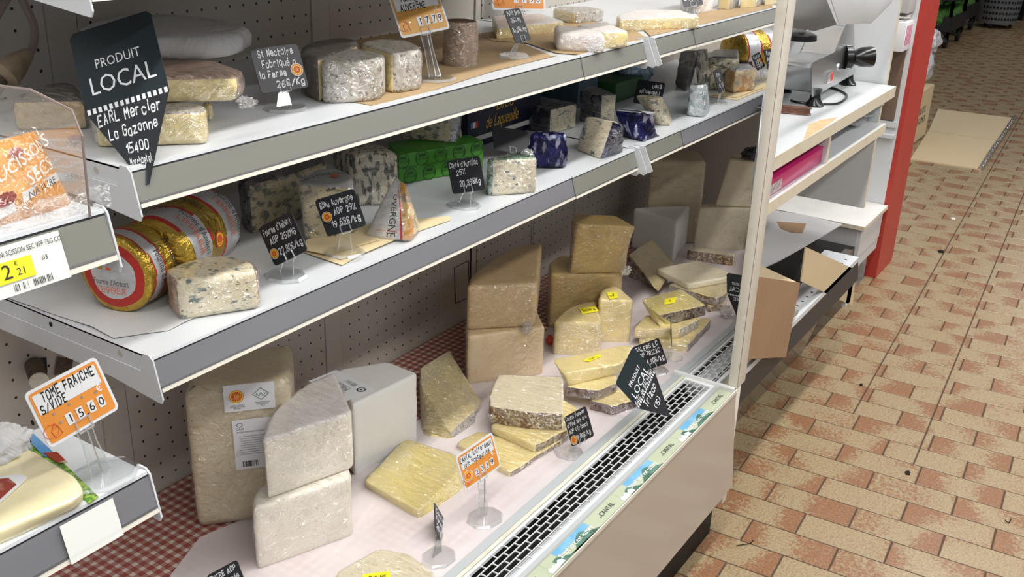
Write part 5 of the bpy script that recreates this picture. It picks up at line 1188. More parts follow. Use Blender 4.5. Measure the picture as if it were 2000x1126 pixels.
# leaning wedge with label
g = [1.032, 1.1414, [(1.4068, 1.1725), (1.3994, 1.1523), (1.3612, 1.0922), (1.3892, 1.1359)]]
mb = MB(); 
LB = [(1.3429, 1.1963, 1.038), (1.3757, 1.1195, 1.038), (1.3853, 1.1124, 1.038), (1.4508, 1.1383, 1.038), (1.4525, 1.2347, 1.038)]
zt8 = 1.1474
LT = [(1.3829, 1.1521, 1.1474), (1.3868, 1.1392, 1.1474), (1.3757, 1.1209, 1.1474), (1.3721, 1.114, 1.1474), (1.3969, 1.1582, 1.1474)]
def facet(name, label, cat, bot_, top_, mats, capm, rnd_=.008, group=None, film='film_soft'):
    """tapering wrapped piece: lofted between a bottom and a top polygon with one material per side"""
    n = len(bot_); rings = []; per = 6; K = 14
    def ring(t, ins):
        P = [V3(bot_[i]).lerp(V3(top_[i]), t) for i in range(n)]; c = sum(P, Vector((0, 0, 0)))/n; R_ = []
        for i in range(n):
            for j in range(per): R_.append(P[i].lerp(P[(i+1) % n], j/per))
        R_ = [(R_[i-1]+R_[i]*2+R_[(i+1) % len(R_)])/4 for i in range(len(R_))]
        out = []
        for q in R_:
            dirc = (q-c); dirc.z = 0; L_ = max(dirc.length, 1e-4); q2 = q-dirc/L_*min(ins, L_*.9)+dirc/L_*(n3(q, 45, .0022)+n3(q, 110, .0012))
            out.append(q2)
        return out
    rings = [ring(0, .012), ring(0, .003)]+[ring(k/K, 0) for k in range(1, K)]+[ring(1, .002), ring(1, .01)]
    mb = MB(); mb.loft(rings, capm, (capm, capm), lambda k, i: mats[(i//per) % len(mats)])
    o = tag(mb.build(name, smooth=True, angle=65), label, cat, group)
    if film:
        mb = MB(); c3 = sum((q for r_ in rings for q in r_), Vector((0, 0, 0)))/(len(rings)*len(rings[0]))
        mb.loft([[q+(q-c3).normalized()*(.0015+n3(q+Vector((3, 0, 0)), 60, .0012)) for q in r_] for r_ in rings], film, True); mb.build('plastic_wrap', o, smooth=True, angle=80)
    return o
o8 = facet('blue_cheese', 'leaning wedge in silver label paper with orange band, right of the slate price card', 'cheese', LB, LT, ['foil_print', 'foil_orange', 'foil_orange', 'foil_print', 'blue_heavy'], 'foil_print')
mb = MB(); 
def bil(P, Q, off):
    a, b, c, d = map(V3, (P[0], P[1], Q[1], Q[0])); n_ = (b-a).cross(d-a).normalized()
    if n_.dot(Vector((0, 0, 1.68))-a) < 0: n_ = -n_
    return lambda u_, v_: a.lerp(b, u_).lerp(d.lerp(c, u_), v_)+n_*off
fb8 = bil(LB, LT, .007)
put(mb, fonttext('UVERGNE', 1), lambda x, y: fb8(.55+y*.22+.02, .36-x*.12+.06), 'barcode')
put(mb, fonttext('Cest un fromage', 1), lambda x, y: fb8(.55+x*.06, .14+y*.035), 'red_line')
mb.add([fb8(.90, .02), fb8(.96, .02), fb8(.97, .5), fb8(.90, .85), fb8(.86, .85), fb8(.92, .5)], [(0, 1, 2, 3, 4, 5)], 'red_line'); mb.build('print', o8)
# green carton
zg = 1.032
g = [1.032, 1.1018, [(1.657, 1.3661), (1.8784, 1.2925), (1.9078, 1.352), (1.7299, 1.4572)]]
mb = MB(); mb.prism([(p[0], p[1], g[0]) for p in g[2]], [(p[0], p[1], g[1]) for p in g[2]], 'green_box'); bxg = tag(mb.build('cheese_carton', bevel=.006), 'bright green printed carton lying between the marbled half and the price cards', 'carton')
mb = MB(); fg = bil([(*g[2][0], g[0]), (*g[2][1], g[0])], [(*g[2][0], g[1]), (*g[2][1], g[1])], .0012)
Lg = (Vector(g[2][1])-Vector(g[2][0])).length; Hg = g[1]-g[0]
FG = lambda x, y: fg(x/Lg, y/Hg)
for row, off in ((.76, .05), (.24, .13)):
    for k in range(5):
        cx = Lg*(off+.215*k)
        if cx > Lg*.97: continue
        ring = [(cx+.0165*math.cos(a*.35), Hg*row+.0165*math.sin(a*.35)) for a in range(19)]
        mb.tube([FG(*q) for q in ring], .0006, 'green_dark', 4, False)
        for dx in (-.006, 0, .006): mb.add([FG(cx+dx-.004, Hg*row+.004), FG(cx+dx+.004, Hg*row+.004), FG(cx+dx, Hg*row+.012)], [(0, 1, 2)], 'green_dark')
        put(mb, fonttext('SAINT-FLOUR', .006), lambda x, y, cx=cx: FG(cx+x, Hg*row-.004+y), 'green_dark', .034)
for k in range(4): put(mb, fonttext("CARRE D'AURILLAC", .006), lambda x, y, k=k: FG(Lg*(.12+.24*k)+x, Hg*.49+y), 'green_dark', .04)
mb.build('print', bxg)
g = [1.1018, 1.1218, [(1.7384, 1.4262), (1.8077, 1.3247), (1.9958, 1.437), (1.9148, 1.5296)]]
cheese('blue_cheese', 'blue-veined wedge with silver film lying on the green carton', [g[0], g[0]+.062, [(1.7632, 1.4045), (1.8389, 1.3501), (1.8826, 1.3556), (1.8428, 1.4464)]], 'crcc', 'm', 'foil_silver', mats={'r': 'foil_silver'}, rnd=.006, botpoly=[(1.7641, 1.4474), (1.8144, 1.3274), (1.8855, 1.3568), (1.8553, 1.4781)])
g = [1.032, 1.1126, [(1.7199, 1.1603), (1.7964, 1.0954), (1.8433, 1.1509), (1.7185, 1.1797)]]
cheese('blue_cheese', 'cut block of pale blue-veined cheese in green printed film, right of the green carton', g, 'cccr', 'L', mats={'r': 'foil_green', 't': 'foil_green'}, top='t', rnd=.008)
# navy cartons and pieces
mb = MB(); q0 = (2.2425, 1.5609, 1.033); q1 = (2.2266, 1.4054, 1.033)
yb_ = 1.42
n0 = (1.9902, 1.42, 1.1253); n1 = (2.2131, 1.42, 1.0487)
mb.box((n0[0], 1.42, 1.033), (n1[0]+.12, 1.56, 1.033+.14), 'navy_box'); bn = tag(mb.build('cheese_carton', bevel=.003), 'navy carton with gold script lettering at the back of the middle shelf', 'carton')
mb = MB(); ctr = n0[0]+.13
put(mb, fonttext('Bleu', .034), lambda x, y: Vector((ctr+.03+x+y*.25, 1.4185, 1.115+y)), 'ink_gold', .08); put(mb, fonttext('de Laqueuille', .034), lambda x, y: Vector((ctr+x+.02+y*.25, 1.4185, 1.075+y)), 'ink_gold', .15)
mb.add([(n0[0]+.012, 1.4188, 1.085), (n0[0]+.022, 1.4188, 1.085), (n0[0]+.022, 1.4188, 1.10), (n0[0]+.012, 1.4188, 1.10)], [(0, 1, 2, 3)], 'sky_print'); mb.add([(n0[0]+.022, 1.4188, 1.085), (n0[0]+.032, 1.4188, 1.085), (n0[0]+.032, 1.4188, 1.10), (n0[0]+.022, 1.4188, 1.10)], [(0, 1, 2, 3)], 'white_card'); mb.add([(n0[0]+.032, 1.4188, 1.085), (n0[0]+.042, 1.4188, 1.085), (n0[0]+.042, 1.4188, 1.10), (n0[0]+.032, 1.4188, 1.10)], [(0, 1, 2, 3)], 'red_mark')
mb.add([(n0[0]+.03, 1.4188, 1.05), (n1[0]+.11, 1.4188, 1.05), (n1[0]+.11, 1.4188, 1.062), (n0[0]+.03, 1.4188, 1.062)], [(0, 1, 2, 3)], 'paper_white')
mb.build('print', bn)
mb = MB(); fpz = [(2.2313, 1.6062, 1.036), (2.2883, 1.5931, 1.036), (2.1588, 1.4424, 1.036), (2.1139, 1.4254, 1.036)]
mb.prism([V3(p) for p in fpz], [V3(p)+ZZ*(.002+.02*(i == 0)) for i, p in enumerate(fpz)], 'paper_white'); tag(mb.build('folded_card'), 'folded grey-white card in the shade beside the navy carton', 'cardboard')
g = [1.032, 1.0992, [(2.2794, 1.4722), (2.2699, 1.3505), (2.3883, 1.3358), (2.4, 1.4626)]]
cheese('blue_cheese', 'blue cheese block in dark navy wrapping with its cut end facing right', g, 'rccr', 'L', mats={'r': 'dark_wrap', 't': 'dark_wrap'}, top='t', rnd=.006, film='film_soft')
g = [1.032, 1.119, [(2.457, 1.372), (2.439, 1.2917), (2.4772, 1.2632), (2.5475, 1.3766)]]
cheese('blue_cheese', 'second navy-wrapped blue cheese block, farther back with a rough cut end', g, 'rccr', 'L', mats={'r': 'dark_wrap', 't': 'dark_wrap'}, top='t', rnd=.006)
g = [1.032, 1.117, [(1.9499, 1.219), (1.9834, 1.1693), (2.0158, 1.142), (2.0262, 1.1834), (1.9883, 1.2275)]]
cheese('foil_wrapped_cheese', 'crumpled navy-foil piece with gold print at the front of the middle shelf', g, 'ccrrr', 'foil_navy', mats={'c': 'foil_navy', 'r': 'foil_violet'}, rnd=.012, amp=.003, film=None, cat='wrapped cheese')
g = [1.032, 1.1248, [(2.1552, 1.1871), (2.1501, 1.1007), (2.1506, 1.0776), (2.1816, 1.1334)]]
facet('blue_cheese', 'pale wedge of speckled blue cheese with a navy foil corner at the shelf front', 'cheese', [(2.1752, 1.2194, 1.034), (2.1327, 1.1219, 1.034), (2.2387, 1.1113, 1.034), (2.291, 1.1602, 1.034), (2.266, 1.2354, 1.034)], [(2.1537, 1.1842, 1.1248), (2.1568, 1.1043, 1.1248), (2.1373, 1.0707, 1.1248), (2.1661, 1.0936, 1.1248), (2.1718, 1.1681, 1.1248)], ['blue_light', 'foil_navy', 'foil_navy', 'foil_violet', 'paste_ivory'], 'paste_ivory')
g = [1.032, 1.1106, [(2.3332, 1.2013), (2.3507, 1.1559), (2.3682, 1.1107), (2.3604, 1.0946), (2.3921, 1.1601), (2.377, 1.2033)]]
cheese('foil_wrapped_cheese', 'navy and silver foil half wheel at the shelf front beside the white lug', g, 'ccrrrr', 'foil_navy', mats={'c': 'foil_navy', 'r': 'foil_violet', 't': 'foil_print'}, top='t', rnd=.012, amp=.002, film=None, cat='wrapped cheese', botpoly=[(2.3765, 1.188), (2.3598, 1.1369), (2.3585, 1.1153), (2.4389, 1.1148), (2.5116, 1.1783), (2.4898, 1.2293)])
g = [1.032, 1.1116, [(2.5266, 1.2368), (2.5064, 1.1793), (2.5728, 1.1672), (2.578, 1.1976), (2.5522, 1.2356)]]
cheese('blue_cheese', 'blue cheese wedge with violet foil side in front of the turned-away card', g, 'ccrcc', 'm', mats={'r': 'foil_violet'}, rnd=.006, botpoly=[(2.628, 1.2318), (2.5593, 1.1754), (2.5766, 1.1389), (2.6742, 1.1787), (2.7041, 1.2513)])
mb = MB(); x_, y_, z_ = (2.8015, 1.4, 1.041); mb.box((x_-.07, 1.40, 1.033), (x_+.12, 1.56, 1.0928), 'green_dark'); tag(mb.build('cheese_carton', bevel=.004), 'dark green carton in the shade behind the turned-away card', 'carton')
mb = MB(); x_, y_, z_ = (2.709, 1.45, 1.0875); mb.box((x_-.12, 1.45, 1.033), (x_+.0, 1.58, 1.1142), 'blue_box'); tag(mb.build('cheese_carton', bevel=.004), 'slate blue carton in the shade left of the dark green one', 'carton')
bc = Vector((2.9616, 1.44, 1.101))
blob('foil_wrapped_cheese', 'crumpled pale blue-silver foil bundle on the dark green carton', 'wrapped cheese', (bc.x, 1.46, bc.z), (.085, .06, .062), 'foil_blue', .2, 4)
g = [1.032, 1.1248, [(2.707, 1.1562), (2.7455, 1.1139), (2.7611, 1.1163), (2.7433, 1.1654)]]
facet('blue_cheese', 'upright piece in pale marbled wrap with a green corner, alone on the far shelf', 'cheese', [(2.723, 1.1624, 1.034), (2.7377, 1.1102, 1.034), (2.8565, 1.138, 1.034), (2.8587, 1.1922, 1.034)], [(2.7088, 1.1542, 1.1248), (2.7327, 1.1182, 1.1248), (2.7592, 1.1184, 1.1248), (2.7452, 1.1634, 1.1248)], ['foil_marble', 'foil_marble', 'foil_marble', 'foil_marble'], 'foil_green')
g = [1.032, 1.1634, [(2.9968, 1.3201), (3.0554, 1.2838), (3.1172, 1.3204), (3.0653, 1.3483)]]
facet('blue_cheese', 'dark wrapped half wheel in shadow behind the marbled upright piece', 'cheese', [(3.1168, 1.3815, 1.034), (3.0523, 1.3096, 1.034), (3.1571, 1.3371, 1.034), (3.2253, 1.4013, 1.034)], [(2.9806, 1.3126, 1.1634), (3.0576, 1.2816, 1.1634), (3.0871, 1.2882, 1.1634), (3.0444, 1.3323, 1.1634)], ['rind_greydark', 'dark_wrap', 'rind_greydark', 'dark_wrap'], 'rind_greydark')
facet('blue_cheese', 'tall marbled blue half behind the dark wrapped one', 'cheese', [(3.1121, 1.2977, 1.034), (3.1273, 1.2481, 1.034), (3.2582, 1.3183, 1.034), (3.2341, 1.3446, 1.034)], [(3.0491, 1.2903, 1.1634), (3.1022, 1.2727, 1.1634), (3.1302, 1.2815, 1.1634), (3.0956, 1.3045, 1.1634)], ['blue_ash', 'blue_heavy', 'blue_heavy', 'dark_wrap'], 'rind_greydark')
g = [1.032, 1.1378, [(3.1317, 1.2745), (3.1872, 1.1919), (3.3634, 1.2648), (3.2991, 1.331)]]
cheese('blue_cheese', 'squat marbled blue cheese block with grey wrapped top behind the foil-banded piece', g, 'cccc', 'm', mats={'t': 'dark_wrap', 'r': 'dark_wrap'}, top='t', rnd=.010)
g = [1.032, 1.1124, [(3.1335, 1.2172), (3.1116, 1.1711), (3.2124, 1.1331), (3.2785, 1.1832), (3.2346, 1.2297)]]
o27 = cheese('foil_wrapped_cheese', 'rounded piece with silver and orange printed foil on papers near the post', g, 'ccrrr', 'foil_print', mats={'c': 'foil_orange', 'r': 'foil_print', 't': 'foil_print'}, top='t', rnd=.02, cat='wrapped cheese')
p_ = Vector((3.6836, 1.34, 1.098)); 
o28, _ = log('foil_wrapped_cheese', 'gold and silver banded foil wheel at the back of the far shelf by the post', (p_.x-.09, 1.38, p_.z-.01), (p_.x+.08, 1.30, p_.z-.01), .075, [(.08, 'foil_gold'), (.11, 'red_line'), (.38, 'foil_print'), (.41, 'red_line'), (.64, 'foil_gold'), (.67, 'red_line'), (1.1, 'foil_print')], cat='wrapped cheese')
mb = MB(); mb.box((p_.x-.12, 1.30, 1.033), (p_.x+.12, 1.50, max(1.06, p_.z-.088)), 'dark_wrap'); tag(mb.build('cheese_carton'), 'dark wrapped pack under the banded foil wheel by the post', 'carton')

# =============== upper shelf ===============
ZT_ = 1.305
def I_(): pass
# stack at left, behind the big local sign
gA = [1.305, 1.3522, [(0.8326, 1.2245), (0.9413, 1.1252), (0.9739, 1.1599), (0.9492, 1.2915), (0.8665, 1.2747)]]
cheese('cheese_block', 'bottom cut cheese with grey rind top in the stack behind the large dark pointed card', gA, 'ccccr', 'y', 'G', top='r', rnd=.008, bulge={4: .1}, film='film')
cheese('cheese_block', 'small cheese end peeping out behind the bottom of the upper-left stack', [1.305, 1.3296, [(1.034, 1.2407), (1.0439, 1.2295), (1.0624, 1.2521), (1.053, 1.2627)]], 'cccc', 'y', rnd=.006)
gB = [1.3522, 1.3904, [(0.9059, 1.2286), (1.016, 1.1383), (1.0594, 1.1684), (1.0855, 1.2559), (1.04, 1.3382), (0.9702, 1.3277)]]
cheese('cheese_block', 'cut half wheel with yellow face and brownish rind, middle of the upper-left stack', [gB[0], gB[1], gB[2]], 'crrrrr', 'y', 'P', top='r', rnd=.014, bulge={3: .1}, film='film', amp=.0015)
gC = [1.3904, 1.4244, [(1.1287, 1.2585), (1.2064, 1.3065), (1.2409, 1.4091), (1.2185, 1.5299), (1.1392, 1.5675), (1.0548, 1.5351), (0.9903, 1.4705), (0.974, 1.3838), (1.0301, 1.2992), (1.0707, 1.2655)]]
cheese('wrapped_cheese', 'white paper-wrapped cheese wheel on top of the upper-left stack', gC, 'cccccccccc', 'paper_crumple', rnd=.012, film=None, cat='wrapped cheese', amp=.003, corner=4)
gD = [1.305, 1.3494, [(0.8152, 1.392), (0.8646, 1.35), (0.8892, 1.3224), (0.9608, 1.4502), (0.9393, 1.4738), (0.8903, 1.458)]]
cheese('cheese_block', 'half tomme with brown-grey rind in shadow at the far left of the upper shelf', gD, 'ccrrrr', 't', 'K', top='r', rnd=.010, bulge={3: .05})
# saint-nectaire wheels
gE = [1.305, 1.3754, [(1.2417, 1.1891), (1.3222, 1.1323), (1.3784, 1.1614), (1.3931, 1.218), (1.3788, 1.2539), (1.3084, 1.2441)]]
cheese('cheese_block', 'front half wheel with grey mould rind in the centre of the upper shelf', gE, 'crrrrr', 'G', 'G', mats={'c': 'rind_grey'}, top='r', rnd=.008, bulge={0: .1, 1: .05}, film='film', corner=4)
gF = [1.305, 1.3758, [(1.384, 1.1522), (1.4479, 1.1372), (1.4935, 1.1762), (1.5255, 1.2343), (1.5035, 1.2797), (1.4536, 1.2838), (1.4183, 1.2529)]]
cheese('cheese_block', 'right half wheel with speckled grey rind and yellow cut, behind the front grey one', gF, 'rrrrrcc', 'y', 'G', top='r', rnd=.008, bulge={0: .08, 1: .05}, film='film', corner=3)
gG = [1.305, 1.3772, [(1.2734, 1.265), (1.2459, 1.1976), (1.4083, 1.2507), (1.4554, 1.2921), (1.4546, 1.3392), (1.3837, 1.3417), (1.3261, 1.3132)]]
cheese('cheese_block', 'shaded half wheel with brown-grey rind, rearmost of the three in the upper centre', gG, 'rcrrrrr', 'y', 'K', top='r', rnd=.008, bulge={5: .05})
# brown cylinder
cb_ = Vector((1.7038, 1.2377, 1.305)); rc_ = .5*(0.0695)
zc_ = 1.3934
mb = MB(); rings = []
for k in range(15):
    t_ = k/14; rr_ = rc_*(1 if 0 < k < 14 else .94); ring = []
    for i in range(32):
        a_ = i*math.pi/16; q = Vector((cb_.x+math.cos(a_)*rr_, cb_.y+math.sin(a_)*rr_, ZT_+(zc_-ZT_)*t_)); s_ = 1+n3(q, 45, .07); ring.append((cb_.x+math.cos(a_)*rr_*s_, cb_.y+math.sin(a_)*rr_*s_, q.z))
    rings.append(ring)
mb.loft(rings, 'rind_pink'); oc = tag(mb.build('cheese_cylinder', smooth=True, angle=60), 'upright brown cylindrical cheese in film beside the amber price card', 'cheese')
mb = MB(); mb.loft([[Vector((cb_.x, cb_.y, p[2]))+(Vector(p)-Vector((cb_.x, cb_.y, p[2])))*1.04 for p in r_] for r_ in rings], 'film_heavy'); mb.build('plastic_wrap', oc, smooth=True)
# wedges
cheese('cheese_wedge', 'white brie wedge with reddish top behind the small slanted slate card', [1.305, 1.3334, [(2.0246, 1.3659), (2.2443, 1.3066), (2.3223, 1.4201), (2.1964, 1.4955)]], 'cccc', 'y', 'W', top='r', rnd=.005)
cheese('cheese_wedge', 'shaded wedge at the back near the perforated wall, left of the big brie', [1.305, 1.3348, [(2.4348, 1.4583), (2.3927, 1.3616), (2.5143, 1.3389), (2.5431, 1.4064), (2.486, 1.468)]], 'crrcc', 'y', 'G', top='r', rnd=.005)
cheese('cheese_wedge', 'white-rinded brie wedge end at the shelf edge in front of a cream one', [1.305, 1.3462, [(1.9862, 1.176), (2.0348, 1.0774), (2.0835, 1.1144), (2.1074, 1.1797), (2.094, 1.2476)]], 'rrccc', 'W', 'W', top='r', rnd=.010)
cheese('cheese_wedge', 'cream-faced brie wedge beside the white-rinded end at the shelf edge', [1.305, 1.3434, [(2.0852, 1.1045), (2.1483, 1.0771), (2.2566, 1.1951), (2.1494, 1.2215), (2.1133, 1.1829)]], 'ccccc', 'y', 'W', top='r', rnd=.008)
cheese('cheese_wedge', 'large long brie wedge with yellow side and label print near the joint', [1.305, 1.337, [(2.3501, 1.2098), (2.573, 1.0825), (2.6598, 1.1814), (2.584, 1.2745), (2.4162, 1.2518)]], 'cccrc', 'y', 'W', top='r', rnd=.006)
cheese('cheese_cylinder', 'pale pink-rinded upright cheese at the top edge beside a slate card', [1.305, 1.425, [(2.8733, 1.2731), (2.8454, 1.2106), (2.9752, 1.2193), (3.0205, 1.2821)]], 'rrrr', 'W', 'W', mats={'r': 'rind_white'}, rnd=.008, bulge={0: .3, 1: .3, 2: .3, 3: .3})
for i, (g_, rn) in enumerate((([1.305, 1.375, [(3.0024, 1.2147), (3.0035, 1.1726), (3.1109, 1.1835), (3.1187, 1.2303)]], 'G'), ([1.305, 1.35, [(3.0587, 1.1629), (3.1317, 1.1378), (3.2372, 1.1502), (3.1988, 1.1961)]], 'G'), ([1.305, 1.34, [(3.1943, 1.1343), (3.2805, 1.1221), (3.3618, 1.14), (3.3125, 1.1669)]], 'W'))):
    cheese('cheese_wedge', ('dark-faced grey cheese at the top edge left of the last wedges', 'grey mouldy wedge at the top right end of the upper shelf', 'rightmost small pale wedge touching the white post on the upper shelf')[i], g_, 'crrr', 'y', rn, top='r', rnd=.006)
# ===== papers =====
def flat(name, label, pts, mat, z, cat='paper', group=None, th=.0008, curl=0):
    mb = MB(); P = [(p[0], p[1], z+curl*(i % 2)) for i, p in enumerate(pts)]
    mb.prism(P, [(p[0], p[1], p[2]+th) for p in P], mat); return tag(mb.build(name), label, cat, group)
sheet('kraft_sheet', 'large brown kraft sheet under the grey wheels of the upper shelf', [(1.663, 1.6519), (1.8995, 1.6863), (2.0523, 1.5359), (2.0682, 1.3484), (1.9206, 1.1438), (1.94, 1.1423), (1.6785, 1.1408), (1.4626, 1.1172), (1.2884, 1.114), (1.2854, 1.2158)], ZT_+.0004, 'kraft', 'paper', .0006, seed=1)
sheet('kraft_sheet', 'kraft sheet under the brie wedges, its corner at the shelf edge', [(2.0705, 1.4478), (2.4849, 1.3711), (2.4045, 1.1894), (2.3098, 1.1059), (1.9762, 1.1046), (1.9592, 1.1605), (2.0293, 1.2797), (2.0008, 1.3618)], ZT_+.0014, 'kraft', 'paper', .0006, seed=2)
sheet('kraft_sheet', 'kraft sheet under the large brie at the far end of the upper shelf', [(2.4826, 1.2139), (2.9782, 1.2033), (3.3173, 1.166), (3.1804, 1.0991), (2.6505, 1.1035), (2.3375, 1.1126)], ZT_+.0022, 'kraft', 'paper', .0006, seed=3)
sheet('shelf_liner', 'wrinkled white plastic liner at the left end of the middle shelf', [(0.7922, 1.4615), (0.8952, 1.546), (1.1696, 1.5433), (1.3134, 1.3626), (1.2547, 1.252), (1.1425, 1.2285), (1.0171, 1.1687), (0.8666, 1.1576), (0.7996, 1.1964), (0.805, 1.2538)], ZM+.0006, 'liner', 'liner', .0018, seed=4)
PS = [([(590,490),(700,430),(880,425),(880,432),(700,480),(668,520)], 'lowest'), ([(600,478),(690,440),(850,415),(870,428),(720,470),(660,505)], 'middle'), ([(585,490),(640,450),(740,445),(760,465),(690,495),(640,512)], 'upper'), ([(600,480),(700,455),(735,470),(620,500)], 'topmost')]
_p = [[(1.2242, 1.2325), (1.337, 1.278), (1.3956, 1.2524), (1.551, 1.148), (1.5318, 1.1312), (1.3364, 1.1505), (1.2178, 1.1335)], [(1.2487, 1.2486), (1.3649, 1.2382), (1.4364, 1.1965), (1.3982, 1.1401), (1.2673, 1.1394), (1.2327, 1.1506)], [(1.2231, 1.2338), (1.2677, 1.2644), (1.3688, 1.2287), (1.352, 1.1575), (1.232, 1.1803)]]
for i, P in enumerate(_p): flat('paper_sheet', ('widest cream paper sheet under the slate card stands', 'middle cream paper sheet under the slate card stands', 'topmost cream paper sheet by the slate card stands')[i], P, 'butcher', ZM+.0022+.0022*i, curl=0)
for i, P in enumerate([[(3.0283, 1.2202), (3.11, 1.192), (3.2555, 1.1391), (3.3857, 1.1554), (3.2898, 1.1234), (3.0369, 1.1287)], [(3.052, 1.2212), (3.1715, 1.2173), (3.389, 1.1601), (3.2884, 1.1326), (3.059, 1.1408)]]):
    flat('paper_sheet', ('lower cream paper sheet under the silver-orange piece by the post', 'upper cream paper sheet under the silver-orange piece by the post')[i], P, 'butcher', ZM+.001+.002*i)

# =============== left-hand narrow shelves ===============
zA_ = zA
pk = [1.3374, 1.4304, [(0.5312, 0.9244), (0.5605, 0.9283), (0.5227, 0.8234), (0.4862, 0.8137)]]
# sausage bag: pillow
def pillow(name, label, cat, corners, th, mat, nx=16, ny=16, seed=0, film=None):
    a, b, c, d = map(V3, corners); n_ = (b-a).cross(d-a).normalized()
    if n_.dot(Vector((0, 0, 1.68))-a) < 0: n_ = -n_
    V = []; F = []
    for s_ in (1, -1):
        for j in range(ny+1):
            for i in range(nx+1):
                u_, v_ = i/nx, j/ny; p = a.lerp(b, u_).lerp(d.lerp(c, u_), v_)
                bl = (max(0, math.sin(math.pi*u_)*math.sin(math.pi*v_))**.5)*th*s_
                V.append(p+n_*(bl+n3(p, 18, .006)*math.sin(math.pi*u_)*math.sin(math.pi*v_)))
    o = 0
    for s_ in range(2):
        for j in range(ny):
            for i in range(nx):
                q = s_*(nx+1)*(ny+1)+j*(nx+1)+i; F.append((q, q+1, q+nx+2, q+nx+1))
    mb = MB(); mb.add(V, F, mat); ob = tag(mb.build(name, smooth=True, angle=80), label, cat)
    g_ = lambda u_, v_: a.lerp(b, u_).lerp(d.lerp(c, u_), v_)+n_*((max(0, math.sin(math.pi*u_)*math.sin(math.pi*v_))**.5)*th+.004)
    return ob, g_
YB = .945
bag, bf = pillow('sausage_bag', 'orange printed plastic bag of dried sausages standing on the short left shelf', 'bag', [(0.4837, 0.945, 1.3263), (0.6042, 0.945, 1.3356), (0.5976, 0.985, 1.4114), (0.506, 0.985, 1.4059)], .022, 'bag_orange')
mb = MB()
put(mb, fonttext('SAUCISSONS', 1), lambda x, y: bf(.60+x*.12, .60+y*.16+x*.05), 'paper_white'); put(mb, fonttext('SECS', 1), lambda x, y: bf(.76+x*.12, .42+y*.17+x*.05), 'paper_white')
mb.add([bf(.50, .20), bf(.93, .33), bf(.93, .43), bf(.50, .31)], [(0, 1, 2, 3)], 'paper_white'); 
put(mb, fonttext('NATURE', 1), lambda x, y: bf(.71+x*.062, .275+y*.08+x*.018)+Vector((0, -.002, 0)), 'barcode')
for c_ in ((.35, .30, .10), (.60, .78, .08), (.25, .62, .09)):
    mb.add([bf(c_[0]+c_[2]*math.cos(k*.9)*(1+.2*math.sin(k*2)), c_[1]+c_[2]*.8*math.sin(k*.9)) for k in range(7)], [tuple(range(7))], 'red_inner')
mb.add([bf(.08, .10), bf(.42, .14), bf(.42, .24), bf(.08, .20)], [(0, 1, 2, 3)], 'paper_white'); mb.add([bf(.10, .11), bf(.2, .12), bf(.2, .19), bf(.10, .18)], [(0, 1, 2, 3)], 'leaf')
mb.build('print', bag)
bag2, _ = pillow('plastic_wrap', None, None, [(0.488, 0.943, 1.3276), (0.6017, 0.943, 1.3367), (0.5995, 0.983, 1.4168), (0.5106, 0.983, 1.4095)], .026, 'film_soft')
bag2.parent = bag; bag2.location = bag2.location-bag.location; 
for k_ in ('label', 'category'):
    if k_ in bag2: del bag2[k_]
# clear fence of that shelf: curved end + low front
mb = MB(); ya_, xx = .905, t.children[0].location.x
xe_ = 0.5926
mb.box((-.1, .9035, zA+.001), (xe_+.03, .9055, zA+.028), 'film_soft')
pf = [(0.5926, 0.8994, 1.3351), (0.5926, 0.8945, 1.4221), (0.5926, 0.9057, 1.4462), (0.5926, 0.9709, 1.4576), (0.5926, 1.0448, 1.453), (0.5926, 1.0823, 1.324)]
fen = tag(mb.build('shelf_guard'), 'clear plastic guard with a curved end panel around the sausage shelf', 'shelf guard')
mb = MB(); mb.extr(pf, (.002, 0, 0), 'acrylic'); mb.build('end_panel', fen)
mb = MB(); mb.tube([pf[0], pf[1], pf[2], pf[3], pf[4]], .0014, 'cable', 6); mb.build('end_panel_edge', fen)
# butter-like block and leaflet on the low shelf
zB_ = zB
blk = [0.9879, 1.0097, [(0.5343, 1.0823), (0.5776, 1.0682), (0.571, 0.9582), (0.5535, 0.9197), (0.4616, 0.9381), (0.445, 0.942)]]
ob = cheese('cheese_block', 'large pale yellow cheese block in clear film with a red label at the bottom left', blk, 'cccccc', 'y', rnd=.006, film='film_flat', mats={'c': 'paste_butter'}, corner=3, botpoly=[(0.5304, 1.0822), (0.5692, 1.0608), (0.5706, 0.9583), (0.5592, 0.9303), (0.4583, 0.9389), (0.4428, 0.9448)])
mb = MB(); zz = blk[1]+.003; q = [(0.5122, 1.0236), (0.5205, 1.0159), (0.5183, 0.9967), (0.4907, 0.9845), (0.4867, 0.9901)]; mb.prism([(p[0], p[1], zz) for p in q], [(p[0], p[1], zz+.0006) for p in q], 'red_inner')
q = [(0.5159, 1.0296), (0.534, 1.0124), (0.5344, 1.0005), (0.528, 0.9967), (0.4873, 0.9789), (0.4856, 0.9811)]; mb.prism([(p[0], p[1], zz-.0006) for p in q], [(p[0], p[1], zz-.0001) for p in q], 'white_card'); mb.build('label', ob)
zl = zB_+.002
def lf(pts, m, z): 
    mb = MB(); mb.prism([(p[0], p[1], z) for p in pts], [(p[0], p[1], z+.0008) for p in pts], m); return mb
a1 = [(0.5962, 1.1385), (0.6172, 1.1323), (0.5762, 0.9319), (0.5607, 0.9279), (0.5689, 0.9754)]
lo = tag(lf(a1, 'grass_print', zl).build('leaflet'), 'printed leaflet with blue sky and green grass under the pale block', 'leaflet')
lf([(0.5962, 1.1385), (0.6172, 1.1323), (0.5998, 1.0436), (0.59, 1.057), (0.5983, 1.0962)], 'sky_print', zl+.0009).build('print', lo)
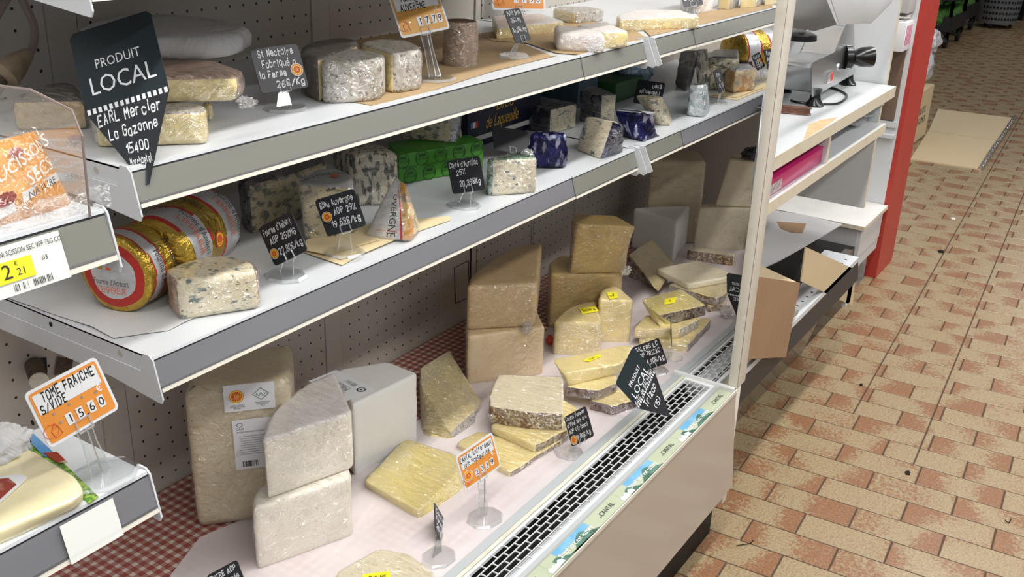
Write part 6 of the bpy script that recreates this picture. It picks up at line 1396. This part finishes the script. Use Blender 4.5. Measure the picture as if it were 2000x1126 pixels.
lf([(0.5956, 1.126), (0.6066, 1.1181), (0.6007, 1.0999), (0.5861, 1.1043)], 'navy_print', zl+.0018).build('print', lo)
lf([(0.5936, 1.0646), (0.6049, 1.0533), (0.5979, 1.0216), (0.5904, 1.0319)], 'red_inner', zl+.0018).build('print', lo)
blob('wrapped_cheese', 'whitish film-wrapped piece at the left edge behind the pale yellow block', 'wrapped cheese', [0.5464, 1.082, 1.0179], (.04, .03, .025), 'paper_crumple', .3, 12)

# =============== plug, cable, wall socket ===============
pc = thing('power_plug', 'aged beige plug hanging on a grey cable at the top left of the perforated wall', 'plug', [0.8961, 1.5, 1.3751])
mb = MB(); pts = [(0.8761, 1.52, 1.4294), (0.9029, 1.52, 1.465), (0.9333, 1.53, 1.4831), (0.945, 1.53, 1.4606), (0.9492, 1.52, 1.4298), (0.9385, 1.51, 1.4043), (0.9208, 1.5, 1.3893)]
mb.tube(spline(pts), .0065, 'cable', 10); mb.build('cable', pc, smooth=True)
mb = MB(); a_, b_ = Vector((0.9213, 1.5, 1.3924)), Vector((0.8777, 1.5, 1.3658)); mb.tube([a_, a_.lerp(b_, .3), a_.lerp(b_, .6), b_, b_.lerp(a_, -.15)], [.010, .015, .02, .024, .012], 'plug', 14); mb.build('plug_body', pc, smooth=True)
mb = MB(); mb.tube([b_, b_+Vector((-.03, 0, -.035)), b_+Vector((-.045, 0, -.07))], .009, 'dirt', 10); mb.build('plug_strap', pc, smooth=True)
sk = thing('pipe_outlet', 'grimy pipe stub coming out of a square hole in the lower left wall', 'pipe', [0.9043, 1.59, 0.8046])
q = [(0.8955, 1.598, 0.842), (0.9264, 1.598, 0.8328), (0.9236, 1.598, 0.8025), (0.8918, 1.598, 0.8073)]; mb = MB(); mb.add([(p[0], 1.5965, p[2]) for p in q], [(0, 1, 2, 3)], 'socket_hole'); mb.build('square_hole', sk)
mb = MB(); a_, b_ = Vector((0.8994, 1.595, 0.829)), Vector((0.8786, 1.55, 0.8207)); mb.tube([a_, b_], .016, 'dirt', 16); mb.build('pipe', sk, smooth=True)
mb = MB()
mb.tube([b_, b_+(b_-a_).normalized()*.004], .0165, 'creamband', 16); mb.build('pipe_cap', sk)
mb = MB(); q = [(0.9482, 1.598, 0.8262), (0.9772, 1.598, 0.8072), (0.9696, 1.598, 0.7856), (0.9355, 1.598, 0.7922)]; mb.add([(p[0], 1.5963, p[2]) for p in q], [(0, 1, 2, 3)], 'dirt'); tag(mb.build('rust_stain'), 'brown grimy opening behind the orange card at the lower left', 'opening')

# twisted film ends sticking out of some packs
def tail(lab_part, c, r, sd):
    o = next(x for x in bpy.data.objects if x.get('label', '').startswith(lab_part)); blob('film_tail', None, None, c, r, 'film_heavy', .6, sd, n=12, parent=o, freq=4)
tail('cut half wheel with yellow', [0.9971, 1.1028, 1.36], (.012, .012, .008), 1)
tail('cut half wheel with yellow', [0.9839, 1.0778, 1.365], (.012, .006, .004), 5)
tail('tall golden-tan', [2.0252, 1.2456, 0.585], (.016, .012, .016), 2)
tail('cut block of pale blue', [1.8018, 1.126, 1.115], (.014, .014, .010), 3)
tail('middle slab of the pile', [2.7236, 0.9685, 0.46], (.022, .018, .018), 4)
tail('upper golden cheese', [2.4671, 1.1916, 0.62], (.02, .015, .012), 6)

# =============== price signs ===============
def stand(t, P, S, z0, kind='clip', r=.031):
    """clear acrylic foot + stem: P foot centre, S sign geometry"""
    P = V3(P); P.z = z0+.0006
    o, u, v, w_, h_ = V3(S[0]), V3(S[1]), V3(S[2]), S[3], S[4]
    bc = o+u*(w_/2)+v*h_
    ex = Vector((u.x, u.y, 0)).normalized(); ey = Vector((-ex.y, ex.x, 0))
    if ey.dot(P) < 0: ey = -ey
    oc = [(1, .42), (.42, 1), (-.42, 1), (-1, .42), (-1, -.42), (-.42, -1), (.42, -1), (1, -.42)]
    mb = MB(); lo = [P+ex*(a*r*1.15)+ey*(b*r) for a, b in oc]; hi = [P+ex*(a*r*1.05)+ey*(b*r*.9)+ZZ*.0045 for a, b in oc]
    mb.prism(lo, hi, 'acrylic_edge', 'acrylic'); mb.build('stand_foot', t)
    n_ = u.cross(v)
    if n_.dot(Vector((0, 0, 1.68))-o) < 0: n_ = -n_
    top = bc-n_*.003-v*.012; base = P+ey*.004+ZZ*.004
    mid = base.lerp(top, .55)+Vector((0, 0, 0)); hw = .011
    mb = MB()
    for a_, b_, w1, w2 in ((base, mid, .013, .009), (mid, top, .009, .011)):
        q = [a_-ex*w1, a_+ex*w1, b_+ex*w2, b_-ex*w2]; off = ey*.002
        mb.prism([p for p in q], [p+off for p in q], 'acrylic')
        for s_ in (-1, 1): mb.tube([a_+ex*w1*s_, b_+ex*w2*s_], .0009, 'acrylic_edge', 5)
    mb.build('stand_stem', t)
    mb = MB(); c_ = bc-v*.009+n_*.0012
    for p, q in ((c_-u*.009-v*.004, c_+u*.009-v*.004), (c_+u*.009-v*.004, c_+u*.009+v*.011), (c_-u*.009-v*.004, c_-u*.009+v*.011), (c_-u*.009+v*.011, c_+u*.009+v*.011)):
        mb.tube([p, q], .0014, 'acrylic_edge', 6)
    mb.build('stand_clip', t)
    if kind == 'needle':
        mb = MB(); mb.tube([bc+n_*.002, P+ZZ*.006+ey*.002], .0011, 'steel', 6); mb.build('needle', t)
def sgn(name, label, S, z0, lines, style='slate', foot=True, aopx=None, mirror=False, group=None, kind='clip', digits=None, wgt=.075, r=.031, footP=None):
    o, u, v, w_, h_, P = V3(S[0]), V3(S[1]), V3(S[2]), S[3], S[4], V3(S[5])
    t = thing(name, label, 'price card', P if foot else o+u*w_/2+v*h_, group)
    ctr = o+u*w_/2+v*h_/2; f = planemap(ctr, u, v, 0); mb = MB()
    m = {'slate': 'black_sign', 'orange': 'white_card', 'amber': 'white_card'}[style]
    plate(mb, ctr, u, v, rrect(w_, h_, .006), .0016, m); mb.build('card', t)
    def at(lift): return planemap(ctr, u, v, lift)
    if style != 'slate':
        im = 'orange_sign' if style == 'orange' else 'amber_sign'
        mb = MB(); F_ = at(.0003); mb.add([F_(*p) for p in rrect(w_*.93, h_*.9, .004)], [list(range(20))], im)
        F_ = at(.0006); a_, b_ = -w_*.43, w_*.43; mb.add([F_(a_, h_*.06), F_(b_, h_*.06), F_(b_, h_*.40), F_(a_, h_*.40)], [(0, 1, 2, 3)], 'white_card')
        F_ = at(.0007)
        # outlined cheese drawing
        ic = [(-.40+.10*math.cos(k*.55), -.26+.11*math.sin(k*.55)) for k in range(12)]
        mb.tube([F_(x*w_, y*h_) for x, y in ic], .0004, 'orange_deep', 4, False)
        mb.tube([F_(x*w_, y*h_) for x, y in ((-.40, -.26), (-.30, -.22), (-.28, -.36), (-.38, -.40), (-.40, -.26), (-.33, -.16), (-.30, -.22))], .0004, 'orange_deep', 4, False)
        for x, y in ((-.28, -.02), (-.06, 0), (.12, 0), (.30, -.04), (-.25, -.2)): disc(mb, at(.0009), x*w_, y*h_, .0016, 'steel', 8)
        put(mb, fonttext('\u20ac', h_*.12), lambda x, y: at(.0009)(.36*w_+x, -.06*h_+y), 'chalk')
        mb.build('printed_face', t)
        if digits:
            mb = MB(); k = 0
            for ch, px in digits:
                c_ = (px*w_, -.22*h_)
                F_ = at(.0008)
                if ch != ',':
                    mb.add([F_(c_[0]-w_*.045, c_[1]-h_*.10), F_(c_[0]+w_*.045, c_[1]-h_*.10), F_(c_[0]+w_*.045, c_[1]+h_*.10), F_(c_[0]-w_*.045, c_[1]+h_*.10)], [(0, 1, 2, 3)], 'white_card')
                    put(mb, fonttext(ch, h_*.15), lambda x, y: at(.0011)(c_[0]+x, c_[1]-h_*.07+y), 'black_ink')
                else: disc(mb, at(.0010), c_[0], c_[1]-h_*.08, .0012, 'black_ink', 8)
            mb.build('price_digits', t)
    mb = MB(); ink = 'chalk' if style == 'slate' else 'black_ink'
    for (txt, cx, cy, hh, fit, ang) in lines:
        put(mb, strokes(txt, hh*h_, wgt*hh*h_*2.2, .28, .12), lambda x, y, cx=cx, cy=cy: at(.0007)(((-cx if mirror else cx))*w_+x, cy*h_-hh*h_*.3+y), ink, fit*w_, ang=R(ang), mirror=mirror)
    if mb.v: mb.build('handwriting', t)
    if aopx:
        mb = MB(); x, y, rr_ = aopx[0]*w_, aopx[1]*h_, aopx[2]*h_
        for k, (q, mm) in enumerate(((1, 'white_card'), (.9, 'orange_sign'), (.66, 'yellow'), (.55, 'orange_deep'), (.25, 'orange_sign'))): disc(mb, at(.001+.0002*k), x, y, rr_*q, mm, 22)
        mb.build('round_seal', t)
    if foot: stand(t, P if footP is None else footP, S, z0, kind, r)
    return t
def kite(name, label, S, tip, lines, mirror=False):
    o, u, v, w_, h_, P = V3(S[0]), V3(S[1]), V3(S[2]), S[3], S[4], V3(S[5])
    t = thing(name, label, 'price card', P)
    F0 = lambda x, y, l=0: planemap(o, u, v, l)(x, -y)
    TL_ = tip*h_
    def outline(sc_=1):
        r_ = .006; pts = [(r_, 0), (w_-r_, 0), (w_, r_), (w_, h_), (w_*.52, TL_), (w_*.48, TL_), (0, h_), (0, r_)]
        return pts
    mb = MB(); pts = outline(); mb.prism([F0(x, y, -.0008) for x, y in pts], [F0(x, y, .0004) for x, y in pts], 'teal_sign')
    mb.build('card', t)
    mb = MB(); q = [(0, h_*1.0), (w_, h_*1.0), (w_*.52, TL_), (w_*.48, TL_)]; mb.add([F0(x, y, .0006) for x, y in q], [(0, 1, 2, 3)], 'black_sign')
    n_ = 15
    for k in range(n_):
        x0, x1 = w_*(k+.2)/n_, w_*(k+.8)/n_; mb.add([F0(x0, h_*.955, .0008), F0(x1, h_*.955, .0008), F0(x1, h_*1.02, .0008), F0(x0, h_*1.02, .0008)], [(0, 1, 2, 3)], 'chalk')
    G_ = lambda cx, cy: (lambda x, y: F0(w_*cx+x, h_*cy-y, .0009))
    put(mb, fonttext('PRODUIT', h_*.12), G_(.5, .50), 'chalk', w_*.55, mirror=mirror); put(mb, fonttext('LOCAL', h_*.22), G_(.5, .80), 'chalk', w_*.80, mirror=mirror)
    mb.build('printed_face', t)
    mb = MB()
    for (txt, cx, cy, hh, fit) in lines: put(mb, strokes(txt, hh*h_, hh*h_*.15, .25, .1), G_(cx, cy), 'chalk', w_*fit, mirror=mirror)
    if mb.v: mb.build('handwriting', t)
    return t
ZB_ = 0.9879
kite('local_sign', 'largest dark pointed card, its tip in the rail at the upper left', [(0.8273, 1.2482, 1.457), (0.5283, -0.7902, 0.3107), (-0.2149, -0.4785, -0.8514), 0.1181, 0.1119, (0.8087, 1.083, 1.2712)], 2.02, [('EARL Mercier', .5, 1.18, .13, .78), ('La Gazonne', .5, 1.38, .12, .60), ('15400', .5, 1.60, .11, .28), ('Marchastel', .5, 1.76, .10, .26)])
kite('local_sign', 'dark pointed card stuck upright in the air grille at the case front', [(1.8417, 0.8924, 0.6127), (0.8147, 0.0415, 0.5784), (0.5557, -0.3408, -0.7583), 0.1032, 0.1028, (2.027, 0.8083, 0.452)], 2.1, [('GAEC de GALVAING', .5, .93, .10, .95), ('Trizac', .5, 1.26, .19, .6), ('(15)', .5, 1.58, .15, .3)])
kite('local_sign', 'dark pointed card seen from behind at the grille by the white post', [(2.684, 0.9675, 0.6001), (-0.0544, -0.9951, 0.0831), (0.1263, -0.0894, -0.988), 0.0727, 0.071, (2.7015, 0.9209, 0.452)], 2.1, [('GAEC', .5, 1.2, .12, .5)], mirror=True)
def S4(*a): return list(a)
sgn('price_card', 'tilted slate card in front of the grey wheels, handwritten St Nectaire', [(1.1559, 1.2608, 1.3985), (0.9442, -0.3278, 0.0319), (-0.1114, -0.4089, -0.9057), 0.0848, 0.0738, (1.1761, 1.207, 1.305)], 1.305, [('St Nectaire', 0, .33, .15, .75, 0), ('Fabriqu\u00e9 \u00e0'.replace('\u00e0', 'a'), .02, .10, .15, .72, 0), ('la Ferme', -.16, -.12, .15, .58, 0), ('26\u20ac/Kg', .16, -.37, .14, .62, 0)], aopx=(.34, -.08, .15))
sgn('price_card', 'slate card handwritten Fourme on a clear stand beside the front blue half', [(1.1247, 1.235, 1.106), (0.1789, -0.8366, 0.5179), (-0.0422, -0.5324, -0.8455), 0.0776, 0.0706, (1.1228, 1.1744, 1.032)], 1.0335, [("Fourme d'Ambert", 0, .30, .14, .85, 0), ('AOP 25%MG', .05, .04, .14, .78, 0), ('22,80\u20ac/kg', .13, -.27, .15, .70, 0)], aopx=(-.36, -.22, .13))
sgn('price_card', 'slate card handwritten Bleu Auvergne in front of the marbled half', [(1.2414, 1.2153, 1.1304), (0.4374, -0.8303, 0.3454), (0.0363, -0.3674, -0.9293), 0.076, 0.0685, (1.2541, 1.16, 1.04)], 1.040, [('Bleu Auvergne', 0, .30, .15, .85, 0), ('AOP 29%', .14, .05, .15, .58, 0), ('19,69\u20ac/kg', .08, -.26, .16, .74, 0)], aopx=(-.34, .0, .14))
sgn('price_card', "slate card handwritten Carr\u00e9 d'Aurillac in front of the green carton", [(1.6312, 1.2161, 1.1184), (0.203, -0.938, 0.2811), (-0.074, -0.3009, -0.9508), 0.0761, 0.0695, (1.6281, 1.1682, 1.032)], 1.0325, [("Carr\u00e9 d'Aurillac", 0, .32, .15, .88, 0), ('25%', -.12, .08, .14, .3, 0), ('20,39\u20acKg', .10, -.25, .16, .66, 0)])
sgn('price_card', 'blank black back of a card before the navy carton on the middle shelf', [(1.9953, 1.3528, 1.1064), (0.8845, -0.405, -0.2317), (-0.4156, -0.4582, -0.7857), 0.1075, 0.0634, (2.0053, 1.2962, 1.032)], 1.0325, [])
sgn('price_card', 'black card turned away with reversed white writing on the middle shelf', [(2.6907, 1.308, 1.1242), (0.0447, -0.999, 0.0027), (-0.3822, -0.0196, -0.9239), 0.0861, 0.0695, (2.6549, 1.2538, 1.032)], 1.0325, [('Bleu', -.22, .28, .15, .35, 0), ('Laqueuille', 0, .02, .15, .75, 0)], mirror=True)
sgn('price_card', 'narrow slate card turned sideways before the squat marbled block near the post', [(2.9752, 1.1924, 1.1225), (0.9945, 0.1002, 0.0318), (0.0676, -0.378, -0.9233), 0.0712, 0.0699, (2.9568, 1.1532, 1.032)], 1.0325, [('Bleu', 0, .25, .16, .6, 0), ('12', 0, 0, .16, .4, 0), ('18,90', 0, -.25, .16, .8, 0)], r=.024)
sgn('price_card', 'small slate card with orange seal under the far foil wheel by the post', [(3.3831, 1.2237, 1.1156), (0.9763, -0.1204, 0.1801), (0.1004, -0.4854, -0.8685), 0.0543, 0.0544, (3.4033, 1.1747, 1.032)], 1.0345, [('Fourme', 0, .28, .18, .8, 0), ('AOP', -.1, 0, .18, .5, 0), ('22,80', 0, -.28, .18, .8, 0)], aopx=(.2, -.02, .16), r=.02)
sgn('price_card', 'slate card right against the white post below the upper shelf', [(3.4293, 1.2005, 1.1349), (0.9694, -0.2399, -0.0523), (-0.1477, -0.3994, -0.9048), 0.0715, 0.0709, (3.4235, 1.1527, 1.032)], 1.0345, [('Bleu', -.1, .28, .18, .5, 0), ('AOP', -.1, 0, .18, .6, 0), ('19,69', 0, -.28, .18, .8, 0)], r=.02)
sgn('price_card', 'small slanted slate card on a clear stand before the brie wedge', [(1.8849, 1.2526, 1.397), (0.9992, 0.0353, -0.016), (0.0021, -0.462, -0.8869), 0.0668, 0.0748, (1.8541, 1.2033, 1.305)], 1.3065, [('Petit Brie', 0, .36, .12, .8, 0), ('26% mg', 0, .15, .12, .6, 0), ('34,29\u20ac/kg', 0, -.15, .12, .85, 0)])
sgn('price_card', 'slate card cut by the top edge above the pink-rinded cheese', [(2.824, 1.2626, 1.3708), (0.7292, -0.6741, 0.1174), (-0.3217, -0.4892, -0.8107), 0.0615, 0.0539, (2.8061, 1.2139, 1.305)], 1.3065, [('34,90', 0, -.1, .2, .8, 0)], r=.02)
sgn('price_card', 'slate card handwritten Cantal Fermier beside the rind slab stack', [(1.8096, 1.0033, 0.5024), (0.0172, -0.7483, 0.6632), (-0.4433, -0.6002, -0.6657), 0.0724, 0.0727, (1.7716, 0.9619, 0.437)], .4395, [('Cantal Fermier', 0, .36, .12, .88, 0), ('affin\u00e9 lait cru', 0, .15, .12, .9, 0), ('AOP (Trizac)', 0, -.06, .12, .85, 0), ('19,80\u20ac/kg', .12, -.34, .13, .66, 0)], aopx=(-.32, -.34, .15))
sgn('price_card', 'slate card seen almost edge-on on a clear foot at the deck front', [(1.3714, 1.0479, 0.4942), (0.4686, -0.0315, -0.8828), (-0.7196, -0.5933, -0.3608), 0.0748, 0.0672, (1.2907, 0.9751, 0.437)], .4395, [('Cantal', 0, .25, .16, .8, 0), ('Fermier', 0, 0, .16, .8, 0), ('20,89\u20ac', 0, -.28, .16, .8, 0)])
sgn('price_card', 'black card handwritten AOP poking in at the bottom edge', [(0.9339, 1.2184, 0.5132), (0.4237, -0.7076, 0.5655), (-0.2396, -0.6896, -0.6834), 0.0688, 0.058, (0.906, 1.1478, 0.437)], .4395, [('ENTR\u00e9 AOP'.replace('\u00e9', 'E'), 0, .3, .15, .85, 0), ('3 mois', .15, .05, .15, .6, 0)])
sgn('price_card', 'slate card handwritten Salers partly hidden behind the pointed card', [(2.2855, 1.0652, 0.4811), (0.1421, -0.8358, 0.5303), (-0.2163, -0.549, -0.8073), 0.0835, 0.0722, (2.2737, 0.9873, 0.437)], .4395, [('SALERS LC', 0, .30, .15, .85, 0), ('AOP TRIZAC', 0, .05, .15, .85, 0), ('24,90\u20ac/kg', .1, -.25, .16, .75, 0)])
mb = MB(); te = thing('price_card', 'dark card seen edge-on, on a clear foot below the stickered wedge', 'price card', (2.3701, 0.9835, 0.437))
e0, e1, e2 = Vector((2.3842, 0.9807, 0.437)), Vector((2.3993, 1.0003, 0.5)), Vector((2.3684, 1.0017, 0.55))
b_ = Vector((2.3748, 0.9827, 0.4385)); vd = Vector((b_.x, b_.y, 0)).normalized(); sd = Vector((-vd.y, vd.x, 0))
q = [b_+ZZ*.035+sd*.004, b_+ZZ*.035+sd*.010+vd*.07, b_+ZZ*.10+sd*.016+vd*.07, b_+ZZ*.105+sd*.012]
mb.prism(q, [p+sd*.0016 for p in q], 'black_sign'); mb.build('card', te)
mb = MB(); mb.prism([b_+vd*.01-sd*.0, b_+vd*.03+sd*.0, b_+vd*.03+ZZ*.05+sd*.008, b_+vd*.01+ZZ*.05+sd*.006], [b_+vd*.01+sd*.002, b_+vd*.03+sd*.002, b_+vd*.03+ZZ*.05+sd*.010, b_+vd*.01+ZZ*.05+sd*.008], 'acrylic_edge'); mb.build('stand_stem', te)
mb = MB(); P_ = b_+ZZ*.0006; mb.prism([P_+sd*(a*.03)+vd*(b*.03) for a, b in ((1, .4), (.4, 1), (-.4, 1), (-1, .4), (-1, -.4), (-.4, -1), (.4, -1), (1, -.4))], [P_+sd*(a*.028)+vd*(b*.028)+ZZ*.004 for a, b in ((1, .4), (.4, 1), (-.4, 1), (-1, .4), (-1, -.4), (-.4, -1), (.4, -1), (1, -.4))], 'acrylic_edge'); mb.build('stand_foot', te)
sgn('price_sign', 'tilted orange and white price sign for vacuum-packed tome at the lower left', [(0.551, 1.009, 1.1113), (0.9899, -0.044, 0.1347), (0.1148, -0.3089, -0.9442), 0.0941, 0.0719, (0.6072, 0.965, 0.9879)], ZB_+.001, [('TOME FRAICHE', .04, .29, .15, .74, 0), ('S/VIDE', -.22, .10, .14, .36, 0)], 'orange', kind='needle', digits=[('1', -.13), ('5', .02), (',', .10), ('6', .18), ('0', .32)], r=.036)
sgn('price_sign', 'orange and white price sign for Cantal on a clear easel on the deck', [(1.4007, 1.0179, 0.5958), (0.9566, -0.2219, 0.1888), (0.1411, -0.2142, -0.9665), 0.1005, 0.0829, (1.4493, 0.9759, 0.437)], .4395, [('CANTAL Entre-deux', 0, .29, .13, .85, 0), ('lait Pasteuris\u00e9', -.02, .11, .12, .7, 0)], 'orange', kind='needle', digits=[('2', -.12), ('0', .02), ('3', .16), ('9', .30)], aopx=(-.34, -.16, .15), r=.034)
sgn('price_sign', 'amber and white price sign beside the brown cheese cylinder, cut by the top edge', [(1.5152, 1.2725, 1.4585), (0.908, -0.4005, 0.1231), (-0.0881, -0.4697, -0.8784), 0.1059, 0.0891, (1.5366, 1.1713, 1.305)], 1.3065, [("TOMME D'", -.05, .30, .13, .5, 0), ('AUVERGNE', -.08, .10, .13, .52, 0)], 'amber', kind='needle', digits=[('1', -.05), ('7', .10), (',', .17), ('7', .24), ('9', .36)], r=.032)
sgn('price_sign', 'orange price sign cut by the top edge above the shaded brie', [(2.3385, 1.601, 1.4324), (0.7311, -0.682, -0.0191), (-0.301, -0.2972, -0.9061), 0.1486, 0.1114, (2.3524, 1.5077, 1.305)], 1.3075, [('BRIE', 0, .2, .14, .5, 0)], 'orange', kind='needle', digits=[('1', -.05), ('7', .10), (',', .17), ('9', .24), ('0', .36)], r=.032)
